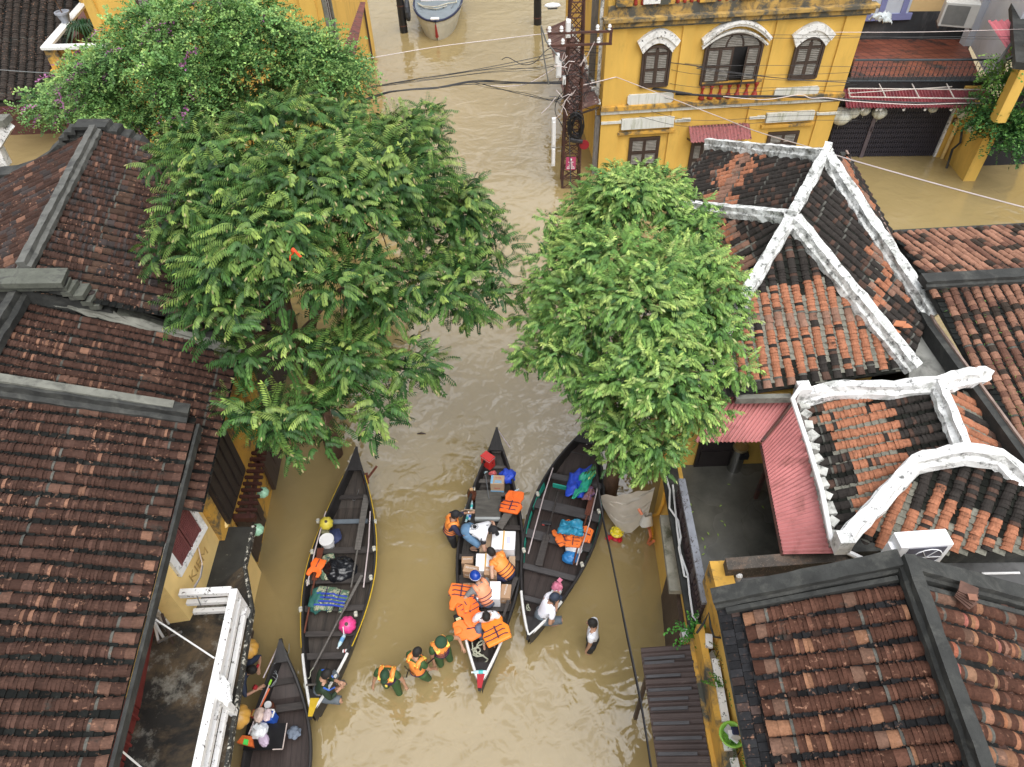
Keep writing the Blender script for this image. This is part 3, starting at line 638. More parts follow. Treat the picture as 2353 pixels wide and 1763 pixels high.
fbox(mb, -.06, SW+.1, 4.86, 4.94, .1, 1); fbox(mb, -.1, SW+.15, 4.942, 5.1, .2); fbox(mb, -.15, SW+.2, 5.102, 5.2, .3); fbox(mb, 0, SW, 5.2, 5.5, .08)
wpart(mb, 'cornice', [mat('mossy_cornice', (.42, .27, .08), .9, .3, 2, dirt=(.09, .085, .07), dscale=2.2, dlo=.42, dhi=.55, bmp=.4), M_CEM_L], YR)
mb = MB(); fbox(mb, -.04, SW+.05, 2.32, 2.46, .16); wpart(mb, 'moss_ledge', M_YEL_S, YR)
M_PLAQ = mat('stained_white_plaster', (.62, .63, .6), .85, .08, 3, dirt=(.3, .32, .22), dscale=2.5, dlo=.52, dhi=.7, stretch=(3, 3, .4))
mb = MB(); fbox(mb, -.03, SW+.04, 2.19, 2.318, .1); wpart(mb, 'white_band', M_PLAQ, YR)
# parapet above
mb = MB()
for s in np.arange(.2, SW, 1.25): fbox(mb, s, s+.5, 5.5, 6.2, .16)
fbox(mb, 0, SW, 6.2, 6.35, .2); wpart(mb, 'parapet', M_YEL_S, YR)
mb = MB()
for i, s in enumerate(np.arange(.8, SW-.4, .21)): mb.lathe(fpt(s, 5.5, .06), [(.05, 0), (.06, .05), (.035, .2), (.065, .38), (.03, .6), (.05, .7)], 8)
M_REDB = mat('red_painted_baluster', (.32, .035, .02), .6, .2, 6, bmp=.1)
wpart(mb, 'parapet_balusters', M_REDB, YR)
for s in (1.05, 4.0): 
    mb = MB(); fbox(mb, s-.05, s+.45, 5.55, 6.0, .2); wpart(mb, 'parapet_plaque', M_WHT2, YR)
def plaque(px4, pr=.07, cut=.06):
    a, b, c, d = [fs(p) for p in px4]; s0 = (a[0]+d[0])/2; s1 = (b[0]+c[0])/2; z0 = (c[1]+d[1])/2; z1 = (a[1]+b[1])/2
    mb = MB(); pts = [(s0+cut, z0), (s1-cut, z0), (s1, z0+cut), (s1, z1-cut), (s1-cut, z1), (s0+cut, z1), (s0, z1-cut), (s0, z0+cut)]
    mb.poly([fpt(s, z, -.02) for s, z in pts], -FN*(pr+.02)); wpart(mb, 'white_plaque', M_PLAQ, YR)
    return s0, s1, z0, z1
plaque([Z1(705, 792), Z1(1090, 785), Z1(1088, 868), Z1(705, 874)])
p_ = plaque([C_(625, 562), C_(910, 540), C_(895, 600), C_(620, 606)])
p_ = plaque([Z1(655, 995), Z1(1095, 985), Z1(1090, 1070), Z1(650, 1080)], .12, .01)
mb = MB(); fbox(mb, p_[0]-.1, p_[1]+.08, p_[2]-.19, p_[2]-.1, .12); wpart(mb, 'mossy_sill', M_YEL_S, YR)
p_ = plaque([C_(575, 715), C_(880, 697), C_(860, 755), C_(562, 770)], .12, .01)
mb = MB(); fbox(mb, p_[0]-.1, p_[1]+.08, p_[2]-.19, p_[2]-.1, .12); wpart(mb, 'mossy_sill', M_YEL_S, YR)
mb = MB()
for a, b in ((Z1(480, 1032), Z1(650, 1026)), (Z1(1103, 1012), Z1(1235, 1010)), (C_(0, 757), C_(90, 755)), (C_(462, 742), C_(562, 737)), (C_(890, 717), C_(1018, 710))):
    (s0, z0), (s1, z1) = fs(a), fs(b); mb = MB(); fbox(mb, s0, s1, (z0+z1)/2-.04, (z0+z1)/2+.04, .11); wpart(mb, 'white_moulding', M_PLAQ, YR)
def arch_window(s0, s1, z0, zs, zt, cols, name='window', openleaf=None, top=True):
    n = 10; c = (s0+s1)/2; hw = (s1-s0)/2
    arc = [(c+hw*math.cos(math.pi*i/n), zs+(zt-zs)*math.sin(math.pi*i/n)) for i in range(n+1)]
    out = [(s0, z0), (s1, z0)]+arc; f = MB(); f.poly([fpt(s, z, -.02) for s, z in out], -FN*.06)
    pts = [fpt(s, z, .06) for s, z in out]+[fpt(s0, z0, .06)]
    for i in range(len(pts)-1): f.beam(pts[i], pts[i+1], .07, .07, up=FN)
    if openleaf is not None:
        cwid = (s1-s0)/cols; fbox(f, s0+openleaf*cwid+.02, s0+(openleaf+1)*cwid-.02, z0+.05, zs, .045, 1)
    w = wpart(f, name, [M_WOOD, M_BLK], YR); cw = (s1-s0-.1)/cols
    for k in range(cols):
        a = s0+.05+k*cw; b = a+cw; g = MB()
        if openleaf == k: continue
        for s in (a+.03, b-.03): g.beam(fpt(s, z0+.04, .06), fpt(s, zs if cols > 2 else min(zs+.15, zt-.1), .06), .04, .055, up=FD, mi=1)
        zm = z0+(zs-z0)*.5
        for z in (z0+.06, zm, zs-.02): g.beam(fpt(a+.05, z, .06), fpt(b-.05, z, .06), .04, .06, mi=1)
        for lo, hi in ((z0+.1, zm-.04), (zm+.04, zs-.06)):
            m = max(2, int((hi-lo)/.05))
            for q in range(m): z = lo+(q+.5)*(hi-lo)/m; g.beam(fpt(a+.06, z, .055), fpt(b-.06, z, .055), .03, .032, up=(0, -.5, 1))
        wpart(g, 'shutter', [M_LOUV, M_WOOD], w)
    g = MB(); m = int((zt-zs)/.05)
    for q in range(m):
        z = zs+.05+q*.05; r = (z-zs)/(zt-zs)
        if r > .95: break
        h = hw*math.sqrt(1-r*r)-.08
        if h < .08: break
        segs = 3 if cols > 2 else 2
        for j in range(segs):
            a = -h+2*h*j/segs+.035; b = -h+2*h*(j+1)/segs-.035
            if b-a > .03: g.beam(fpt(c+a, z, .055), fpt(c+b, z, .055), .03, .032, up=(0, -.5, 1))
    wpart(g, 'fanlight_louvres', M_LOUV, w)
    if openleaf is not None:
        cwid = (s1-s0)/cols; a = fpt(s0+(openleaf+1)*cwid, 0, .06); d = (-FD*.35-FN*.9).normalized(); n_ = Vector((-d.y, d.x, 0)); g = MB()
        for t in (.03, cwid-.03): g.beam(a+d*t+Vector((0, 0, z0+.03)), a+d*t+Vector((0, 0, zs-.02)), .04, .055, up=d, mi=1)
        for z in (z0+.06, (z0+zs)/2, zs-.05): g.beam(a+d*.05+Vector((0, 0, z)), a+d*(cwid-.05)+Vector((0, 0, z)), .04, .06, mi=1)
        m = int((zs-z0-.2)/.05)
        for q in range(m): z = z0+.1+q*.05; g.beam(a+d*.06+Vector((0, 0, z)), a+d*(cwid-.06)+Vector((0, 0, z)), .03, .032, up=n_+Vector((0, 0, 1)))
        wpart(g, 'open_shutter', [M_LOUV, M_WOOD], w)
    return w
def hood(c, zs, hw, rise, w, spread=.12, pr=.12):
    n = 12; mb = MB()
    th0 = math.asin(min(1, 1)); inner = []; outer = []
    for i in range(n+1):
        t = -1+2*i/n; zi = zs+rise*(1-t*t); inner.append((c+hw*t, zi)); outer.append((c+(hw+spread)*t, zi+w*(1-.15*abs(t))))
    for i in range(n):
        q = [inner[i], inner[i+1], outer[i+1], outer[i]]; mb.poly([fpt(s, z, -.02) for s, z in q], -FN*(pr+.02))
        q2 = [((inner[i][0]+outer[i][0])/2, (inner[i][1]+outer[i][1])/2), ((inner[i+1][0]+outer[i+1][0])/2, (inner[i+1][1]+outer[i+1][1])/2), outer[i+1], outer[i]]
        mb.poly([fpt(s, z, pr-.01) for s, z in q2], -FN*.06)
    wpart(mb, 'white_hood', M_WHT2, YR)
def aw_px(bl, br, spl, spr, topp, cols, **k):
    a, b, c, d, e = [fs(p) for p in (bl, br, spl, spr, topp)]; s0 = (a[0]+c[0])/2; s1 = (b[0]+d[0])/2; z0 = (a[1]+b[1])/2; zs = (c[1]+d[1])/2
    arch_window(s0, s1, z0, zs, e[1], cols, **k); return s0, s1, z0, zs, e[1]
s0, s1, z0, zs, zt = aw_px(Z1(812, 725), Z1(1032, 718), Z1(838, 450), Z1(1072, 440), Z1(955, 385), 2)
hood((s0+s1)/2, zs+.02, (s1-s0)/2+.03, .3, .42, .2)
s0, s1, z0, zs, zt = aw_px(C_(150, 530), C_(490, 520), C_(192, 310), C_(552, 285), C_(375, 207), 4, openleaf=2)
hood((s0+s1)/2, zs+.0, (s1-s0)/2+.12, zt-zs+.02, .1, .03, .1); hood((s0+s1)/2, zs+.17, (s1-s0)/2+.14, zt-zs+.08, .17, .05, .2)
s0, s1, z0, zs, zt = aw_px(C_(705, 495), C_(876, 490), C_(765, 300), C_(940, 285), C_(852, 238), 2)
hood((s0+s1)/2, zs+.02, (s1-s0)/2+.03, .3, .42, .2)
# red baluster niche
mb = MB(); (a, z0), (b, z1) = fs(C_(135, 630)), fs(C_(500, 560)); zA = (fs(C_(150, 600))[1]); fbox(mb, a-.02, b+.15, zA-.24, zA-.16, .09); fbox(mb, a-.02, b+.15, zA+.34, zA+.42, .09); wpart(mb, 'niche_frame', M_YEL_S, YR)
mb = MB()
for k in range(7):
    s = a+.12+(b-a-.1)*k/6; mb.lathe(fpt(s, zA-.15, .03), [(.09, 0), (.1, .06), (.04, .2), (.035, .3), (.075, .42), (.06, .48)], 10)
wpart(mb, 'niche_balusters', M_REDB, YR)
# ground floor windows and door
def flouv(bl, br, tl, tr, **k):
    a, b, c, d = [fs(p) for p in (bl, br, tl, tr)]; s0 = (a[0]+c[0])/2; s1 = (b[0]+d[0])/2; z0 = (a[1]+b[1])/2; z1 = (c[1]+d[1])/2
    return louvre(YR, fpt((s0+s1)/2, (z0+z1)/2), s1-s0, z1-z0, -FN, **k)
M_DKW = mat('dark_brown_frame', (.045, .028, .022), .55, .3, 4, bmp=.2)
flouv(Z1(700, 1402), Z1(945, 1412), Z1(725, 1160), Z1(985, 1155), rows=2, frame=M_DKW)
flouv(C_(550, 985), C_(742, 985), C_(590, 835), C_(780, 830), rows=2, frame=M_DKW)
a = fs(C_(105, 870)); b = fs(C_(365, 860))
dr = louvre(YR, fpt((a[0]+b[0])/2, .62), b[0]-a[0], 1.9, -FN, cols=4, rows=3, frame=M_DKW, name='door')
mb = MB(); fbox(mb, b[0], b[0]+.05, -.2, 1.58, .05); wpart(mb, 'door_reveal', M_WHT2, YR)
a = fs(C_(80, 795)); b = fs(C_(462, 780)); zt_ = (a[1]+b[1])/2
f = lambda u, v: fpt(a[0]+(b[0]-a[0])*u, zt_-.28*v-.05*v*v, .04+.5*v)
wpart(corrugated(f, Vector((0, 0, 1)), .02, 18, 3), 'door_canopy', mat('faded_red_corrugated', (.3, .1, .1), .6, .2, 2, dirt=(.1, .05, .05), dscale=6, stretch=(3, 1, 3)), YR, solid=.012)
mb = MB()
for s in (a[0]+.03, b[0]-.03): mb.beam(fpt(s, zt_-.45, .02), fpt(s, zt_-.3, .5), .03, .05)
wpart(mb, 'canopy_bracket', M_WOOD, YR)
# left flank: pipe, post, rust coloured corrugated awning
mb = MB(); mb.tube([fpt(-.12, 2.3, -.3), fpt(-.12, -.2, -.3)], .03, 6); wpart(mb, 'drainpipe', M_WHT2, YR)
mb = MB(); mb.beam(fpt(-.1, -.2, -.06), fpt(-.1, 2.1, -.06), .16, .1, up=(0, 1, 0)); wpart(mb, 'flank_board', mat('grey_boards', (.16, .15, .14), .8, .3, 4, stretch=(6, 6, 1)), YR); mb = MB(); mb.beam(fpt(-.06, 2.6, -1.6), fpt(-.06, 5.4, -1.6), .3, .08, up=(0, 1, 0)); wpart(mb, 'flank_board', MATS['grey_boards'], YR)
mb = MB(); mb.tube([fpt(-.12, 5.6, -.3), fpt(-.14, 5.1, -.25), fpt(-.1, 4.7, -.3), fpt(-.1, 2.7, -.3)], .06, 8); wpart(mb, 'drainpipe', M_WHT, YR)
RA = root_at(fpt(-.6, 0, -3), 'rusty_corrugated_awning', 'rust brown corrugated awning behind the lattice pylon', 'awning')
f = lambda u, v: fpt(-.1-(1.0-.1*u)*v, 2.62-.32*v, .12-7.5*u)
wpart(corrugated(f, Vector((0, 0, 1)), .03, 38, 3), 'awning_sheet', mat('rust_brown_sheet', (.12, .06, .05), .75, .35, 3, dirt=(.2, .14, .11), dscale=3, bmp=.4), RA, solid=.01)
mb = MB(); mb.beam(fpt(-1.0, 2.2, .1), fpt(-.95, 2.2, -7.3), .05, .05); mb.beam(fpt(-1.0, 2.2, .08), fpt(-.1, 2.45, .08), .05, .05); wpart(mb, 'awning_frame', M_WOOD, RA)
mb = MB(); 
rr_ = random.Random(4)
for k in range(26): mb.box(fpt(-.1+rr_.uniform(-.04, .06), 2.6+rr_.uniform(-.05, .06), -.1-k*.29), (.16, .3, .05), rr_.uniform(-.3, .3))
wpart(mb, 'mortar_joint', M_WHT, RA)
# ---- house with red tiled terrace (upper right)
GP = Vector((12.41, 23.12, 0)); GD = Vector((2.81, -.15, 0)).normalized(); GN = Vector((-GD.y, GD.x, 0))
R2 = root_at(GP, 'terrace_house', 'house with red tiled terrace above a dark lattice folding gate and crimson corrugated awning', 'house')
def gpt(s, z, pr=0): return GP+GD*s-GN*pr+Vector((0, 0, z))
GX0 = -.95
mb = MB(); wallbox(mb, [gpt(GX0, 0, 0), gpt(2.85, 0, 0), gpt(2.85, 0, -.1), gpt(GX0, 0, -.1)], -.2, 2.3); wpart(mb, 'gate_backing', mat('dark_gate_panel', (.018, .016, .022), .5, .3, 3, bmp=.1), R2)
mb = MB(); n = 46
for k in range(n):
    s = GX0+.05+k*(2.85-GX0-.1)/n
    mb.beam(gpt(s, -.1, .03), gpt(s, 2.2, .03), .012, .018, up=GD)
    for sg in (1, -1):
        for z in np.arange(0, 2.1, .18): mb.beam(gpt(s, z, .045), gpt(s+.075*sg, z+.17, .045), .008, .014, up=GN)
wpart(mb, 'lattice_gate', mat('gate_lattice_metal', (.05, .045, .06), .5, .2, 4, bmp=0), R2)
mb = MB(); s = .32; mb.beam(gpt(s, -.1, .07), gpt(s, 2.2, .07), .05, .13, up=GD); mb.tube([gpt(s+.03, 1.0, .12), gpt(s+.03, 1.12, .14)], .03, 8); wpart(mb, 'gate_post', mat('gate_post_metal', (.09, .07, .08), .5, .2, 4), R2)
mb = MB(); fbw = lambda mb, s0, s1, z0, z1, p0, p1, mi=0: mb.poly([gpt(s0, z0, p0), gpt(s1, z0, p0), gpt(s1, z0, p1), gpt(s0, z0, p1)], (0, 0, z1-z0), mi=mi)
fbw(mb, 2.85, 2.92, -.2, 2.3, -.1, .1); wpart(mb, 'white_jamb', M_WHT2, R2)
mb = MB(); fbw(mb, 2.925, 3.45, -.2, 2.5, -.1, .12); wpart(mb, 'gate_pillar', M_YEL, R2)
mb = MB(); fbw(mb, 3.2, 3.6, -.2, 2.2, .122, 1.75); wpart(mb, 'side_pier', M_YEL, R2)
mb = MB(); mb.tube([gpt(3.1, 2.2, .2), gpt(3.1, -.2, .2)], .06, 8); wpart(mb, 'drainpipe', M_YEL_P, R2)
mb = MB(); mb.tube([gpt(3.35, 1.85, 1.1), gpt(3.15, 1.75, .9), gpt(3.05, 1.3, .7), gpt(3.12, .9, .8), gpt(3.02, .6, .7), gpt(3.0, -.1, .9)], .04, 6); wpart(mb, 'cable_bundle', M_CEM, R2)
mb = MB(); sg = onp(C_(1783, 768), gpt(0, 0, .13), GN); mb.beam(sg-GD*.15, sg+GD*.15, .02, .22, up=(0, 0, 1)); np_ = wpart(mb, 'number_plate', mat('brown_plate', (.09, .05, .03), .5, .1, 3, bmp=0), R2)
text('93', .2, frameM(sg-GN*.018, GD, (0, 0, 1)), mat('cream_figures', (.6, .5, .35), .6, .05, 3, bmp=0), R2, 'number')
# terrace
tA, tB, tC, tD = at(C_(1108, 505), 2.6), at(C_(1935, 503), 2.6), at(C_(1832, 250), 2.6), at(C_(1150, 250), 2.6)
m, n, b = _nodes('stained_terracotta_tiles'); tc = n.nodes.new('ShaderNodeTexCoord'); mp = n.nodes.new('ShaderNodeMapping'); n.links.new(tc.outputs['UV'], mp.inputs['Vector'])
br = n.nodes.new('ShaderNodeTexBrick'); br.offset = 0; br.inputs['Scale'].default_value = 1; br.inputs['Brick Width'].default_value = .32; br.inputs['Row Height'].default_value = .32; br.inputs['Mortar Size'].default_value = .012
br.inputs['Color1'].default_value = (.17, .055, .035, 1); br.inputs['Color2'].default_value = (.23, .075, .045, 1); br.inputs['Mortar'].default_value = (.03, .02, .02, 1); n.links.new(mp.outputs[0], br.inputs['Vector'])
f = ramp(n, tex(n, 1.4, 8, .75), [(.52, (0, 0, 0)), (.62, (1, 1, 1))]); n.links.new(mixc(n, f, br.outputs[0], (.035, .028, .026)), b.inputs['Base Color']); b.inputs['Roughness'].default_value = .45
mb = MB(); mb.poly([tA, tB, tC, tD], (0, 0, -.25)); o = wpart(mb, 'terrace_floor', m, R2); uv = o.data.uv_layers.new(name='UV')
for l in o.data.loops: v = o.data.vertices[l.vertex_index].co; uv.data[l.index].uv = (v.x+v.y*.38, v.y)
mb = MB(); mb.beam(tA+Vector((-.3, -.12, -.08)), tB+Vector((.2, -.12, -.08)), .3, .3); wpart(mb, 'terrace_kerb', mat('black_wet_cement', (.02, .021, .024), .6, .4, 3, fine=(.1, .1, .1), fscale=8, flo=.6, fhi=.75), R2)
bw0, bw1 = Vector((tD.x-1.5, tD.y+.1, 0)), Vector((tC.x+.3, tC.y, 0))
mb = MB(); wallbox(mb, [bw0, bw1, bw1+Vector((0, .3, 0)), bw0+Vector((0, .3, 0))], 0, 3.55); wpart(mb, 'stained_rear_wall', mat('black_stained_render', (.035, .04, .045), .8, .4, 1.5, dirt=(.13, .13, .13), dscale=1.2, dlo=.5, dhi=.75, stretch=(1, 1, .3)), R2)
mb = MB(); wallbox(mb, [bw0+Vector((0, .02, 0)), bw1+Vector((0, .02, 0)), bw1+Vector((0, .3, 0)), bw0+Vector((0, .3, 0))], 3.552, 7); wpart(mb, 'rear_wall', mat('pale_peach_render', (.62, .45, .22), .8, .08, 2), R2)
BP = Vector((0, (bw0.y+bw1.y)/2+.02, 0))
x0 = onp(C_(1240, 60), BP, N5).x; x1 = onp(C_(1440, 60), BP, N5).x; zb = onp(C_(1330, 115), BP, N5).z
M_BLU = mat('pale_blue_frame', (.2, .22, .42), .5, .1, 3, bmp=0)
mb = MB(); yy = BP.y-.03
for x in (x0-.3, x0+.35, x1): mb.box((x, yy-.04, zb+.9), (.2, .06, 1.6))
mb.box(((x0+x1)/2, yy-.038, zb+.06), (x1-x0+.7, .07, .22)); w = wpart(mb, 'blue_window', M_BLU, R2)
mb = MB(); mb.box(((x0+x1)/2, yy-.02, zb+.9), (x1-x0+.4, .03, 1.5)); wpart(mb, 'pane', mat('frosted_pane', (.5, .55, .62), .3, .08, 2, bmp=0), w)
# pale blue side wall at the right of the terrace
M_BLUW = mat('pale_blue_white_render', (.56, .6, .66), .75, .07, 2, dirt=(.35, .38, .42), dscale=1.2, dlo=.6, dhi=.8)
tBr = tB+Vector((.12, -.4, 0)); tCr = tC+Vector((.12, .1, 0)); dd = (tCr-tBr); dd.z = 0
mb = MB(); mb.poly([tBr, tCr, tCr+Vector((.2, 0, 0)), tBr+Vector((.2, 0, 0))], (0, 0, 5)); wpart(mb, 'side_wall', M_BLUW, R2)
mb = MB(); c = onp(C_(1850, 180), BP-Vector((0, .5, 0)), N5); mb.box((tCr.x-.2, tCr.y-.55, 5), (.5, .35, 4.8)); wpart(mb, 'wall_pier', M_BLUW, R2)
# railing on the terrace
rl0, rl1 = at(C_(1135, 382), 3.35), at(C_(2080, 380), 3.35)
b0_, b1_ = Vector((rl0.x, rl0.y, 2.62)), Vector((rl1.x, rl1.y, 2.62))
mb = MB(); mb.tube([rl0, rl1], .035, 8); mb.tube([b0_+Vector((0, 0, .05)), b1_+Vector((0, 0, .05))], .02, 6)
n = 30
for k in range(n+1):
    t = k/n; p = b0_.lerp(b1_, t); mb.tube([p, p+Vector((0, 0, .68))], .011, 4)
    if k < n:
        pts = []
        for j in range(13): a = j/12*2*math.pi; q = b0_.lerp(b1_, t+.5/n); pts.append(q+Vector((math.cos(a)*.085, 0, .36+math.sin(a)*.17)))
        mb.tube(pts, .008, 4, cap=False)
wpart(mb, 'wrought_iron_railing', mat('dark_teal_iron', (.03, .045, .055), .45, .2, 4, bmp=0), R2)
# crimson awning with pipe frame
a0, a1, a2, a3 = at(C_(1080, 685), 2.05), at(C_(2055, 682), 2.05), at(C_(1995, 572), 2.42), at(C_(1062, 560), 2.42)
f = lambda u, v: a0.lerp(a1, u).lerp(a3.lerp(a2, u), v)
wpart(corrugated(f, Vector((0, 0, 1)), .025, 46, 4), 'corrugated_awning', mat('crimson_corrugated', (.19, .022, .03), .5, .2, 2, dirt=(.12, .02, .03), dscale=1.2, stretch=(3, 1, 1), bmp=.1), R2, solid=.01)
mb = MB(); z = 2.55; c0, c1, c2, c3 = at(C_(1105, 615), z), at(C_(1990, 628), z), at(C_(1985, 570), z+.02), at(C_(1095, 562), z+.02)
for a, b in ((c0, c1), (c3, c2), (c0, c3), (c1, c2)): mb.tube([a, b], .02, 6)
for u in (.26, .5, .75): mb.tube([c0.lerp(c1, u), c3.lerp(c2, u)+Vector((-.02, .45, 0))], .02, 6)
mb.tube([c0+Vector((0, .2, .03)), c1+Vector((-.8, .9, .03))], .015, 6)
wpart(mb, 'pipe_frame', mat('old_white_pipe', (.5, .46, .42), .5, .15, 6, bmp=0), R2)
mb = MB()
for x in (1185, 1275, 1300, 1445, 1580, 1745, 1860, 1835): 
    p = at(C_(x, 695), 1.95); mb.tube([p+Vector((-.02, -.04, 0)), p+Vector((.08, .1, .02))], .04, 8)
wpart(mb, 'awning_lamp_tubes', M_WPL, R2)
# ---- house beyond: dark doorway, slanting yellow column
R8 = root_at((17.5, 22.3, 0), 'corner_yellow_house', 'yellow house with dark doorway behind the climbing vine at the right edge', 'house')
mb = MB(); wallbox(mb, [(16.3, 22.28, 0), (26, 22.2, 0), (26, 22.5, 0), (16.3, 22.5, 0)], -.2, 2.6); wpart(mb, 'wall', M_YEL, R8)
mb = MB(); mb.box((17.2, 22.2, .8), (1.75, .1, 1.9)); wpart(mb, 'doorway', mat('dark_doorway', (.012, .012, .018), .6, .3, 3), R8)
cb, ct = at(C_(2040, 765), 2.35), at(C_(2200, 470), 3.1)
mb = MB(); mb.box((cb.x, cb.y, 4.35), (.34, .34, 4.0)); wpart(mb, 'column', M_YEL, R8)
mb = MB(); mb.box((cb.x+3, cb.y+.6, 4.2), (5.6, .2, 3.6)); wpart(mb, 'upper_wall', mat('near_black_timber', (.03, .026, .026), .6, .3, 3), R8)  # upper wall in a near-black timber colour
mb = MB()
for k in range(14): mb.beam((cb.x+.5+k*.3, cb.y+.42, 2.45), (cb.x+.5+k*.3, cb.y+.42, 3.6), .04, .04, up=(0, 1, 0))
mb.beam((cb.x+.3, cb.y+.4, 3.62), (cb.x+5, cb.y+.4, 3.62), .06, .06); wpart(mb, 'balustrade', M_WOOD, R8)
tA2 = at(C_(2185, 440), 4.0); f = lambda u, v: tA2+Vector((u*3, v*2.4, v*.5))
wpart(corrugated(f, Vector((0, 0, 1)), .03, 16, 3), 'pink_canopy', mat('pink_red_corrugated', (.4, .1, .12), .5, .2, 2), R8, solid=.01)
mb = MB(); p = at(C_(2150, 60), 4.5); mb.beam(at(C_(2150, -40), 4.6), at(C_(2190, 420), 4.4), .35, .2); mb.beam(at(C_(2209, 160), 4.5), at(C_(2040, 400), 4.2), .06, .06); mb.beam(at(C_(2209, 320), 4.5), at(C_(2100, 380), 4.3), .06, .06); wpart(mb, 'timber_beam', M_CEM, R8)
# ================================================================== pavilion with the fan of white ridges
pc = Plane(at(F_(430, 890), 4.3), at(F_(1490, 790), 4.3), 31, -1)
if pc.v.y < 0: pc = Plane(at(F_(430, 890), 4.3), at(F_(1490, 790), 4.3), 31, 1)
A2 = pc.hit(D_(1705, 480)); SE1 = pc.hit(D_(1962, 800)); SWp = pc.hit(D_(1480, 870))
A1 = at(D_(1776, 347), A2.z+.02)
pd = Plane(A2, A1, c=SE1); SE2 = pd.hit(D_(2003, 690)); A1b = A1
E0 = at(D_(1832, 338), 4.75); pe = Plane(A1, SE2, c=E0)
E1 = pe.hit(D_(2010, 655))
Ww = at(D_(1500, 458), 4.75); pa = Plane(A2, A1, c=Ww); Wn = pa.hit(D_(1530, 322)); Ww = pa.hit(D_(1440, 452)); Wn2 = pa.hit(D_(1458, 402))
pb = Plane(A2, Ww, c=SWp)
R3 = root_at((5.6, 10.5, 0), 'white_ridged_pavilion', 'upper pavilion, black and orange tiles fanned under mottled white ridges', 'pavilion')
cz = col_pav(.12, .62)
def facet(root, pl, poly, sp, cf, gf, seed, name='tile_roof', **k):
    mb = MB(); tiles(mb, pl, poly, sp, cf, gf, seed, **k); o = wpart(mb, name, M_TILE2, root); 
    mb = MB(); slab_under(mb, pl, poly, .12); wpart(mb, 'roof_deck', M_CEM, root); return o
facet(R3, pc, [SWp, SE1, A2], .2, col_pav(.1, .6), gap_pav(.1, .6), 51, rr=.36, tl=.05, longp=1.1, wav=.015)
facet(R3, pd, [A2, SE1, SE2, A1], .2, col_pav(.25, .42), gap_pav(.3, .45), 52, tl=.07, longp=.6)
facet(R3, pe, [A1, SE2, E1, E0], .2, col_pav(.5, .72), gap_dark, 53, tl=.07, longp=.6)
facet(R3, pa, [A2, Ww, Wn2, Wn, A1], .2, col_pav(.3, .5), gap_pav(.35, .5), 54, tl=.07, longp=.7)
facet(R3, pb, [A2, SWp, Ww], .2, col_pav(.4, .62), gap_pav(.45, .6), 55, tl=.07, longp=.7)
for i, (a, b) in enumerate(((A1, A2), (A1, Wn), (A1, SE2), (A2, Ww), (A2, SWp), (A2, SE1))):
    a = Vector(a); b = Vector(b); d = (b-a).normalized(); mb = MB()
    ridge(mb, [a-d*(.0 if i else .35)+Vector((0, 0, -.02)), b+d*.02], (.2, .19, .27, .22, .21, .25)[i], (.24, .24, .26, .22, .23, .24)[i], 60+i, jit=.018, top=.75)
    wpart(mb, 'white_ridge', M_WHT, R3)
# gutter wall along the east side
k0, k1, k2 = at(D_(1822, 328), 4.5), at(D_(2012, 700), 4.5), at(D_(2230, 1000), 4.5)
BG = root_at((8, 9, 0), 'long_gutter_wall', 'long black parapet wall running diagonally behind the white ridged roofs', 'wall')
mb = MB()
for a, b in ((k0, k1), (k1, k2)): 
    a, b = Vector(a), Vector(b); mb.beam(a+Vector((0, 0, -.14)), b+Vector((0, 0, -.14)), .16, .28)
mb.poly([k0+Vector((.06, 0, -.29)), k1+Vector((.06, 0, -.29)), k2+Vector((.06, 0, -.29)), k2+Vector((-.06, 0, -.29)), k1+Vector((-.06, 0, -.29)), k0+Vector((-.06, 0, -.29))], (0, 0, -4.4))
wpart(mb, 'parapet', M_CEM, BG)
mb = MB(); mb.beam(k0+Vector((.06, 0, .02)), k1+Vector((.06, 0, .02)), .04, .04); mb.beam(k1+Vector((.06, 0, .02)), k2+Vector((.06, 0, .02)), .04, .04); wpart(mb, 'worn_edge', mat('worn_pink_edge', (.25, .18, .15), .8, .3, 6, bmp=0), BG)
# cement flashing between
mb = MB(); z = 4.12; fl = [at(D_(1965, 790), 4.2), at(D_(2005, 690), 4.25), at(D_(2120, 860), 4.2), at(D_(2010, 850), 4.15), at(D_(1960, 850), 4.15)]
mb.poly(fl, (0, 0, -.15)); wpart(mb, 'cement_flashing', mat('pale_cement_flashing', (.24, .24, .22), .85, .15, 3, dirt=(.1, .1, .09), dscale=2), R3)
mb = MB(); mb.beam(pc.hit(F_(380, 900))+Vector((0, -.02, -.1)), pc.hit(F_(735, 893))+Vector((0, -.02, -.1)), .1, .12); wpart(mb, 'eave_gutter', M_CEM_L, R3)
mb = MB(); wallbox(mb, [(SWp.x+.4, SWp.y+.5, 0), (SE1.x-.2, SE1.y+.5, 0), (E1.x-.3, E1.y+.2, 0), (E0.x-.4, E0.y-.2, 0), (Wn.x+.4, Wn.y-.2, 0), (Ww.x+.5, Ww.y, 0)], -.3, 4.15); wpart(mb, 'wall', M_YEL, R3)
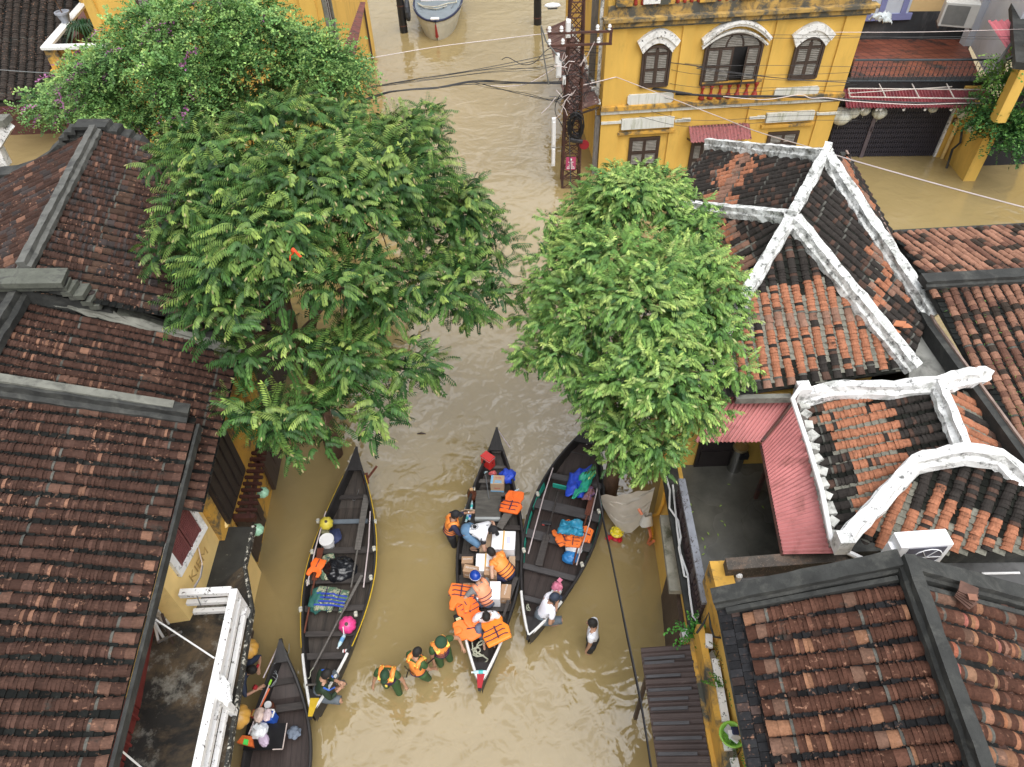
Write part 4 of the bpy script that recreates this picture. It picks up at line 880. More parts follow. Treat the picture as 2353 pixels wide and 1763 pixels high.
# ---- lower pavilion
pw = Plane(at(F_(780, 960), 4.0), at(F_(1010, 1660), 4.0), 22, -1)
B1 = pw.hit(D_(2018, 842)); B2 = pw.hit(D_(2078, 990)); Bl = pw.hit(D_(1738, 868)); Bll = at(D_(1815, 1178), 4.0)
B2l = pw.hit(D_(1972, 1010)) ; B2m = at(D_(2140, 1000), B2.z)
Brr = at(D_(2240, 1085), 4.3); Br = at(D_(2118, 820), 4.35)
R4 = root_at((6.3, 6.5, 0), 'lower_white_ridged_roof', 'lower hipped roof with bright white flaking ridges beside the pink awning', 'pavilion')
facet(R4, pw, [Bl, Bll, B2l, B2, B1], .205, col_pav(.18, .62), gap_pav(.15, .6), 61, tl=.055, longp=2.5, endin=.0)
pe4 = Plane(B1, B2, c=at(D_(2190, 1010), 4.15)); X1 = pe4.hit(D_(2122, 860)); X2 = pe4.hit(D_(2240, 1040)); X3 = pe4.hit(D_(2165, 1005))
facet(R4, pe4, [B1, X1, X2, X3, B2], .205, col_pav(.35, .9), gap_pav(.3, .8), 62, tl=.3, longp=5)
ps4 = Plane(B2l, B2m, c=at(D_(2010, 1190), 3.9)); Y1 = ps4.hit(D_(1820, 1195)); Y2 = ps4.hit(D_(2260, 1195)); Y3 = ps4.hit(D_(2260, 1090))
facet(R4, ps4, [B2l, Y1, Y2, Y3, B2m], .205, col_pav(.1, .62), gap_pav(.1, .55), 63, tl=.06, longp=2.5)
mb = MB(); ridge(mb, [Bl+Vector((-.08, 0, 0)), Bl.lerp(B1, .25)+Vector((0, .08, .03)), Bl.lerp(B1, .7)+Vector((0, -.03, .02)), B1, B1+(Br-B1)*.5+Vector((0, 0, .03)), Br], .26, .24, 71, jit=.02, top=.6); wpart(mb, 'white_ridge', M_RDG, R4)
mb = MB(); ridge(mb, [B1, B2], .22, .25, 72, jit=.015, top=.5); wpart(mb, 'white_ridge', M_RDG, R4)
mb = MB(); ridge(mb, [Bll+Vector((-.05, -.05, 0)), B2l, B2, B2m, Brr], .24, .27, 73, jit=.018, top=.65); wpart(mb, 'white_ridge', M_RDG, R4)
mb = MB(); mb.beam(Bl+Vector((-.1, 0, .08)), Bl+Vector((-.12, -.01, .42)), .2, .2, up=(0, 1, 0)); mb.beam(Bll+Vector((-.06, -.08, .05)), Bll+Vector((-.06, -.08, .36)), .2, .2, up=(0, 1, 0)); wpart(mb, 'ridge_end', M_RDG, R4)
mb = MB()
for k in range(12):
    p = Bl.lerp(Bll, (k+.5)/12); mb.box(p+Vector((-.06, 0, .03)), (.16, .13+.08*(k % 3 == 0), .14), k*.7)
mb.beam(Bl+Vector((-.1, 0, -.06)), Bll+Vector((-.1, 0, -.06)), .08, .1); wpart(mb, 'eave_mortar', mat('broken_white_mortar', (.45, .45, .42), .85, .3, 6, dirt=(.08, .08, .07), dscale=7), R4)
mb = MB(); pts = [at(D_(*p), z) for p, z in (((1735, 828), 4.5), (1 and (1712, 862), 4.4), ((1745, 960), 4.2), ((1775, 1060), 4.15), ((1795, 1165), 4.1), ((1815, 1185), 4.1), ((1862, 1208), 4.0))]
mb.tube(pts, .04, 8); wpart(mb, 'white_pipe', M_WPL, R4)
mb = MB(); wallbox(mb, [(Bl.x+.2, Bl.y-.1, 0), (Bll.x+.25, Bll.y, 0), (8.5, Bll.y, 0), (8.5, B1.y+.4, 0)], -.3, 3.8); wpart(mb, 'wall', M_CEM, R4)
# ---- plain tile roofs behind (right edge)
R5 = root_at((9, 9.5, 0), 'weathered_tile_roof_house', 'right edge house with a plain orange and black tile roof without white ridges', 'house')
ra5, rb5 = at(F_(1590, 205), 4.9), at(F_(2500, 150), 4.9)
pn5, dn5 = ridge_plane(ra5, rb5, 13, 1 if Vector(((rb5-ra5).y, -(rb5-ra5).x, 0)).y > 0 else -1)
ps5, ds5 = ridge_plane(ra5, rb5, 14, -1 if Vector(((rb5-ra5).y, -(rb5-ra5).x, 0)).y > 0 else 1)
def col_r5(u, f, r, lg, rt):
    k = r.uniform(.8, 1.15); x = r.random(); n_ = mnoise.noise(Vector((u*1.2, f*4, 1)))
    return tuple(c*k for c in ((.35, .18, .12) if x+n_ > .45 else ((.2, .1, .07) if x > .2 else (.06, .045, .035))))
nw = [pn5.hit(F_(*p)) for p in ((1610, 190), (2400, 150), (2400, -180), (1380, -125))]
mb = MB(); tiles(mb, pn5, nw, .16, col_r5, gap_dark, 81, tl=.2, longp=9, rr=.4); wpart(mb, 'north_tile_roof', M_TILE2, R5)
mb = MB(); slab_under(mb, pn5, nw, .1); e0, e1 = nw[3], nw[2]; mb.beam(e0, e1+(e1-e0)*.1, .08, .08); wpart(mb, 'eave_board', M_CEM, R5)
sw = [ps5.hit(F_(*p)) for p in ((1605, 220), (2400, 170), (2700, 1700), (2250, 1340))]
mb = MB(); tiles(mb, ps5, sw, .185, lambda u, f, r, lg, rt: tuple(c*.75 for c in col_r5(u, f, r, lg, rt)), gap_dark, 82, tl=.1, longp=1.4, rr=.38); wpart(mb, 'south_tile_roof', M_TILE2, R5)
mb = MB(); slab_under(mb, ps5, sw, .1); wpart(mb, 'roof_deck', M_CEM, R5)
mb = MB(); ridge(mb, [ra5+Vector((-.1, 0, 0)), rb5], .3, .16, 83, jit=.008, top=.8); wpart(mb, 'ridge_cap', M_CEM, R5)
# ---- terrace with the pink awning
ZT = 2.1
R6 = root_at((3.6, 6.2, 0), 'walled_terrace', 'roof terrace with wet dark floor and dark turned balustrade facing the street', 'terrace')
c0 = at(Z3(625, 270), 2.2); c1 = at(Z3(790, 1350), 2.2); c2 = at(Z3(860, 1600), 2.2)
wx0, wx1 = c0.x+.02, c1.x+.02
mb = MB(); wall_run(mb, [(wx0+.02, 8.2, 0), (wx1, 4.2, 0)], -.3, 2.14, .3, -1 if False else -1); wpart(mb, 'street_wall', M_YEL, R6)
mb = MB(); mb.beam((wx0+.08, 8.2, 2.17), (wx1+.06, 4.25, 2.17), .3, .08); wpart(mb, 'coping', M_CEM, R6)
l0, l1 = at(Z3(660, 640), 1.85), at(Z3(760, 1360), 1.85)
mb = MB(); mb.beam((l0.x-.02, l0.y, 1.8), (l1.x-.02, l1.y, 1.8), .32, .12); wpart(mb, 'door_canopy', mat('mossy_pale_ledge', (.3, .29, .24), .85, .3, 3, dirt=(.08, .08, .05), dscale=2.5), R6)
mb = MB(); dA, dB = at(Z3(600, 1100), .6), at(Z3(660, 1560), .6)
yA, yB = 6.55, 5.1
mb.beam((wx0-.02, yA, .75), (wx1-.03, yB, .75), .08, 1.7)
for k in range(4): 
    y = yA-(yA-yB)*(k+.5)/4; mb.beam((wx0-.07, y, .1), (wx0-.07, y, 1.5), .03, .26, up=(0, 1, 0))
wpart(mb, 'folding_door', M_WOOD, R6)
m, n, b = _nodes('wet_concrete'); c = ramp(n, tex(n, 1.6, 8, .65), [(.3, (.045, .045, .039)), (.7, (.12, .116, .098))]); n.links.new(c, b.inputs['Base Color'])
rg = ramp(n, tex(n, .5, 3, .5), [(.45, (.45,)*3), (.56, (.06,)*3)]); n.links.new(rg, b.inputs['Roughness']); bump(n, b, tex(n, 30, 6, .7), .12, .01); M_WET = m
bkx0, bky = 3.2, at(Z3(900, 155), ZT).y
mb = MB(); mb.poly([(wx0+.2, bky, ZT), (wx1+.2, 4.2, ZT), (5.2, 4.2, ZT), (5.6, bky, ZT)], (0, 0, -.15)); wpart(mb, 'floor', M_WET, R6)
mb = MB(); wallbox(mb, [(wx0-.0, bky, 0), (5.8, bky-.05, 0), (5.8, bky+.15, 0), (wx0, bky+.15, 0)], ZT, 4.0); wpart(mb, 'rear_wall', M_YEL, R6)
dr0, dr1 = at(Z3(880, 155), ZT), at(Z3(1205, 150), ZT)
mb = MB(); mb.box(((dr0.x+dr1.x)/2, bky-.03, ZT+.8), (dr1.x-dr0.x, .06, 1.6)); 
for k in range(3): mb.box(((dr0.x+dr1.x)/2, bky-.07, ZT+.3+k*.45), (dr1.x-dr0.x-.12, .03, .36))
wpart(mb, 'dark_door', mat('very_dark_door', (.018, .014, .014), .5, .3, 4), R6)
hr0, hr1 = at(Z3(770, 300), 2.75), at(Z3(1000, 1480), 2.75)
mb = MB(); mb.beam(hr0, hr1, .12, .07); wpart(mb, 'handrail', mat('worn_grey_paint', (.2, .21, .24), .6, .2, 4, fine=(.04, .03, .03), fscale=12, flo=.55, fhi=.6), R6)
mb = MB(); n_ = 24
lo0, lo1 = Vector((hr0.x, hr0.y, ZT+.12)), Vector((hr1.x, hr1.y, ZT+.12)); mb.beam(lo0, lo1, .12, .07)
for k in range(n_):
    p = lo0.lerp(lo1, (k+.5)/n_)
    if k in (5, 11, 17): mb.beam(p, p+Vector((0, 0, .5)), .11, .14, up=(0, 1, 0))
    else: mb.lathe(p, [(.05, 0), (.05, .06), (.03, .1), (.055, .2), (.03, .3), (.055, .4), (.03, .47), (.045, .52)], 8)
wpart(mb, 'turned_balusters', mat('dark_brown_turned_wood', (.045, .03, .032), .5, .3, 4), R6)
mb = MB(); pts = [at(Z3(*p), 2.3) for p in ((620, 265), (660, 400), (655, 570), (740, 690), (765, 850), (745, 950), (800, 1220), (835, 1230))]; mb.tube(pts, .018, 6)
pts = [at(Z3(*p), 2.3) for p in ((688, 350), (710, 560), (730, 780), (760, 1000), (830, 1200), (850, 1400), (880, 1600), (905, 1640), (965, 1530))]; mb.tube(pts, .018, 6); wpart(mb, 'white_conduit', M_WPL, R6)
mb = MB(); X_ = wx0-.06
def on6(p): return onp(p, (X_, 0, 0), (1, 0, 0))
pts = [on6(Z7(*p)) for p in ((1480, 230), (1430, 480), (1350, 660), (1210, 720), (1180, 800), (1210, 900), (1230, 1060), (1220, 1170))]; mb.tube(pts, .035, 8); wpart(mb, 'yellow_pipe', mat('yellow_pipe', (.68, .36, .04), .45, .1, 3, bmp=0), R6)
mb = MB(); pts = [on6(Z7(*p))+Vector((-.07, 0, 0)) for p in ((1180, 870), (1250, 980), (1270, 1100), (1215, 1230))]; mb.tube(pts, .03, 8)
mb.tube([on6(Z7(1310, 1185))+Vector((-.05, 0, 0)), on6(Z7(1245, 1250))+Vector((-.07, 0, 0))], .03, 8); wpart(mb, 'orange_pipe', mat('orange_pipe', (.62, .17, .07), .4, .1, 3, bmp=0), R6)
# pink awning (two planes)
PK = root_at((5, 7, 0), 'pink_corrugated_awning', 'faded pink corrugated awning bent round a corner above the wet terrace', 'awning')
pk_n = [at(D_(1560, 857), 4.0), at(D_(1725, 855), 4.0), at(D_(1645, 955), 3.7), at(D_(1500, 955), 3.7)]
f = lambda u, v: pk_n[0].lerp(pk_n[1], u).lerp(pk_n[3].lerp(pk_n[2], u), v)
M_PINK = mat('faded_pink_sheet', (.46, .17, .165), .5, .14, 1.5, dirt=(.26, .09, .08), dscale=2, bmp=.12, fine=(.1, .04, .03), fscale=18, flo=.72, fhi=.76)
wpart(corrugated(f, Vector((0, 0, 1)), .016, 16, 4), 'rear_sheet', M_PINK, PK, solid=.008)
pk_w = [at(D_(1712, 872), 4.01), at(D_(1812, 1195), 3.98), at(D_(1692, 1197), 3.65), at(D_(1645, 957), 3.7)]
f2 = lambda u, v: pk_w[0].lerp(pk_w[1], u).lerp(pk_w[3].lerp(pk_w[2], u), v)
wpart(corrugated(f2, Vector((0, 0, 1)), .016, 34, 4), 'side_sheet', M_PINK, PK, solid=.008)
mb = MB(); mb.tube([pk_w[3]+Vector((0, 0, .03)), pk_w[3].lerp(pk_w[0], .5)+Vector((.02, 0, .05)), pk_w[0]+Vector((0, 0, .03))], .025, 6); wpart(mb, 'mitre_joint', M_RUST, PK)
mb = MB(); mb.tube([pk_w[3]+Vector((0, 0, -.05)), pk_w[2]+Vector((0, 0, -.05))], .025, 6)
mb.beam(pk_w[3]+Vector((.25, 0, -.05)), (pk_w[3].x+.25, pk_w[3].y, ZT), .06, .06, up=(0, 1, 0)); wpart(mb, 'support', M_RUST, PK)
# ---- bottom right house
e7a, e7b = at(H_(255, 575), 4.2), at(H_(460, 1650), 4.2); pl7 = Plane(e7a, e7b, 22, -1)
T7 = pl7.hit(H_(1440, 395)); T7b = pl7.hit(H_(1890, 1650)); rdir = (T7b-T7).normalized(); T7b = T7+rdir*5
e7b = e7a+(e7b-e7a).normalized()*6; e7t = pl7.hit(H_(262, 560))
R7 = root_at((4.5, 3.5, 0), 'dark_ridged_house', 'lower right house with black cement ridge and planted yellow balcony', 'house')
rs_ = .55   # flat tile border at the eave
def up7(p, k): return Vector(p)+pl7.v*k
n7 = pl7.hit(H_(1400, 395)); w7 = pl7.hit(H_(380, 560))
u_n = pl7.uv(n7)[0]
v_t = pl7.uv(T7)[1]; ue = pl7.uv(e7b)[0]; ut = pl7.uv(e7t)[0]
sgnu = 1 if ue > ut else -1
P7 = [pl7.pt(ut+sgnu*.28, .26), pl7.pt(ue, .26), pl7.pt(ue, v_t-.1), pl7.pt(ut+sgnu*.28, v_t-.1)]
def gap_brick(u, f, r):
    k = r.uniform(.5, 1.4); return (.015*k, .015*k, .016*k) if r.random() > .12 else (.05*k, .03*k, .024*k)
def col7(u, f, r, lg, rt):
    base = (.08, .036, .024); x = r.random()+mnoise.noise(Vector((u*1.1, f*5, 7)))*.18
    if x < .04: base = (.26, .13, .075)
    elif x < .18: base = (.12, .055, .037)
    if lg and x > .6: base = (.15, .085, .06)
    k = r.uniform(.75, 1.15); return tuple(c*k for c in base)
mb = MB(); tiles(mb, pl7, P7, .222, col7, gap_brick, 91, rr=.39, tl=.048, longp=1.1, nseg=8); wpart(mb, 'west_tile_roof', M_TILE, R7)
mb = MB(); rr_ = random.Random(5)
for i in range(int(abs(ue-ut)/.1)):
    for j in range(2):
        u = ut+sgnu*(.05+i*.1+(j % 2)*.05); v = .0+j*.15; k = rr_.uniform(.6, 1.5); c = (.02*k, .02*k, .022*k) if rr_.random() > .12 else (.05*k, .034*k, .03*k)
        q = [pl7.pt(u-.047, v, .01), pl7.pt(u+.047, v, .01), pl7.pt(u+.047, v+.143, .002), pl7.pt(u-.047, v+.143, .002)]; mb.poly(q, -pl7.n*.03, c)
wpart(mb, 'flat_tile_border', M_TILE, R7)
pl7e, dn7 = ridge_plane(T7, T7b, 22, 1 if Vector((rdir.y, -rdir.x, 0)).x > 0 else -1)
def col7e(u, f, r, lg, rt):
    c = col7(u, f, r, lg, rt); 
    if r.random() < .2: c = tuple(x*r.uniform(.8, 1.2) for x in (.27, .13, .075))
    if f < .45 and .36+.05*math.sin(u*3) < f and r.random() < .3: c = (.5, .19, .09)
    return c
P7e = [T7+rdir*.15+dn7*.1, T7b+dn7*.1, T7b+dn7*4.5, T7+rdir*.15+dn7*4.5]
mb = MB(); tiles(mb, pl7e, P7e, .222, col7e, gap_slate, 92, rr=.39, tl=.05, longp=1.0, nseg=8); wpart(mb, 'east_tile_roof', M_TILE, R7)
mb = MB(); slab_under(mb, pl7, [pl7.pt(ut, -.03), pl7.pt(ue, -.03), pl7.pt(ue, v_t), pl7.pt(ut, v_t)], .1, .035); slab_under(mb, pl7e, P7e, .1); wpart(mb, 'roof_deck', M_CEM, R7)
mb = MB(); ridge(mb, [T7-rdir*.05, T7b], .2, .26, 93, jit=.008, top=.7); wpart(mb, 'ridge_cap', M_CEM, R7)
mb = MB(); ridge(mb, [pl7.pt(ut+sgnu*.1, -.03, 0), pl7.pt(ut+sgnu*.02, v_t, 0)], .26, .2, 94, jit=.006, top=.8)
ridge(mb, [T7+rdir*.02, T7+rdir*.02+dn7*4.5], .26, .2, 95, jit=.006, top=.8); wpart(mb, 'gable_kerb', M_CEM, R7)
mb = MB(); mb.beam(pl7.pt(ut+sgnu*.27, .1, .04), pl7.pt(ut+sgnu*.22, v_t-.1, .04), .06, .09); mb.beam(T7+rdir*.25+dn7*.15+pl7e.n*.04, T7+rdir*.25+dn7*4.4+pl7e.n*.04, .06, .09)
for s in (-.16, .16): pass
wpart(mb, 'kerb_step', M_CEM, R7)
# wall under the west eave, planted balcony
xw7 = e7a.x+.28
mb = MB(); wallbox(mb, [(xw7, e7a.y+.02, 0), (xw7-.07, e7a.y-5, 0), (xw7+4, e7a.y-5, 0), (xw7+4, e7a.y+.02, 0)], -.3, 4.05); wpart(mb, 'wall', M_YEL, R7)
mb = MB(); pB0, pB1 = at(Z4(700, 350), 2.75), at(Z4(960, 1640), 2.75)
bx0, bx1 = 2.58, 2.5
mb.poly([(bx0, 4.72, 0), (bx1, 1.0, 0), (bx1+.5, 1.0, 0), (bx0+.5, 4.72, 0)], (0, 0, 2.3)); mb.poly([(bx0+.06, 4.72, 2.3), (bx1+.06, 1.0, 2.3), (bx1+.16, 1.0, 2.3), (bx0+.16, 4.72, 2.3)], (0, 0, .42)); wpart(mb, 'balcony_parapet', M_YEL_S, R7)
mb = MB()
for (a, b) in ((Z4(795, 260), Z4(800, 400)), (Z4(862, 520), Z4(975, 1180)), (Z4(970, 1340), Z4(1000, 1480)), (Z4(1055, 1560), Z4(1085, 1700))):
    p, q = at(a, 2.76), at(b, 2.76); mb = MB(); mb.beam((p.x+.03, p.y, 2.74), (q.x+.03, q.y, 2.74), .1, .05); wpart(mb, 'white_coping', M_WHT2, R7)
mb = MB(); mb.poly([(bx0+.16, 4.6, 2.3), (bx1+.16, 1.0, 2.3), (xw7-.02, 1.0, 2.3), (xw7, 4.6, 2.3)], (0, 0, .06)); wpart(mb, 'balcony_floor', M_CEM_L, R7)
mb = MB(); pts = [at(Z4(*p), 3.0) for p in ((690, 250), (760, 150), (815, 35), (835, 180), (870, 290), (945, 300))]; mb.tube(pts, .018, 6); wpart(mb, 'old_cable', M_CEM, R7)
# ledge with rubble, block between terrace and house
RB = root_at((4.5, 5, 0), 'mossy_parapet_block', 'mossy speckled parapet block between the wet terrace and the lower right house', 'parapet')
q = [at(H_(315, 330), 3.6), at(H_(700, 300), 3.6), at(H_(1320, 255), 3.6), at(H_(1330, 330), 3.6), at(H_(330, 405), 3.6)]
mb = MB(); mb.poly(q, (0, 0, -1.45)); wpart(mb, 'speckled_block', mat('speckled_mossy_concrete', (.07, .06, .05), .85, .3, 5, dirt=(.16, .11, .08), dscale=4, fine=(.4, .3, .25), fscale=40, flo=.6, fhi=.63, bmp=.4), RB)
g = [at(H_(320, 405), 3.3), at(H_(1340, 330), 3.3), at(H_(2300, 260), 3.3), at(H_(2300, 560), 3.3), at(H_(1420, 330), 3.4), at(H_(240, 520), 3.3)]
mb = MB(); mb.poly(g, (0, 0, -1.1)); wpart(mb, 'flat_gutter', mat('damp_grey_gutter', (.1, .1, .1), .6, .3, 2, dirt=(.03, .03, .03), dscale=1.5), RB)
q = [at(H_(1690, 235), 3.55), at(H_(2300, 215), 3.55), at(H_(2300, 290), 3.55), at(H_(1690, 300), 3.55)]
mb = MB(); mb.poly(q, (0, 0, -.3)); wpart(mb, 'black_ledge', M_CEM, RB)
nwp = at(Z3(1190, 1060), 3.45); x7 = e7a.x+.26
mb = MB(); wallbox(mb, [(x7, nwp.y, 0), (x7, e7a.y+.0, 0), (x7+.3, e7a.y+.0, 0), (x7+.3, nwp.y, 0)], 1.9, 3.42); wpart(mb, 'yellow_side', M_YEL_S, RB)
# rusty corrugated street awning, bottom
RU = root_at((2.2, 3.6, 0), 'dark_corrugated_awning', 'dark brown patched corrugated awning over the street at the bottom right', 'awning')
u0, u1, u2, u3 = at(Z4(100, 410), 1.95), at(Z4(280, 1657), 1.95), at(Z4(870, 1800), 2.28), at(Z4(622, 372), 2.28)
dz = (u1-u0); u1 = u0+dz*1.45; u2 = u3+(at(Z4(840, 1657), 2.28)-u3)*1.45
rr_ = random.Random(9); hh = [rr_.uniform(-.006, .012) for _ in range(80)]
f = lambda u, v: u0.lerp(u1, u).lerp(u3.lerp(u2, u), v)+Vector((0, 0, hh[int(u*30)]*2+.012*math.sin(u*60*math.pi)))
mb = MB(); mb.sheet(f, 240, 6); wpart(mb, 'patched_sheet', mat('patched_brown_sheet', (.055, .036, .032), .6, .3, 1.2, dirt=(.16, .13, .11), dscale=1.3, dlo=.6, dhi=.72, stretch=(.7, 3, 1), bmp=.3), RU, solid=.012)
mb = MB()
for k in (2, 3, 6, 9, 11, 13, 16, 19, 22):
    u = k/24*.66+.02; mb.beam(u0.lerp(u1, u).lerp(u3.lerp(u2, u), .03)+Vector((0, 0, .03)), u0.lerp(u1, u).lerp(u3.lerp(u2, u), rr_.uniform(.6, .92))+Vector((0, 0, .035)), .045, .02)
wpart(mb, 'overlap_ribs', mat('slate_grey_sheet', (.06, .058, .062), .5, .3, 3, stretch=(1, 5, 1)), RU)
mb = MB(); mb.beam(u0+Vector((.03, -.05, -.05)), u1+Vector((.03, 0, -.05)), .05, .05); mb.beam((u0.x+.05, u0.y-.4, -.2), (u0.x+.05, u0.y-.4, 1.9), .06, .06, up=(0, 1, 0)); wpart(mb, 'awning_frame', M_WOOD, RU)
# ================================================================== TREES
random.seed(11)
def spray_proto(kind, rnd):
    """one leafy twig: array of verts (n,3) faces, and a per-vertex tone (0 base .. 1 tip)"""
    V = []; T = []; tone = []
    def leaf(p, d, n, L, w, t):
        s = d.cross(n).normalized(); n = s.cross(d).normalized(); b = len(V); m = p+d*(L*.5)-n*(L*.04); tip = p+d*L-n*(L*.22)
        V.extend([p, p+d*(L*.45)+s*w/2-n*.006, p+d*(L*.45)-s*w/2-n*.006, m, tip, p+d*(L*.8)+s*w*.36-n*(L*.12), p+d*(L*.8)-s*w*.36-n*(L*.12)])
        T.extend([(b, b+1, b+3), (b, b+3, b+2), (b+1, b+5, b+3), (b+3, b+6, b+2), (b+3, b+5, b+4), (b+3, b+4, b+6)]); tone.extend([t]*7)
    if kind == 'pinnate':
        L = .5; n_ = 10
        for i in range(n_):
            t = i/(n_-1); p = Vector((t*L, 0, .12*t-.24*t*t)); d0 = Vector((1, 0, .12-.6*t)).normalized()
            for sg in (-1, 1):
                d = (d0*.42+Vector((0, sg*.62, -.5-.3*rnd.random()))).normalized(); leaf(p, d, Vector((.5, 0, 1)), .185*(1-.25*t)*rnd.uniform(.85, 1.15), .044, t)
        leaf(Vector((L, 0, -.12)), Vector((1, 0, -.7)).normalized(), Vector((0, 0, 1)), .13, .045, 1.25)
    elif kind == 'broad':
        L = .34; n_ = 6
        for i in range(n_):
            t = i/(n_-1); p = Vector((t*L, 0, .12*t-.2*t*t)); d0 = Vector((1, 0, .1-.5*t)).normalized()
            for sg in (-1, 1):
                d = (d0*.6+Vector((0, sg*.7, -.4-.35*rnd.random()))).normalized(); leaf(p, d, Vector((0, 0, 1)), .17*(1-.2*t)*rnd.uniform(.85, 1.1), .06, t)
        leaf(Vector((L, 0, -.06)), Vector((1, 0, -.5)).normalized(), Vector((0, 0, 1)), .17, .06, 1.2)
    elif kind == 'whorl':
        for k in range(3):
            a0 = rnd.uniform(0, 6.28); q = Vector((k*.1, 0, k*.03))
            for i in range(6):
                a = a0+i*1.05; d = Vector((math.cos(a)*.8+.35, math.sin(a)*.8, .25-.3*rnd.random())).normalized(); leaf(q, d, Vector((0, 0, 1)), rnd.uniform(.15, .2), .052, k/2.)
    else:
        for i in range(18):
            t = i/17; p = Vector((t*.5, rnd.uniform(-.03, .03), .1*t-.28*t*t)); a = rnd.uniform(0, 6.28); d = Vector((.4, math.cos(a), .5*math.sin(a)+.2)).normalized(); leaf(p, d, Vector((0, 0, 1)), .075, .055, t)
    return np.array([tuple(v) for v in V], np.float32), np.array(T, np.int32), np.array(tone, np.float32)
def foliage(name, blobs, kind, dens, pal, seed, root, m, size=1., tipc=(.5, .42, .2), tipp=.12, droop=.35, under=.35, flowers=None, up_bias=.25):
    rnd = random.Random(seed); protos = [spray_proto(kind, rnd) for _ in range(5)]; VV = []; TT = []; CC = []; off = 0
    for (c, r) in blobs:
        c = Vector(c); rx = r if isinstance(r, tuple) else (r, r, r*.8); ar = rx[0]*rx[1]
        tot = int(dens*ar)
        for k in range(tot):
            while True:
                d = Vector((rnd.gauss(0, 1), rnd.gauss(0, 1), rnd.gauss(up_bias, 1)))
                if d.length > .1: break
            d.normalize()
            if d.z < -.35 and rnd.random() < .7: d.z = -d.z
            inner = rnd.random() < under; q = rnd.uniform(.35, .78) if inner else rnd.uniform(.82, 1.08)
            p = c+Vector((d.x*rx[0], d.y*rx[1], d.z*rx[2]))*q
            o = Vector((d.x, d.y, d.z*.55+.1+rnd.uniform(-.3, .25))); o += Vector((rnd.gauss(0, .35), rnd.gauss(0, .35), 0)); o.z -= droop*.4; o.normalize()
            z = (Vector((0, 0, 1))+d*.5+Vector((rnd.gauss(0, .25), rnd.gauss(0, .25), 0))); y = z.cross(o).normalized(); z = o.cross(y)
            s = size*rnd.uniform(.75, 1.15)*(.9 if inner else 1); P_, T_, tn = rnd.choice(protos)
            Mx = np.array([[o.x, y.x, z.x], [o.y, y.y, z.y], [o.z, y.z, z.z]], np.float32)
            VV.append(P_@Mx.T*s+np.array(p, np.float32)); TT.append(T_+off); off += len(P_)
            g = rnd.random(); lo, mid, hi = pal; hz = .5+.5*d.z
            w = min(1, max(0, .55*g+.45*hz*(0.3 if inner else 1)-.1)); base = np.array(lerp3(lo, mid, w*2) if w < .5 else lerp3(mid, hi, w*2-1))  # paler top growth; inner and low sprays darkened, crown shade put into leaf colour
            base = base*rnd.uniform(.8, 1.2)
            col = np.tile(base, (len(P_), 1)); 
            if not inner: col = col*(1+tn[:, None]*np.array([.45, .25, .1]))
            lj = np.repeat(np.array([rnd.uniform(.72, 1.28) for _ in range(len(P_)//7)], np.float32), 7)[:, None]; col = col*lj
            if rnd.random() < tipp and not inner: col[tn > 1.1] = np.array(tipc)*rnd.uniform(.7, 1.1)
            if flowers and not inner and rnd.random() < flowers(p): col[:] = np.array((.32, .12, .26))*rnd.uniform(.7, 1.3)
            CC.append(col)
    V = np.vstack(VV).astype(np.float32); T = np.vstack(TT).astype(np.int32); C = np.vstack(CC).astype(np.float32)
    V = V-np.array(root.matrix_basis.translation, np.float32)
    me = bpy.data.meshes.new(name); me.vertices.add(len(V)); me.vertices.foreach_set('co', V.ravel()); me.loops.add(T.size); me.loops.foreach_set('vertex_index', T.ravel())
    me.polygons.add(len(T)); me.polygons.foreach_set('loop_start', np.arange(0, T.size, 3, dtype=np.int32)); me.polygons.foreach_set('loop_total', np.full(len(T), 3, np.int32))
    a = me.color_attributes.new('Col', 'FLOAT_COLOR', 'POINT'); a.data.foreach_set('color', np.hstack([C, np.ones((len(C), 1), np.float32)]).ravel()); me.update(); me.validate(); me.materials.append(m)
    me.polygons.foreach_set('use_smooth', [True]*len(me.polygons))
    ob = bpy.data.objects.new(name, me); scene.collection.objects.link(ob); ob.parent = root; return ob
M_LEAF = attr_mat('glossy_leaf', .45, spec=.24, bmp=0, trans=.1, grime=.25)
M_BARK = mat('brown_bark', (.12, .07, .045), .9, .35, 5, bmp=.6, bscale=25, stretch=(3, 3, 1))
def pxblobs(L):
    """(display x, y, radius in display px, height) -> world centre, radius"""
    out = []
    for x, y, r, z in L:
        c = at(D_(x, y), z); out.append((c, r*1.0637/FL*depth(c)))
    return out
def clump(bl, seed, k=9, fr=.42, rad=.72):
    rnd = random.Random(seed); out = []
    for c, r in bl:
        n_ = max(3, int(k*min(1.3, r/.9)))
        out.append((c, r*.62))
        for i in range(n_):
            d = Vector((rnd.gauss(0, 1), rnd.gauss(0, 1), rnd.gauss(.5, .8))).normalized()
            if d.z < -.3: d.z = -d.z
            q = r*fr*rnd.uniform(.7, 1.25); out.append((Vector(c)+Vector((d.x, d.y, d.z*.8))*(r*rad), (q, q, q*.62)))
    return out
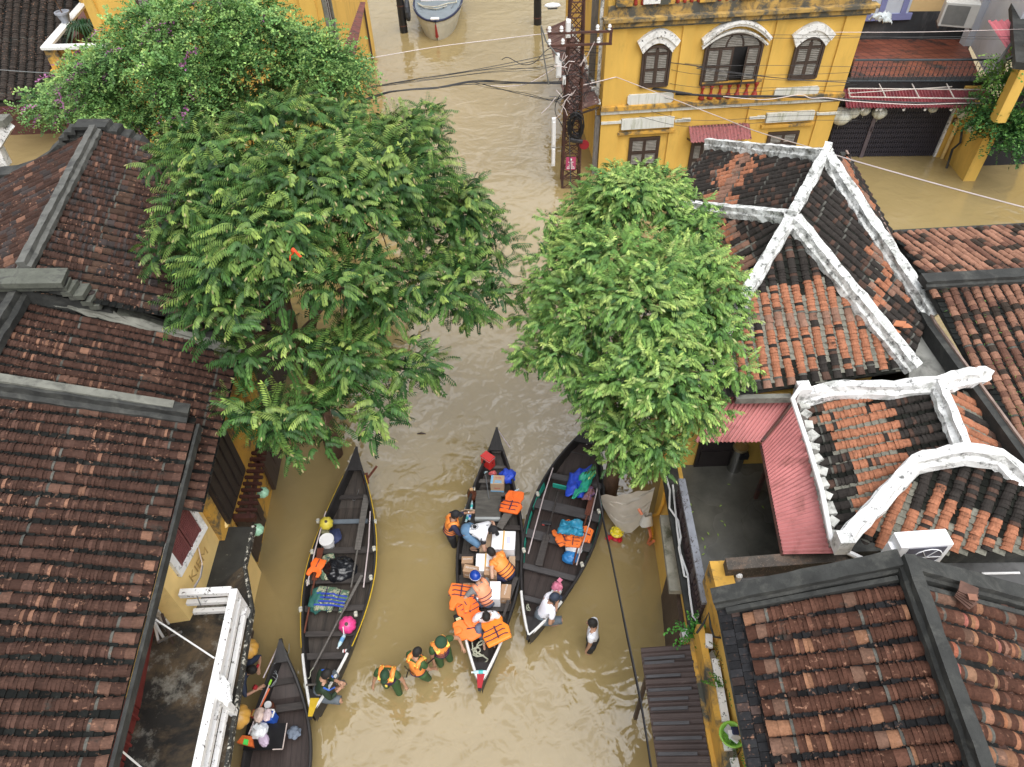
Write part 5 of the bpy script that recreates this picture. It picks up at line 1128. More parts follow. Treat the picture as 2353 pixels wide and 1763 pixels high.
def limbs(mb, base, blobs, r0, n=9, seed=0, start=2.5):
    rnd = random.Random(seed); base = Vector(base); top = base+Vector((0, 0, start)); mb.tube([base+Vector((0, 0, -.4)), base.lerp(top, .5)+Vector((.05, 0, 0)), top], [r0*1.15, r0, r0*.85], 12)
    for c, r in blobs[:n]:
        c = Vector(c); m = top.lerp(c, .5)+Vector((rnd.uniform(-.3, .3), rnd.uniform(-.3, .3), .3)); mb.tube([top-Vector((0, 0, .2)), top.lerp(m, .5)+Vector((0, 0, .1)), m, c], [r0*.6, r0*.4, r0*.28, r0*.1], 7)
        for k in range(5):
            d = Vector((rnd.gauss(0, 1), rnd.gauss(0, 1), rnd.uniform(-.3, 1))).normalized(); mb.tube([m.lerp(c, rnd.uniform(.3, 1)), c+d*r*.5, c+d*r*.9+Vector((0, 0, -.1))], [r0*.12, r0*.07, .006], 4)
# large tree on the left
B1_ = [(640, 480, 180, 6.6), (480, 400, 120, 6.6), (410, 350, 85, 6.4), (560, 300, 95, 7.0), (700, 310, 100, 6.8), (860, 330, 95, 6.2), (930, 300, 60, 6.0), (800, 430, 150, 6.6),
       (930, 450, 110, 5.8), (1000, 520, 90, 5.3), (1060, 600, 55, 4.9), (960, 620, 95, 5.2), (850, 640, 90, 5.4), (740, 620, 90, 6.2), (560, 590, 120, 6.4), (430, 510, 95, 6.0), (350, 540, 60, 5.6),
       (470, 690, 90, 5.9), (540, 770, 60, 5.3), (650, 740, 60, 5.6), (760, 790, 90, 5.0), (880, 800, 70, 4.6), (820, 880, 60, 4.6), (700, 880, 75, 4.6), (600, 900, 80, 4.7), (520, 900, 55, 4.5), (620, 960, 45, 4.3), (800, 700, 70, 5.2), (1040, 680, 40, 4.7), (380, 330, 45, 6.2), (920, 255, 40, 6), (640, 240, 60, 6.9), (740, 260, 45, 6.5), (1080, 640, 35, 4.8), (700, 960, 30, 4.3), (790, 940, 30, 4.4), (440, 300, 45, 6.4), (1010, 440, 40, 5.5)]
t1 = (-4.2, 10.42, 0)
T1 = thing('broad_tree', 'largest tree, its dark green feathery crown spreading over the left roofs', 'tree', t1)
bl1 = pxblobs(B1_)
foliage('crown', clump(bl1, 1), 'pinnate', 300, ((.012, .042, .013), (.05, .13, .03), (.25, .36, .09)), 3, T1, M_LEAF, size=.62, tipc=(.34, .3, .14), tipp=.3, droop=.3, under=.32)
mb = MB(); limbs(mb, t1, bl1[:1]+bl1[4:5]+bl1[7:8]+bl1[13:18]+bl1[20:25], .17, 12, 4, 2.7); wpart(mb, 'trunk', M_BARK, T1, smooth=True)
# rounder tree on the right
B2_ = [(1380, 650, 170, 5.4), (1370, 450, 110, 5.6), (1385, 400, 52, 5.6), (1290, 490, 90, 5.3), (1470, 490, 80, 5.6), (1240, 600, 95, 4.9), (1180, 640, 65, 4.6), (1160, 760, 70, 4.3), (1240, 740, 95, 4.8), (1500, 620, 100, 5.5),
       (1550, 700, 65, 5.4), (1520, 800, 95, 5.0), (1400, 800, 130, 5.1), (1290, 850, 85, 4.5), (1380, 930, 100, 4.3), (1490, 900, 85, 4.6), (1330, 970, 60, 3.9), (1420, 1000, 55, 3.8), (1560, 830, 40, 4.9), (1210, 530, 45, 4.9), (1150, 690, 40, 4.4), (1345, 400, 40, 5.4), (1440, 420, 40, 5.5), (1130, 790, 30, 4.1), (1570, 640, 35, 5.4), (1250, 440, 45, 5.2), (1225, 500, 60, 5.1), (1320, 415, 42, 5.4), (1490, 560, 80, 5.5), (1250, 560, 80, 5.0)]
t2 = (2.02, 9.0, 0)
T2 = thing('round_tree', 'rounder bright green tree between the street water and the white ridged pavilion', 'tree', t2)
bl2 = pxblobs(B2_)
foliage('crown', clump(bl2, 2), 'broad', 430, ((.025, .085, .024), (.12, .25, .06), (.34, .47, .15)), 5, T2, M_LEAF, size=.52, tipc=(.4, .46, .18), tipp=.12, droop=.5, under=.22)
mb = MB(); limbs(mb, t2, bl2[:1]+bl2[8:16], .16, 9, 6, 2.2); wpart(mb, 'trunk', M_BARK, T2, smooth=True)
# bougainvillea
B3_ = [(330, 120, 90, 5.6), (430, 90, 85, 6.0), (540, 70, 80, 6.0), (480, 30, 50, 6.4), (250, 160, 75, 5.0), (190, 200, 60, 4.4), (420, 190, 90, 5.2), (540, 170, 85, 5.2), (640, 130, 80, 5.2), (700, 170, 75, 4.8), (750, 200, 45, 4.3), (140, 230, 45, 3.6), (90, 240, 38, 3.2), (130, 270, 35, 2.9), (270, 240, 70, 4.2), (380, 260, 70, 4.2), (610, 70, 40, 5.6), (690, 120, 30, 5.0), (760, 150, 35, 4.3), (720, 230, 50, 4.1), (380, 30, 40, 6.3), (590, 20, 30, 6.2), (110, 210, 30, 3.6), (480, 260, 70, 3.8), (560, 240, 60, 4.2), (330, 285, 45, 3.5), (640, 210, 50, 4.2)]
bl3 = [(c, r*1.1) for c, r in pxblobs(B3_)]
t3 = (-10.0, 20.5, 0)
BGV = thing('bougainvillea', 'huge climbing bush with pink flowers at its left, in front of the yellow balcony house', 'plant', t3)
flw = lambda p: .16 if proj_x(p) < 190 else (.025 if proj_x(p) < 420 else .006)
def proj_x(p): v = Vector(p)-CAMP; return (CX+FL*v.dot(RT)/v.dot(FW))/1.0637
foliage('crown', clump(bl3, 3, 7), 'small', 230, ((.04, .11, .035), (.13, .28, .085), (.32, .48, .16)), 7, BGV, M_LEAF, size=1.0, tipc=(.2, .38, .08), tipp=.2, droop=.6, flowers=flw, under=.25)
mb = MB(); limbs(mb, t3, bl3[:10], .2, 10, 8, 2.0); wpart(mb, 'trunk', M_BARK, BGV, smooth=True)
def vine(name, label, L, root, dens=420, size=.8, seed=1, pal=((.03, .1, .02), (.1, .24, .05), (.25, .42, .09)), cat='vine', group=None):
    e = thing(name, label, cat, root, group=group); bl = pxblobs(L); foliage('leaves', bl, 'small', dens, pal, seed, e, M_LEAF, size=size, droop=.4, tipp=.05)
    mb = MB(); mb.tube([Vector(root)]+[b[0] for b in bl], .02, 5); wpart(mb, 'stem', M_BARK, e); return e
vine('climbing_vine', 'light green vine climbing the blue white wall beside the terrace railing', [(2170, 140, 14, 3.9), (2165, 160, 16, 3.6), (2160, 180, 20, 3.2), (2175, 195, 22, 3.0), (2155, 175, 14, 3.1)], (16.4, 22.6, 2.4), size=1.1, seed=3)
vine('hanging_vine', 'darker leafy bush hanging over the dark doorway below the white lantern at the right edge', [(2120, 250, 20, 2.3), (2150, 270, 36, 2.0), (2190, 265, 40, 2.0), (2180, 300, 30, 1.7), (2215, 290, 35, 1.9), (2140, 235, 22, 2.4)], (17, 21.6, 1.2), dens=380, size=1.2, seed=4, pal=((.03, .09, .03), (.06, .17, .05), (.12, .27, .07)))
# potted plants on the balcony, lower right
for i, (p, z, r, c, lab) in enumerate(((Z4(920, 440), 2.75, 18, (.5, .1, .06), 'dry potted plant on the yellow balcony beside the upper eave corner'), (Z4(1010, 830), 2.75, 19, None, 'bright green potted plant on the yellow balcony in a blue grey pot'), (Z4(1100, 1110), 2.7, 9, None, 'small plant in a white bowl just above the green basin'), (Z4(1150, 1480), 2.75, 20, (.5, .08, .1), 'bushy potted plant with tiny red flowers below the green basin'))):
    q = at(p, z); e = thing('potted_plant', lab, 'plant', (q.x, q.y, 2.36), group='potted plants on the yellow balcony')
    mb = MB(); mb.lathe((0, 0, 0), [(.06, 0), (.1, .16), (.11, .17), (.09, .172)], 10); part(mb, 'pot', mat('white_glazed_pot', (.6, .62, .62), .3, .1, 4, bmp=0) if i != 1 else mat('blue_grey_pot', (.25, .3, .34), .4, .1, 4, bmp=0), e)
    foliage('leaves', [((q.x, q.y, q.z), r/FL*depth(q)*1.0)], 'small', 900, ((.03, .1, .02), (.08, .22, .04), (.18, .35, .07)) if i != 0 else ((.1, .11, .03), (.2, .2, .06), (.3, .28, .1)), 20+i, e, M_LEAF, size=.42, flowers=(lambda p: .04) if c else None, under=.5)
    mb = MB(); mb.tube([(0, 0, .1), (0, 0, q.z-2.36)], .008, 4); part(mb, 'stem', M_BARK, e)
e = thing('weed', 'small green weed growing from the wall top by the white conduit', 'plant', at(Z4(665, 260), 2.25)); foliage('leaves', [(at(Z4(665, 250), 2.32), .1)], 'small', 2500, ((.03, .12, .02), (.06, .24, .04), (.1, .35, .05)), 31, e, M_LEAF, size=.6)
e = thing('roof_weeds', 'tiny green weeds sprouting between the tile rows of the right edge roof', 'weeds', ra5); e['kind'] = 'stuff'
rw = random.Random(8); WB = []
for k in range(150):
    i_ = rw.random(); u_ = rw.random(); a_ = sw[0].lerp(sw[1], u_*.5); b_ = sw[3].lerp(sw[2], u_*.5); p_ = a_.lerp(b_, i_**.8); WB.append((p_+Vector((0, 0, .03)), (.035, .05, .03)))
foliage('sprouts', WB, 'small', 900, ((.05, .15, .03), (.1, .28, .05), (.2, .42, .1)), 44, e, M_LEAF, size=.1)
# balcony plant and pot of the far yellow house
q = at(A_(545, 200), 4.0); e = thing('spiky_plant', 'dark spiky potted plant inside the white topped balcony', 'plant', (q.x, q.y, 3.6)); mb = MB(); rr_ = random.Random(3)
for k in range(110):
    a = rr_.uniform(0, 6.28); r = rr_.uniform(.4, 1.0); mb.tube([(0, 0, .2), (math.cos(a)*r*.5, math.sin(a)*r*.5, .7), (math.cos(a)*r, math.sin(a)*r, .75-r*.5)], [.02, .015, .004], 4)
part(mb, 'leaves', mat('dark_green_blades', (.02, .07, .025), .5, .3, 6, bmp=0), e); mb = MB(); mb.lathe((0, 0, -.1), [(.15, 0), (.22, .3), (.2, .32)], 12); part(mb, 'pot', M_CEM, e)
q = at(A_(420, 140), 4.25); e = thing('grey_flower_pot', 'grey flower pot standing on the white balcony parapet', 'pot', (q.x, q.y, 4.25)); mb = MB(); mb.lathe((0, 0, 0), [(.13, 0), (.22, .28), (.25, .28), (.25, .34), (.2, .34), (.19, .3)], 16); part(mb, 'pot', mat('grey_pot', (.3, .32, .37), .5, .15, 5), e)
mb = MB(); mb.tube([(0, 0, .3), (-.05, 0, .7)], .02, 5); mb.lathe((-.1, 0, .7), [(.02, 0), (.16, .06), (.02, .1)], 8); part(mb, 'seedling', M_BARK, e)
# ================================================================== LATTICE PYLON AND CABLES
py0 = Vector((2.27, 22.0, 0)); PZ = 6.6
PY = thing('lattice_pylon', 'rusty lattice steel pylon rising from the water left of the yellow building', 'pylon', py0)
mb = MB(); hw = lambda z: .30-.018*z
for sx in (-1, 1):
    for sy in (-1, 1): mb.beam((sx*hw(0), sy*hw(0), -.3), (sx*hw(PZ), sy*hw(PZ), PZ), .05, .05)
part(mb, 'corner_legs', M_RUST, PY)
mb = MB(); z = 0; k = 0
while z < PZ-.4:
    h = .42; a, b = hw(z), hw(z+h)
    for s in (-1, 1):
        mb.beam((-a, s*a, z), (b, s*b, z+h), .035, .02); mb.beam((a, s*a*1.03, z), (-b, s*b*1.03, z+h), .035, .02)
        mb.beam((s*a, -a, z), (s*b, b, z+h), .02, .035); mb.beam((-a, s*a, z), (a, s*a, z), .03, .03); mb.beam((s*a, -a, z+.002), (s*a, a, z+.002), .03, .03)
    z += h
part(mb, 'lattice_bracing', M_RUST, PY)
mb = MB()
for z in (4.75, 5.1):
    mb.beam((-.85, -.32, z), (1.05, -.32, z), .06, .06)
mb.beam((1.0, -.32, 4.75), (1.0, -.32, 5.2), .08, .08, up=(0, 1, 0)); part(mb, 'cross_arms', M_RUST, PY)
for x, z in ((-.8, 5.13), (-.45, 5.13), (.6, 5.13), (.95, 5.13), (-.8, 4.78), (-.4, 4.78), (.65, 4.78)):
    mb = MB(); mb.lathe((x, -.32, z), [(.03, 0), (.06, .03), (.04, .07), (.06, .1), (.035, .16)], 8); part(mb, 'insulator', M_WPL, PY)
for (x, z, w, h) in ((-.5, 4.05, .16, .5), (-.55, 4.35, .14, .3), (-.25, 5.2, .14, .5), (-.62, 2.0, .13, 1.0), (-.62, 1.2, .12, .7), (-.33, 3.7, .1, .25)):
    mb = MB(); mb.box((x, -.25, z), (w, .14, h)); mb.box((x, -.33, z), (w*.7, .03, h*.8)); part(mb, 'terminal_box', M_WPL, PY, bevel=.012)
rr_ = random.Random(12)
mb = MB()
for k in range(16):
    r = rr_.uniform(.22, .36); c = Vector((.08+rr_.uniform(-.06, .06), -.42+rr_.uniform(-.06, .06), 2.3+rr_.uniform(-.12, .12))); sx = rr_.uniform(.6, .8)
    mb.tube([c+Vector((math.cos(t/14*6.283)*r*sx, rr_.uniform(-.02, .02), math.sin(t/14*6.283)*r*1.35)) for t in range(15)], .016, 5, cap=False)
part(mb, 'cable_coil', M_BLK, PY)
mb = MB(); mb.tube([(-.1, -.45, 1.85), (.3, -.42, 1.75)], .07, 10); part(mb, 'splice_closure', M_BLK, PY)
mb = MB(); mb.lathe((.38, -.35, 1.6), [(.16, -.02), (.16, .02)], 16, M=Matrix.Rotation(R(90), 3, 'X')); part(mb, 'red_disc', mat('red_disc', (.25, .01, .02), .5, .1, 4, bmp=0), PY)
mb = MB()
for k in range(70):
    z = rr_.choice((3.0, 3.2, 3.9, 4.2)); a = Vector((rr_.uniform(-.35, .35), rr_.uniform(-.4, -.2), z+rr_.uniform(-.25, .25))); d = Vector((rr_.gauss(0, .3), rr_.gauss(0, .08), rr_.gauss(0, .25)))
    mb.tube([a, a+d*.5+Vector((rr_.gauss(0, .1), 0, rr_.gauss(0, .12))), a+d], .009, 4)
part(mb, 'wire_tangle', M_BLK, PY)
for k in range(14):
    z = rr_.choice((3.0, 3.4, 4.2)); a = Vector((rr_.uniform(-.6, .3), -.42, z+rr_.uniform(-.2, .3))); d = Vector((rr_.gauss(0, .3), 0, rr_.gauss(-.1, .35))); mb = MB(); mb.tube([a, a+d*.5+Vector((0, 0, rr_.gauss(0, .15))), a+d], .011, 4)
    part(mb, 'pale_wire', mat('pale_wire', (.6, .52, .5), .5, .1, 4, bmp=0), PY)
sgc = Vector((-.04, -.36, .95)); mb = MB(); mb.box(sgc, (.33, .02, .46)); sg_ = part(mb, 'sign', mat('pink_red_sign', (.42, .06, .14), .5, .1, 3, bmp=0), PY)
mb = MB(); mb.lathe(sgc+Vector((0, -.016, .15)), [(.04, -.004), (.04, .004)], 12, M=Matrix.Rotation(R(90), 3, 'X'))
part(mb, 'sign_emblem', M_WPL, PY)
for j, (z, n_, h) in enumerate(((.06, 5, .035), (0, 3, .03), (-.05, 4, .03), (-.11, 7, .025), (-.16, 8, .035))):
    mb = MB()
    for i in range(n_): mb.box(sgc+Vector(((i-(n_-1)/2)*.033, -.014, z)), (.02, .008, h)); mb.box(sgc+Vector(((i-(n_-1)/2)*.033+.012, -.0135, z-h*.3)), (.02, .005, h*.3))
    part(mb, 'sign_lettering', M_WPL, PY)
mb = MB(); mb.tube([(-.35, -.3, 4.2), (-.9, -.35, 4.9), (-1.05, -.4, 5.35)], .025, 6); mb.tube([(-.8, -.3, 3.6), (-.95, -.35, 4.4), (-1.05, -.4, 5.3)], .02, 6); part(mb, 'lamp_bracket', M_GRY, PY)
lp = at(Z1(72, 48), 5.35); SL = thing('street_lamp', 'white oval street lamp head on the arm left of the lattice pylon', 'lamp', lp)
mb = MB(); mb.lathe((0, 0, 0), [(.02, -.07), (.2, -.04), (.27, 0), (.2, .05), (.03, .08)], 20, sy=.5); part(mb, 'lamp_head', M_WPL, SL, smooth=True); mb = MB(); mb.box((0, 0, -.08), (.3, .12, .02)); part(mb, 'lens', M_GRY, SL)
def cable(name, label, pts, r, m=M_BLK, group=None, smooth=False, cat='cable'):
    pts = [Vector(p) for p in pts]; o = Vector(pts[0]); mb = MB(); mb.tube([p-o for p in pts], r, 6); ob = mb.build(name, m); ob.location = o; tag(ob, label, cat, group); return ob
def multi(pxz, n=6, w=0, seed=0):
    """smooth path through measured points"""
    P_ = [at(p, z) for p, z in pxz]; out = []; rr = random.Random(seed)
    for i in range(len(P_)-1):
        p0, p1, p2, p3 = P_[max(i-1, 0)], P_[i], P_[i+1], P_[min(i+2, len(P_)-1)]
        for k in range(n):
            t = k/n; out.append(.5*((2*p1)+(p2-p0)*t+(2*p0-5*p1+4*p2-p3)*t*t+(3*p1-p0-3*p2+p3)*t**3)+(Vector((rr.uniform(-w, w), rr.uniform(-w, w), rr.uniform(-w, w))) if w else Vector()))
    out.append(P_[-1]); return out
def bundle(name, label, pxz, n, r, spread, seed, group=None, m=M_BLK, extra=None):
    P_ = multi(pxz, 7); o = P_[0]; rr = random.Random(seed); mb = MB()
    for k in range(n):
        ph = rr.uniform(0, 6.28); a = rr.uniform(0, spread); b_ = rr.uniform(-spread, spread)
        mb.tube([p-o+Vector((0, math.cos(ph+i*.25)*a, math.sin(ph+i*.3)*a+b_*math.sin(math.pi*i/len(P_)))) for i, p in enumerate(P_)], r, 5)
    ob = mb.build(name, m); ob.location = o; ob['category'] = 'cable'; ob['label'] = label
    if group: ob['group'] = group
    return ob
G_ = 'overhead cables across the street'
bundle('overhead_cable', 'thick black cable bundle crossing the water from the bougainvillea to the lattice pylon', [(B_(150, 640), 3.0), (B_(340, 580), 2.95), (B_(600, 555), 2.9), (B_(850, 522), 2.95), (B_(1100, 525), 3.0), (B_(1440, 525), 3.1)], 5, .014, .035, 1, G_)
bundle('overhead_cable', 'pair of thin black wires rising from the bougainvillea to the pylon above the thick bundle', [(B_(150, 570), 3.6), (B_(600, 490), 3.65), (B_(1000, 410), 3.7), (B_(1380, 345), 3.8), (B_(1445, 325), 3.9)], 2, .011, .05, 2, G_)
bundle('overhead_cable', 'thin looping black wire ending at the pylon with a dangling curl', [(B_(1030, 380), 3.5), (B_(1070, 365), 3.5), (B_(1160, 410), 3.4), (B_(1240, 395), 3.5), (B_(1330, 310), 3.8), (B_(1440, 330), 3.9)], 1, .013, .0, 3, G_)
bundle('overhead_cable', 'single pale wire stretched over the water towards the top of the pylon', [(B_(-200, 430), 4.2), (B_(130, 380), 4.2), (B_(600, 300), 4.25), (B_(1000, 250), 4.3), (B_(1380, 205), 4.4)], 1, .012, .0, 4, G_, m=mat('pale_wire', (.6, .52, .5)))
bundle('overhead_cable', 'slack black wires drooping below the thick bundle to the pylon foot boxes', [(B_(850, 525), 2.95), (B_(1000, 570), 2.7), (B_(1200, 610), 2.6), (B_(1370, 640), 2.6), (B_(1440, 600), 2.8)], 3, .008, .05, 5, G_)
bundle('overhead_cable', 'short white cable pieces hanging along the thick bundle near the pylon', [(B_(960, 545), 2.95), (B_(1060, 548), 2.9), (B_(1190, 532), 2.95), (B_(1310, 468), 3.1), (B_(1400, 410), 3.3)], 1, .012, .0, 6, G_, m=MATS['pale_wire'])
bundle('facade_cable', 'thick black cable bundle sagging across the front of the yellow building', [(Z1(350, 700), 3.0), (Z1(600, 735), 2.95), (Z1(850, 740), 2.95), (Z1(1250, 795), 2.85), (C_(0, 590), 2.75), (C_(300, 608), 2.7), (C_(700, 612), 2.65), (C_(1100, 632), 2.6), (C_(1500, 650), 2.5), (C_(1900, 655), 2.45), (C_(2209, 610), 2.6)], 5, .016, .03, 7, 'cables along the yellow facade')
bundle('facade_cable', 'white cable twisted loosely around the black bundle', [(C_(300, 615), 2.71), (C_(560, 630), 2.68), (C_(780, 600), 2.75), (C_(860, 625), 2.66), (C_(970, 620), 2.68), (C_(1130, 640), 2.6), (C_(1500, 665), 2.47), (C_(1800, 655), 2.5), (C_(2040, 650), 2.5)], 1, .014, .01, 8, 'cables along the yellow facade', m=MATS['pale_wire'])
bundle('facade_cable', 'thin black wires crossing in front of the arched windows', [(Z1(330, 430), 3.9), (Z1(560, 460), 3.85), (Z1(900, 510), 3.8), (Z1(1330, 560), 3.7), (C_(160, 430), 3.65), (C_(700, 500), 3.5), (C_(1100, 525), 3.4)], 2, .009, .04, 9, 'cables along the yellow facade')
bundle('facade_cable', 'long straight wires above the arched windows reaching the blue white wall', [(Z1(340, 285), 4.4), (Z1(900, 300), 4.4), (C_(0, 232), 4.4), (C_(600, 240), 4.4), (C_(1300, 235), 4.4), (C_(2209, 240), 4.4)], 2, .007, .05, 10, 'cables along the yellow facade')
bundle('facade_cable', 'faint wire running above the tiled terrace', [(C_(1000, 205), 4.5), (C_(1600, 203), 4.5), (C_(2209, 185), 4.6)], 1, .009, 0, 11, 'cables along the yellow facade', m=MATS['pale_wire'])
bundle('diagonal_wire', 'short pale wire from the pylon coil to the yellow facade', [(Z1(240, 742), 3.2), (Z1(420, 700), 3.3), (Z1(610, 652), 3.4)], 1, .016, 0, 12, m=MATS['pale_wire'])
bundle('diagonal_wire', 'long pinkish wire from the facade past the pavilion tip to the right edge', [(Z1(610, 652), 3.4), (Z1(1473, 985), 3.6), (C_(500, 830), 4.6), (C_(900, 950), 5.6), (C_(1200, 1040), 6.0), (C_(1700, 1180), 6.2), (C_(2300, 1340), 6.4)], 1, .012, 0, 13, m=MATS['pale_wire'])
bundle('left_wire', 'grey wire in front of the dark roof at the upper left', [(A_(-50, 440), 4.6), (A_(200, 458), 4.6), (A_(430, 470), 4.6)], 1, .012, 0, 14, m=M_GRY)
bundle('street_cable', 'thick black cable dropping from the round tree trunk to the bottom of the street', [(Z1(215, 1150), 3.2), (Z1(222, 1400), 3.1), (Z1(235, 1660), 3.0), (D_(1262, 650), 4.2), (D_(1280, 900), 4.2), (D_(1296, 1080), 3.0), (D_(1320, 1200), 2.9), (D_(1350, 1350), 2.9), (D_(1385, 1520), 2.9), (D_(1410, 1680), 3.0)], 4, .015, .022, 15)
for k in range(9):
    rq = random.Random(100+k); y0 = 430+k*70; z0_ = 3.9-.22*k
    bundle('facade_cable', 'black service wire %s crossing the yellow facade from the pylon' % ('highest', 'second highest', 'third highest', 'fourth highest', 'fifth highest', 'sixth', 'third lowest', 'second lowest', 'lowest')[k], [(Z1(rq.uniform(280, 380), y0*.9+20), z0_), (Z1(700, y0*.92+rq.uniform(10, 60)), z0_-.1), (C_(100, y0*.7+rq.uniform(60, 120)), z0_-.2), (C_(700, y0*.66+rq.uniform(90, 150)), z0_-.25), (C_(1150, y0*.64+rq.uniform(120, 160)), z0_-.3)], 1, .007, .0, 40+k, 'cables along the yellow facade')
bundle('overhead_cable', 'loose wires fanning from the pylon waist down into the bougainvillea', [(B_(150, 555), 3.3), (B_(500, 510), 3.3), (B_(900, 470), 3.3), (B_(1250, 440), 3.5), (B_(1440, 380), 3.7)], 3, .007, .09, 61, G_)
bundle('overhead_cable', 'wire droop from the pylon box to the water side', [(B_(1440, 560), 3.0), (B_(1380, 640), 2.4), (B_(1370, 720), 2.0), (B_(1410, 800), 1.7), (B_(1450, 880), 1.4)], 2, .01, .04, 62, G_)
# mooring posts and timber near the top
for p, h, tilt, lab in ((B_(410, 205), 2.6, (.1, 0), 'dark mooring post with a tyre beside the grey tour boat'), (B_(1257, 155), 2.6, (-.1, 0), 'dark mooring post on its own right of the tour boat')):
    q = at(p, 0); e = thing('mooring_post', lab, 'post', q); mb = MB(); mb.lathe((0, 0, -.4), [(.19, 0), (.18, h*.5), (.17, h), (.12, h+.02)], 12, wob=.03); part(mb, 'pile', M_BLK, e)
    mb = MB()
    for z in (.3, 1.2, 2.0): mb.lathe((0, 0, z), [(.2, 0), (.2, .05)], 12)
    part(mb, 'band', M_RUST, e)
    if h == 2.6 and tilt[0] > 0:
        mb = MB(); mb.tube([(.3, .3*math.cos(a), 1.0+.42*math.sin(a)) for a in [i*.5236 for i in range(13)]], .1, 8, cap=False); part(mb, 'tyre', mat('tyre_rubber', (.04, .045, .055), .7, .2, 5, bmp=0), e)
# ================================================================== BOATS
M_HULL = mat('tarred_black_planks', (.022, .02, .02), .55, .35, 4, bmp=.35, stretch=(4, 1, 1), fine=(.12, .11, .1), fscale=10, flo=.62, fhi=.8)
def deckmat(name, c1, c2):
    m, n, b = _nodes(name); a = ramp(n, tex(n, 3, 8, .7, stretch=(5, .5, 1)), [(.3, c1), (.7, c2)])
    wv = n.nodes.new('ShaderNodeTexCoord'); sp = n.nodes.new('ShaderNodeSeparateXYZ'); n.links.new(wv.outputs['Object'], sp.inputs[0])
    mm = n.nodes.new('ShaderNodeMath'); mm.operation = 'PINGPONG'; n.links.new(sp.outputs[0], mm.inputs[0]); mm.inputs[1].default_value = .085
    l = ramp(n, mm.outputs[0], [(.0, (.2,)*3), (.006, (1,)*3)]); l2 = n.nodes[l.node.name]; c = mixc(n, 1., a, l, 'MULTIPLY')
    n.links.new(c, b.inputs['Base Color']); b.inputs['Roughness'].default_value = .5; bump(n, b, tex(n, 20, 6, .7, stretch=(5, .5, 1)), .3, .01); return m
DK1 = deckmat('grey_brown_deck_planks', (.024, .02, .018), (.085, .068, .056)); DK2 = deckmat('weathered_grey_deck', (.024, .021, .019), (.085, .076, .068)); DK3 = deckmat('dark_plum_deck', (.028, .019, .017), (.06, .043, .038))
M_YLINE = mat('yellow_gunwale_paint', (.6, .4, .03), .5, .15, 6, bmp=0); M_WTRIM = mat('white_gunwale_paint', (.72, .72, .7), .45, .08, 8, bmp=0, fine=(.3, .29, .27), fscale=14)
M_TEAL = mat('teal_paint', (.02, .33, .25), .45, .12, 5, bmp=0); M_FOAM = mat('foam_float', (.5, .48, .4), .7, .06, 6, bmp=.1)
M_OLDW = mat('bare_grey_wood', (.12, .11, .1), .8, .3, 4, stretch=(1, 6, 1), bmp=.3)
M_THW = mat('dark_thwart_wood', (.045, .038, .035), .6, .3, 4, stretch=(1, 6, 1), bmp=.3)
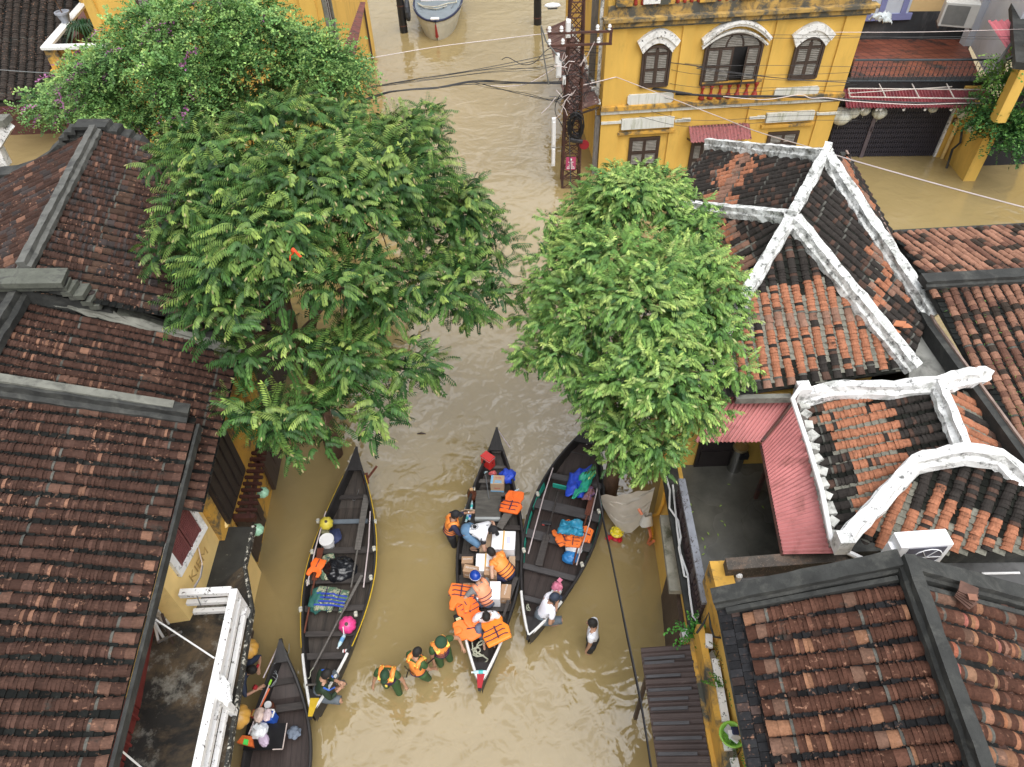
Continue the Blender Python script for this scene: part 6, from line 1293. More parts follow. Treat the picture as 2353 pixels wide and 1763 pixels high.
class Boat:
    def __init__(s, name, label, bow, stern, B, deck, zb=.72, zs=.62, rim=None, trimb=None, tip=None, ex=(1.8, 1.02), skewmax=.0):
        bow, stern = Vector(bow), Vector(stern); s.c = (bow+stern)/2; s.c.z = 0; d = bow-stern; d.z = 0; s.L = d.length; s.B = B; s.ex = ex; s.sk = skewmax
        s.rz = math.atan2(-d.x, d.y); s.root = thing(name, label, 'boat', s.c, s.rz, 'wooden sampans moored in the flooded street'); s.M = s.root.matrix_basis; s.Mi = s.M.inverted(); s.zb, s.zs = zb, zs
        n = 40; T_ = [-1+2*i/n for i in range(n+1)]; hull = MB(); 
        def ring(t, k, zoff=0, ins=0):  # side k=+-1
            w = max(.012, s.hw(t)-ins); return w
        secs = []
        for t in T_:
            y = t*s.L/2; g = s.gz(t); w = max(.02, s.hw(t))
            e = abs(t)**6*.12*(1 if t > 0 else 1); yb = y*(1-.17*abs(t)**4)
            secs.append([(-w, y, g), (-w*.93-.0, y, g*.45), (-w*.78, yb, -.12), (w*.78, yb, -.12), (w*.93, y, g*.45), (w, y, g)])
        vs = [p for q in secs for p in q]; fs = [(i*6+k, i*6+k+1, (i+1)*6+k+1, (i+1)*6+k) for i in range(n) for k in range(5)]; hull.add(vs, fs)
        # inner skin
        secs = []
        for t in T_[1:-1]:
            y = t*s.L/2; g = s.gz(t); w = max(.008, s.hw(t)-.035); secs.append([(-w, y, g), (-w*.92, y, .1), (w*.92, y, .1), (w, y, g)])
        vs = [p for q in secs for p in q]; fs = [(i*4+k+1, i*4+k, (i+1)*4+k, (i+1)*4+k+1) for i in range(len(secs)-1) for k in range(3)]; hull.add(vs, fs)
        part(hull, 'hull', M_HULL, s.root)
        # deck
        dk = MB(); q = [t for t in T_ if abs(t) < .93]; vs = [];
        for t in q: w = max(.01, s.hw(t)-.045)*.95; zz = .16+max(0, abs(t)-.6)*.75; vs += [(-w, t*s.L/2, zz), (w, t*s.L/2, zz)]
        dk.add(vs, [(2*i, 2*i+1, 2*i+3, 2*i+2) for i in range(len(q)-1)]); part(dk, 'deck', deck, s.root)
        # gunwales
        for sd_ in (-1, 1):
            g = MB(); g.tube([(sd_*(s.hw(t)-.015), t*s.L/2, s.gz(t)+.012) for t in T_], .03, 6); part(g, 'gunwale', M_HULL if not rim else M_HULL, s.root)
            if rim: g = MB(); g.tube([(sd_*(s.hw(t)+.012), t*s.L/2, s.gz(t)+.012) for t in T_ if (-.58 if trimb else -1) <= t <= .8], .014, 5); part(g, 'painted_line', rim, s.root)
            if trimb: g = MB(); g.tube([(sd_*(s.hw(t)-.0), t*s.L/2, s.gz(t)+.03) for t in T_ if t <= trimb], .028, 6); part(g, 'white_trim', M_WTRIM, s.root)
        for e in (1, -1):
            g = MB(); t0, t1 = .84, 1.01; g.poly([(-s.hw(e*t0), e*t0*s.L/2, s.gz(e*t0)), (s.hw(e*t0), e*t0*s.L/2, s.gz(e*t0)), (.03, e*t1*s.L/2, s.gz(e)+.03), (-.03, e*t1*s.L/2, s.gz(e)+.03)], (0, 0, .03)); g.beam((0, e*.97*s.L/2, s.gz(e*.95)), (0, e*1.03*s.L/2, s.gz(e)+.06), .07, .08, taper=.7)
            if e < 0 and tip:
                t0 = .9; g2 = MB(); g2.poly([(-s.hw(t0)*.7, -t0*s.L/2, s.gz(-t0)+.032), (s.hw(t0)*.7, -t0*s.L/2, s.gz(-t0)+.032), (.035, -1.02*s.L/2, s.gz(-1)+.065), (-.035, -1.02*s.L/2, s.gz(-1)+.065)], (0, 0, .02)); part(g2, 'painted_tip', tip, s.root)
            part(g, 'end_block', M_HULL, s.root)
        pass
    def hw(s, t): t = min(1, abs(t)) if not s.sk else min(1, abs(t-s.sk*(1-t*t))); return s.B/2*(1-t**s.ex[0])**s.ex[1] if t < 1 else 0
    def gz(s, t): return .36+(s.zb-.36)*max(0, t)**2.6+(s.zs-.36)*max(0, -t)**2.6
    def loc(s, p, z): return s.Mi@at(p, z)
    def thwart(s, p, w=.16, z=.3, m=None, h=.035, name='thwart'):
        t = s.loc(p, z).y/(s.L/2); hh = s.hw(t)-.02; g = MB(); g.box((0, t*s.L/2, z), (2*hh, w, h)); part(g, name, m or M_THW, s.root)
def ribs(b, n=8, m=None):
    for i in range(n):
        t = -.75+1.5*i/(n-1); g = MB(); hh = b.hw(t)-.04; z0 = .17+max(0, abs(t)-.6)*.75
        g.box((0, t*b.L/2, z0+.02), (2*hh, .05, .05)); part(g, 'floor_rib', m or M_HULL, b.root)
bt1 = Boat('sampan', 'long black sampan with thin yellow rim, carrying a yellow and a pink lantern', at(D_(770, 975), .72), at(D_(674, 1545), .6), 1.36, DK1, rim=M_YLINE, trimb=-.6, tip=M_YLINE)
for y, w in ((1010, .16), (1075, .1), (1127, .08), (1190, .14), (1250, .22), (1315, .12), (1370, .1), (1418, .12)): bt1.thwart(D_(735-(y-1010)*.08, y), w)
b1c = crop(680, 1000, .2112); b1d = crop(660, 1320, .2172)
g = MB(); q = [bt1.loc(b1c(x, y), .3) for x, y in ((390, 940), (780, 940))]; g.box(((q[0]+q[1])/2), ((q[1]-q[0]).length, .09, .04)); part(g, 'grey_blue_board', mat('grey_blue_board', (.14, .17, .2), .6, .15, 4), bt1.root)
bt2 = Boat('sampan', 'black sampan loaded with cartons and foam boxes, with a red tip', at(D_(1073, 932), .74), at(D_(1037, 1483), .62), 1.34, DK2, trimb=-.62, tip=mat('red_boat_tip', (.45, .03, .04), .5, .1, 6, bmp=0))
for y, w, z in ((970, .2, .5), (1010, .08, .34), (1040, .08, .32), (1068, .09, .32), (1140, .1, .3), (1205, .12, .3), (1255, .2, .3), (1310, .2, .28), (1372, .12, .3)): bt2.thwart(D_(1062, y), w, z, M_OLDW if y < 1100 else None)
bt3 = Boat('sampan', 'broader dark plum sampan with teal inner edges, its far end under the round tree', at(D_(1272, 920), .75), at(D_(1142, 1376), .6), 1.52, DK3, trimb=-.62, ex=(2.0, .95), skewmax=.1)
for p, w in (((1240, 975), .12), ((1225, 1035), .14), ((1215, 1100), .24), ((1195, 1165), .2), ((1180, 1235), .12), ((1165, 1300), .1)): bt3.thwart(D_(*p), w, .3, mat('slate_thwart_wood', (.06, .055, .056), .6, .25, 4, stretch=(1, 6, 1), bmp=.3))
for sd_ in (-1, 1):
    for t0, t1 in ((-.38, -.16), (-.12, .1), (.14, .4)):
        g = MB(); T_ = [t0+(t1-t0)*i/6 for i in range(7)]; g.sheet(lambda u, v: (sd_*(bt3.hw(t0+(t1-t0)*u)-.045-.02*v), (t0+(t1-t0)*u)*bt3.L/2, bt3.gz(t0+(t1-t0)*u)-.03-.2*v), 8, 1); part(g, 'teal_side_panel', M_TEAL, bt3.root, solid=.02)
g = MB(); q = bt3.loc(D_(1205, 1043), .34); g.box((q.x+.2, q.y-.04, .27), (.6, .03, .12)); part(g, 'teal_board', M_TEAL, bt3.root)
bt4 = Boat('sampan', 'dark sampan cut off by the bottom edge, with broom and blue cooler aboard', at(D_(607, 1390), .72), at(D_(566, 1950), .5), 1.14, DK3, rim=None)
b4c = crop(520, 1460, .1828)
for p, w in (((600, 1475), .1), ((600, 1532), .12), ((600, 1690), .1)): bt4.thwart(D_(*p), w)
# poles lashed along the gunwales and foam floats
def rod(b, label, pts, z, r, m, name='bamboo_pole', cat='pole', group='poles lashed along the boat edges'):
    P_ = [at(p, z) for p in pts]; o = P_[0]; mb = MB(); mb.tube([p-o for p in P_], r, 7)
    ob = mb.build(name, m); ob.location = o; return tag(ob, label, cat, group)
M_ROD = mat('pale_pink_rod', (.55, .47, .47), .5, .1, 5, bmp=0)
rod(bt1, 'pale rod along the right edge of the yellow rimmed sampan', [b1c(808, 830), b1c(790, 1200), b1c(735, 1657)], .44, .014, M_ROD)
rod(bt1, 'pale rod along the left edge of the yellow rimmed sampan', [b1c(325, 830), b1c(210, 1240), b1c(120, 1640)], .44, .014, M_ROD)
rod(bt2, 'white rod leaning out at the far tip of the loaded sampan', [crop(1000, 970, .1991)(725, 95), crop(1000, 970, .1991)(862, 292)], .6, .014, M_ROD)
b3c = crop(1190, 970, .1991)
rod(bt3, 'pale pink rod along the left edge of the teal edged sampan', [b3c(405, 530), b3c(300, 850), b3c(120, 1520)], .46, .013, M_ROD)
rod(bt3, 'pale rod along the right edge of the teal edged sampan', [b3c(920, 760), b3c(830, 1150), b3c(675, 1650)], .46, .013, M_ROD)
def foam(px, z, label):
    q = at(px, z); e = thing('foam_float', label, 'float', q, .2, 'foam floats tied to the boat edges'); mb = MB(); mb.box((0, 0, 0), (.065, .11, .055)); part(mb, 'float_block', M_FOAM, e, bevel=.015); mb = MB(); mb.tube([(-.045, 0, .03), (.045, 0, .03)], .006, 4); part(mb, 'tie', M_GRY, e)
for (p, lab) in ((b1c(862, 940), 'topmost on the right side of the yellow rimmed sampan'), (b1c(850, 1235), 'middle one on the right side of the yellow rimmed sampan'), (b1c(815, 1550), 'lower one on the right side of the yellow rimmed sampan'), (b1c(240, 935), 'beside the yellow lantern'), (b1c(175, 1270), 'beside the loose orange vest'), (b1c(130, 1600), 'left edge level with the black bag'), (b1d(725, 420), 'just above the pink lantern'), (b1d(142, 370), 'left edge level with the camouflage jackets'), (b3c(228, 830), 'left edge of the teal edged sampan'), (b3c(935, 1030), 'right edge of the teal edged sampan by the trunk'), (b3c(740, 1645), 'lower right edge of the teal edged sampan'), (b3c(68, 1480), 'between the loaded and the teal edged sampans')):
    foam(p, .4, 'small foam float, '+lab)
def oar(label, a, b, za, zb, m=None, blade=.09, name='oar', group=None, bl=.4):
    A, Bv = at(a, za), at(b, zb); o = A.copy(); d = Bv-A; e = thing(name, label, 'oar', o, group=group); mb = MB(); mb.tube([Vector(), d*.7], .018, 7); part(mb, 'shaft', m or M_OLDW, e); mb = MB()
    mb.beam(d*(1-bl), d*1.0, blade, .022, taper=1.15); part(mb, 'blade', m or M_OLDW, e, bevel=.006)
M_REDW = mat('red_brown_wood', (.13, .04, .022), .5, .25, 4, stretch=(5, 5, 1), bmp=.1)
GO = 'oars and poles lying in the boats'
oar('long grey plank like oar lying along the right side of the yellow rimmed sampan', b1c(600, 1657), b1c(770, 650), .42, .4, group=GO, blade=.12, bl=.62)
oar('red brown oar under the loose orange vest in the yellow rimmed sampan', b1d(180, 620), b1c(270, 1230), .4, .36, M_REDW, .11, group=GO)
oar('long thin grey pole crossing the yellow rimmed sampan down to the green shirted rower', b1d(270, 1000), b1d(790, 10), .44, .42, blade=.05, group=GO)
oar('dark oar crossing the left half of the teal edged sampan', b3c(465, 810), b3c(240, 1657), .42, .38, M_THW, .13, group=GO)
oar('red brown oar at the right side of the teal edged sampan by the striped bag', b3c(760, 1210), b3c(860, 870), .36, .42, M_REDW, .12, group=GO, bl=.6)
oar('thin red brown stick beside the blue plastic bundle', b3c(640, 1640), b3c(700, 1400), .42, .44, M_REDW, .03, group=GO)
oar('wooden paddle held across by the rower in green, tip in the water', b1d(205, 1170), b1d(615, 1142), .95, .12, M_OLDW, .1, name='paddle', bl=.28)
# ---- tour boat
tb = at(B_(617, 228), .3); TB = thing('tour_boat', 'grey decked motor tour boat seen bow first at the top centre', 'boat', tb, 0)
TBL = 5.6
def tbw(t): return 1.18*(1-(1-min(1, t*1.9))**2.2)**.55 if t < .53 else 1.18
def tsec(t, k, z): y = t*TBL; return tbw(t)
mb = MB(); n = 26; secs = []
for i in range(n+1):
    t = i/n; w = max(.02, tbw(t)); y = t*TBL; secs.append([(-w, y-.0, .62), (-w*.96, y+.05, .35), (-w*.7, y+.3*(1-t), -.5), (w*.7, y+.3*(1-t), -.5), (w*.96, y+.05, .35), (w, y, .62)])
mb.add([p for q in secs for p in q], [(i*6+k, i*6+k+1, (i+1)*6+k+1, (i+1)*6+k) for i in range(n) for k in range(5)])
part(mb, 'hull', mat('cream_boat_hull', (.5, .48, .4), .5, .1, 3, bmp=0), TB)
mb = MB(); vs = []
for i in range(n+1): t = i/n; w = max(.02, tbw(t)-.05); vs += [(-w, t*TBL+.04, .66), (0, t*TBL+.04, .72), (w, t*TBL+.04, .66)]
mb.add(vs, [(3*i+k, 3*i+k+1, 3*i+4+k, 3*i+3+k) for i in range(n) for k in range(2)]); part(mb, 'deck', mat('slate_boat_deck', (.17, .2, .22), .6, .12, 3, fine=(.1, .11, .12), fscale=20), TB)
for s in (-1, 1): mb = MB(); mb.tube([(s*max(.02, tbw(i/n)), i/n*TBL, .64) for i in range(n+1)], .05, 7); part(mb, 'rub_rail', mat('navy_rub_rail', (.01, .015, .05), .5, .2, 4, bmp=0), TB)
mb = MB(); mb.tube([(0, -.05, .5), (0, .06, .1), (0, .15, -.1)], [.03, .06, .08], 6); part(mb, 'red_stem', mat('red_stem_paint', (.3, .02, .02), .5, .1, 4, bmp=0), TB)
mb = MB(); mb.box((-.02, .12, .72), (.4, .16, .09)); part(mb, 'bow_fender', M_WPL, TB, bevel=.03)
mb = MB(); mb.lathe((0, 1.55, .72), [(.34, 0), (.32, .05), (.05, .07)], 20); part(mb, 'hatch', mat('slate_hatch', (.14, .17, .19), .5, .1, 3), TB)
for k in range(7):
    a = -1.05+k*.35; mb = MB(); mb.beam((a, 1.35+abs(a)*.1, .725), (a*1.15, 2.0, .728), .02, .012); part(mb, 'deck_batten', M_GRY, TB)
mb = MB(); rr_ = random.Random(2); mb.tube([(-.95, 2.2, .75), (-.7, 1.75, .76), (-.2, 1.45, .8), (.1, 1.5, .8), (.5, 1.9, .78), (.95, 2.1, .76), (.9, 2.4, .78)], .03, 6); mb.tube([(-.9, 2.0, .75), (-.55, 1.5, .76), (0, 1.2, .78), (.5, 1.6, .78)], .022, 6); part(mb, 'mooring_rope', mat('pale_rope', (.42, .4, .32), .8, .15, 12), TB)
mb = MB(); mb.poly([(-.82, 2.55, .7), (.82, 2.55, .7), (.86, 3.1, .7), (-.86, 3.1, .7)], (0, 0, .22)); mb.poly([(-.85, 3.1, .7), (.85, 3.1, .7), (.85, 5.5, .7), (-.85, 5.5, .7)], (0, 0, .9)); part(mb, 'cabin', M_WPL, TB)
for s in (-1, 1): mb = MB(); mb.poly([(s*.06, 2.56, .93), (s*.74, 2.56, .93), (s*.7, 3.08, 1.42), (s*.06, 3.08, 1.42)], (0, -.02, .02)); part(mb, 'windscreen', mat('windscreen_glass', (.35, .06, .04), .1, .3, 3, bmp=0), TB)
rr_ = random.Random(8)
for s in (-1, 1):
    mb = MB(); mb.lathe((s*.38, 2.78, .93), [(.3, 0), (.28, .12), (.1, .17)], 12, sy=.6); part(mb, 'orange_vest_pile', mat('vest_orange', (.85, .19, .03), .6, .08, 4, bmp=.1), TB)
# ================================================================== CARGO
M_VEST = mat('vest_orange', (.85, .19, .03)); M_NAVY = mat('navy_strap', (.03, .015, .06), .6, .2, 5, bmp=0)
M_VEST2 = mat('vest_orange_deep', (.9, .16, .02), .6, .08, 4, bmp=.15)
M_CART = mat('cardboard', (.4, .25, .15), .75, .08, 3, bmp=.05); M_CART2 = mat('pale_cardboard', (.45, .32, .21), .75, .08, 3, bmp=.05)
def blob(name, label, c, r, m, seed=0, amp=.18, cat='bag', group=None, freq=2.2, rz=0, base=None, knot=None):
    c = Vector(c); e = thing(name, label, cat, c, rz, group); bm = bmesh.new(); bmesh.ops.create_icosphere(bm, subdivisions=4, radius=1)
    for v in bm.verts:
        p = v.co.copy(); nn = mnoise.noise(p*freq+Vector((seed*7.1, 0, 0)))*amp+abs(mnoise.noise(p*freq*2.3+Vector((0, seed*3.3, 0))))*amp*.7
        p *= 1+nn; p.z = max(p.z, -.72); v.co = Vector((p.x*r[0], p.y*r[1], p.z*r[2]))
    me = bpy.data.meshes.new('body'); bm.to_mesh(me); bm.free(); me.materials.append(m); me.polygons.foreach_set('use_smooth', [True]*len(me.polygons)); o = bpy.data.objects.new(base or 'body', me); scene.collection.objects.link(o); o.parent = e
    if knot:
        mb = MB(); mb.lathe((knot[0], knot[1], r[2]*.75), [(.02, 0), (.012, .03), (.035, .07), (.05, .1)], 8, wob=.2); part(mb, 'knot', m, e)
    return e
def cloth(name, label, pts, z, m, seed=0, amp=.03, thick=.012, cat='cloth', nu=14, nv=14, group=None):
    """crumpled cloth over the quad pts (photo pixels)"""
    q = [at(p, z) for p in pts]; o = sum(q, Vector())/4; e = thing(name, label, cat, o, group=group)
    def f(u, v):
        p = q[0].lerp(q[1], u).lerp(q[3].lerp(q[2], u), v)-o; ed = min(u, 1-u, v, 1-v)
        p.z += amp*(1.2*mnoise.noise(Vector((u*3.5+seed, v*3.5, 0)))+.7*mnoise.noise(Vector((u*8, v*8+seed, 1))))+min(.07, ed*.35)
        w = .05*mnoise.noise(Vector((u*3, v*3, seed+5))); p.x += w; p.y += .05*mnoise.noise(Vector((u*3, v*3, seed+9))); return p
    mb = MB(); mb.sheet(f, nu, nv); part(mb, 'folds', m, e, smooth=True, solid=thick); return e
def loose_vest(label, px, z, rz, s=1., m=None, tilt=0, group='loose orange life vests', straps=3, fold=False):
    s *= .9
    c = at(px, z); e = thing('life_vest', label, 'life vest', c, group=group, M=(Matrix.Rotation(rz, 3, 'Z')@Matrix.Rotation(tilt, 3, 'X')@Matrix.Diagonal((s, s, s))))
    out = [(-.2, -.27), (.2, -.27), (.23, -.05), (.17, .05), (.21, .15), (.19, .3), (.1, .32), (.07, .18), (0, .1), (-.07, .18), (-.1, .32), (-.19, .3), (-.21, .15), (-.17, .05), (-.23, -.05)]
    bm = bmesh.new()
    for zz in (0, .035, .07):
        k = 1 if zz != .035 else 1.06
        for x, y in out: bm.verts.new((x*k*(1+.08*math.sin(y*7+s*9)), y*k, zz+.03*math.cos(x*9+s*5)+.02*math.sin(y*13+rz*3)+(.04*math.sin(y*9+x*5) if fold else 0)))
    bm.verts.ensure_lookup_table(); n = len(out)
    for l in (0, 1):
        for i in range(n): bm.faces.new([bm.verts[l*n+i], bm.verts[l*n+(i+1) % n], bm.verts[(l+1)*n+(i+1) % n], bm.verts[(l+1)*n+i]])
    bm.faces.new([bm.verts[i] for i in reversed(range(n))]); bm.faces.new([bm.verts[2*n+i] for i in range(n)]); bmesh.ops.triangulate(bm, faces=[f for f in bm.faces if len(f.verts) > 4]); bmesh.ops.recalc_face_normals(bm, faces=bm.faces)
    me = bpy.data.meshes.new('vest_panel'); bm.to_mesh(me); bm.free(); me.materials.append(m or M_VEST2); o = bpy.data.objects.new('vest_panel', me); scene.collection.objects.link(o); o.parent = e
    md = o.modifiers.new('b', 'BEVEL'); md.width = .02; md.segments = 3; me.polygons.foreach_set('use_smooth', [True]*len(me.polygons))
    for k in range(straps):
        y = -.2+k*.1; mb = MB(); mb.tube([(-.24, y, .06), (-.12, y, .085+.03*math.cos(-.12*9+s*5)), (0, y, .08+.03*math.cos(s*5)), (.12, y, .085+.03*math.cos(.12*9+s*5)), (.24, y, .06)], .009, 5); part(mb, 'strap', M_NAVY, e)
    mb = MB(); mb.box((.0, -.1, .095), (.02, .26, .02)); part(mb, 'buckle_strap', M_NAVY, e)
    return e
def ori(px0, px1, z): a, b = at(px0, z), at(px1, z); return math.atan2(b.y-a.y, b.x-a.x)
def box_thing(name, label, corners, ztop, h, m, cat, group=None, tape=None, txt=None, txtm=None, bev=.008, lid=None, parts=True):
    """corners: photo pixels of the top face (top-left, top-right, bottom-right, bottom-left)"""
    q = [at(p, ztop) for p in corners]; c = sum(q, Vector())/4; u = ((q[1]-q[0])+(q[2]-q[3])); u.z = 0; w = u.length/2; v = ((q[0]-q[3])+(q[1]-q[2])); l = v.length/2; rz = math.atan2(u.y, u.x)
    e = thing(name, label, cat, (c.x, c.y, ztop-h), rz, group); mb = MB(); mb.box((0, 0, h/2), (w, l, h)); part(mb, 'box_body', m, e, bevel=bev)
    if lid: mb = MB(); mb.box((0, 0, h+.012), (w*1.03, l*1.03, .03)); part(mb, 'lid', lid, e, bevel=.01)
    zt = h+(.03 if lid else 0)
    if tape: mb = MB(); mb.box((0, 0, zt+.002), (.03, l*1.035, .004)); mb.box((0, -l/2*1.03-.003, h*.5), (.03, .004, h)); part(mb, 'tape', tape, e)
    if txt:
        for (s_, sz, x, y, rr, face) in txt:
            sz = min(sz, (l if abs(rr) > .5 else w)*(.155 if len(s_) > 6 else .24))
            if face == 'top': M_ = Matrix.Translation((x*w, y*l, zt+.004))@Matrix.Rotation(rr, 4, 'Z')
            else: M_ = Matrix.Translation((x*w, -l/2-.005, h*.5))@Matrix.Rotation(R(90), 4, 'X')
            o = text(s_, sz, M_, txtm, None, 'printed_lettering', .001); o.parent = e
    return e, w, l
b2c = crop(1000, 970, .1991); b2d = crop(1000, 1280, .1991)
M_COOL = mat('red_cooler_plastic', (.6, .035, .03), .35, .08, 3, bmp=0); M_WTX = mat('white_print', (.75, .73, .7), .6, .05, 3, bmp=0); M_RTX = mat('red_print', (.5, .08, .07), .6, .05, 3, bmp=0)
e, w, l = box_thing('cooler_box', 'red cooler box with lid near the far tip of the loaded sampan', [b2c(583, 333), b2c(686, 405), b2c(628, 472), b2c(524, 400)], .72, .3, M_COOL, 'cooler', lid=M_COOL, bev=.02)
mb = MB(); mb.box((0, -l/2-.02, .24), (.05, .03, .06)); part(mb, 'latch', M_BLK, e)
mb = MB(); mb.tube([(-w/2-.02, 0, .2), (w/2+.02, 0, .2)], .012, 5); part(mb, 'handle', M_BLK, e)
mb = MB(); mb.box((0, 0, .292), (w*1.01, l*1.01, .008)); part(mb, 'seal', M_WPL, e)
e, w, l = box_thing('water_carton', 'carton with red and blue print standing alone in the far half of the loaded sampan', [b2c(645, 608), b2c(797, 616), b2c(795, 718), b2c(636, 712)], .62, .3, M_CART2, 'carton', txt=[('lavie', .11, .05, .2, 0, 'top'), ('lavie', .07, 0, 0, 0, 'front')], txtm=M_RTX)
mb = MB(); mb.box((-w*.4, 0, .302), (w*.17, l*.95, .004)); mb.box((.02, -l*.18, .302), (w*.5, .03, .004)); mb.box((.02, -l*.34, .302), (w*.55, .02, .004)); mb.box((0, -l/2-.002, .03), (w, .004, .05)); part(mb, 'blue_print', mat('blue_print', (.18, .4, .62), .6, .05, 3, bmp=0), e)
GF = 'foam boxes on the loaded sampan'; GC = 'cartons on the loaded sampan'
M_STY = mat('white_styrofoam', (.86, .87, .9), .55, .02, 3, bmp=.03); M_TAPE = mat('amber_tape', (.66, .4, .1), .35, .08, 4, bmp=0); M_PALETX = mat('pale_violet_print', (.6, .6, .78), .6, .05, 3, bmp=0)
e, w, l = box_thing('foam_box', 'largest white foam box, right of the bending man in the patterned shirt', [b2c(660, 1262), b2c(922, 1272), b2c(918, 1480), b2c(655, 1470)], .66, .3, M_STY, 'box', GF, M_TAPE, lid=M_STY)
mb = MB(); mb.box((w*.22, 0, .333), (w*.16, l*.38, .003)); part(mb, 'printed_panel', M_PALETX, e)
e, w, l = box_thing('foam_box', 'middle white foam box, left of the crouching man in an orange vest', [b2c(473, 1530), b2c(690, 1525), b2d(690, 170), b2d(470, 160)], .62, .3, M_STY, 'box', GF, M_TAPE, lid=M_STY)
mb = MB(); mb.box((w*.3, -l*.05, .333), (w*.16, l*.4, .003)); part(mb, 'printed_panel', M_PALETX, e)
e, w, l = box_thing('foam_box', 'white foam box behind the blue helmet', [b2d(490, 287), b2d(752, 292), b2d(748, 490), b2d(480, 490)], .6, .3, M_STY, 'box', GF, M_TAPE, lid=M_STY)
box_thing('water_carton', 'carton lying under the hand of the bending man', [b2c(545, 1290), b2c(643, 1292), b2c(655, 1500), b2c(490, 1495)], .52, .22, M_CART2, 'carton', GC, txt=[('lavie', .1, 0, -.3, 0, 'top')], txtm=M_RTX)
AQ = lambda s, r=0: [('AQUAFINA', s, 0, .1, r, 'top'), ('AQUAFINA', s, 0, 0, 0, 'front')]
box_thing('water_carton', 'brown carton at the left edge beside the middle foam box', [b2c(308, 1548), b2c(437, 1550), b2d(437, 70), b2d(300, 75)], .52, .3, M_CART, 'carton', GC, txt=AQ(.055), txtm=M_WTX)
box_thing('water_carton', 'tilted brown carton with white lettering, just above the blue helmet', [b2d(345, 80), b2d(500, 110), b2d(490, 195), b2d(310, 160)], .72, .26, M_CART, 'carton', GC, txt=AQ(.085, .0), txtm=M_WTX)
box_thing('water_carton', 'brown carton under the hand of the crouching man', [b2d(568, 108), b2d(690, 118), b2d(735, 210), b2d(560, 205)], .66, .26, M_CART, 'carton', GC, txt=AQ(.07), txtm=M_WTX)
box_thing('water_carton', 'brown carton behind the arm of the helmeted person', [b2d(320, 298), b2d(440, 300), b2d(450, 430), b2d(312, 430)], .5, .28, M_CART, 'carton', GC, txt=AQ(.06, R(80)), txtm=M_WTX)
box_thing('water_carton', 'brown carton at the right with sideways lettering', [b2d(760, 308), b2d(892, 318), b2d(855, 475), b2d(752, 470)], .52, .24, M_CART, 'carton', GC, txt=AQ(.065, R(80)), txtm=M_WTX)
box_thing('water_carton', 'carton half hidden behind the crouching man', [b2c(835, 1545), b2c(922, 1548), b2c(925, 1657), b2c(860, 1657)], .52, .26, M_CART2, 'carton', GC)
blob('plastic_bag', 'blue cloth bag beside the lone carton', at(b2c(835, 625), .45), (.17, .16, .13), mat('royal_blue_bag', (.02, .07, .55), .5, .15, 4, bmp=0), 3, .3)
blob('plastic_bag', 'small red and white bag above the lone carton', at(b2c(667, 592), .4), (.08, .05, .06), mat('red_white_bag', (.6, .12, .12), .4, .5, 30, bmp=0), 4, .3)
M_CLR = mat('clear_blue_plastic', (.45, .62, .68), .15, .15, 6, bmp=0); M_BLUL = mat('blue_label', (.04, .12, .5), .4, .1, 4, bmp=0); M_TEALL = mat('teal_label', (.05, .4, .4), .4, .1, 4, bmp=0)
def bottle(label, px, z, rz, s=1., lab=None, stand=False):
    s *= .6
    e = thing('plastic_bottle', label, 'bottle', at(px, z), group='plastic bottles in the boats', M=Matrix.Rotation(rz, 3, 'Z')@(Matrix.Identity(3) if stand else Matrix.Rotation(R(88), 3, 'Y'))@Matrix.Diagonal((s, s, s)))
    mb = MB(); mb.lathe((0, 0, 0), [(.03, -.12), (.036, -.11), (.034, -.02), (.037, .0), (.036, .08), (.015, .125), (.014, .14)], 10); part(mb, 'bottle_body', M_CLR, e, smooth=True)
    mb = MB(); mb.lathe((0, 0, 0), [(.017, .138), (.017, .16)], 10); part(mb, 'cap', M_WPL, e)
    mb = MB(); mb.lathe((0, 0, 0), [(.038, -.05), (.038, .03)], 10); part(mb, 'bottle_label', lab or M_BLUL, e)
bottle('blue labelled bottle lying above the far deck of the loaded sampan', b2c(545, 590), .25, .3, 1.2)
bottle('clear bottle by the folded orange vest', b2c(912, 808), .45, .6, 1.3)
bottle('blue labelled bottle in the left side row, nearest the wader in the black cap', b2c(355, 1030), .3, 1.5, 1.6)
bottle('pale teal bottle in the left side row', b2c(420, 970), .3, 1.5, 1.3, M_TEALL)
bottle('clear small bottle next to the jug row', b2c(400, 1090), .3, 1.4, 1.2)
bottle('teal bottle pushed against the bending man', b2c(365, 1110), .3, 1.3, 1.4, M_TEALL)
bottle('teal labelled bottle lying across the near tip above the red paint', b2d(520, 1330), .62, 3.14, 1.6, M_TEALL)
bottle('blue labelled bottle below the pink lantern', b1d(575, 700), .3, -1.9, 1.7, mat('sky_label', (.15, .35, .6), .4))
e = thing('brown_jug', 'brown plastic jug with tan cap on the left edge of the loaded sampan', 'jug', at(b2c(425, 840), .3)); M_JUG = mat('brown_translucent_jug', (.1, .035, .02), .25, .2, 4, bmp=0)
mb = MB(); mb.lathe((0, 0, -.14), [(.1, 0), (.12, .03), (.12, .22), (.05, .29), (.035, .33)], 16, sx=.85, sy=1.1); part(mb, 'jug_body', M_JUG, e, smooth=True); mb = MB(); mb.lathe((0, 0, .18), [(.04, 0), (.04, .03)], 10); part(mb, 'cap', mat('tan_cap', (.5, .3, .14), .5), e); mb = MB(); mb.tube([(0, -.08, .1), (0, -.05, .2), (0, .06, .18), (0, .1, .1)], .014, 6); part(mb, 'handle', M_JUG, e)
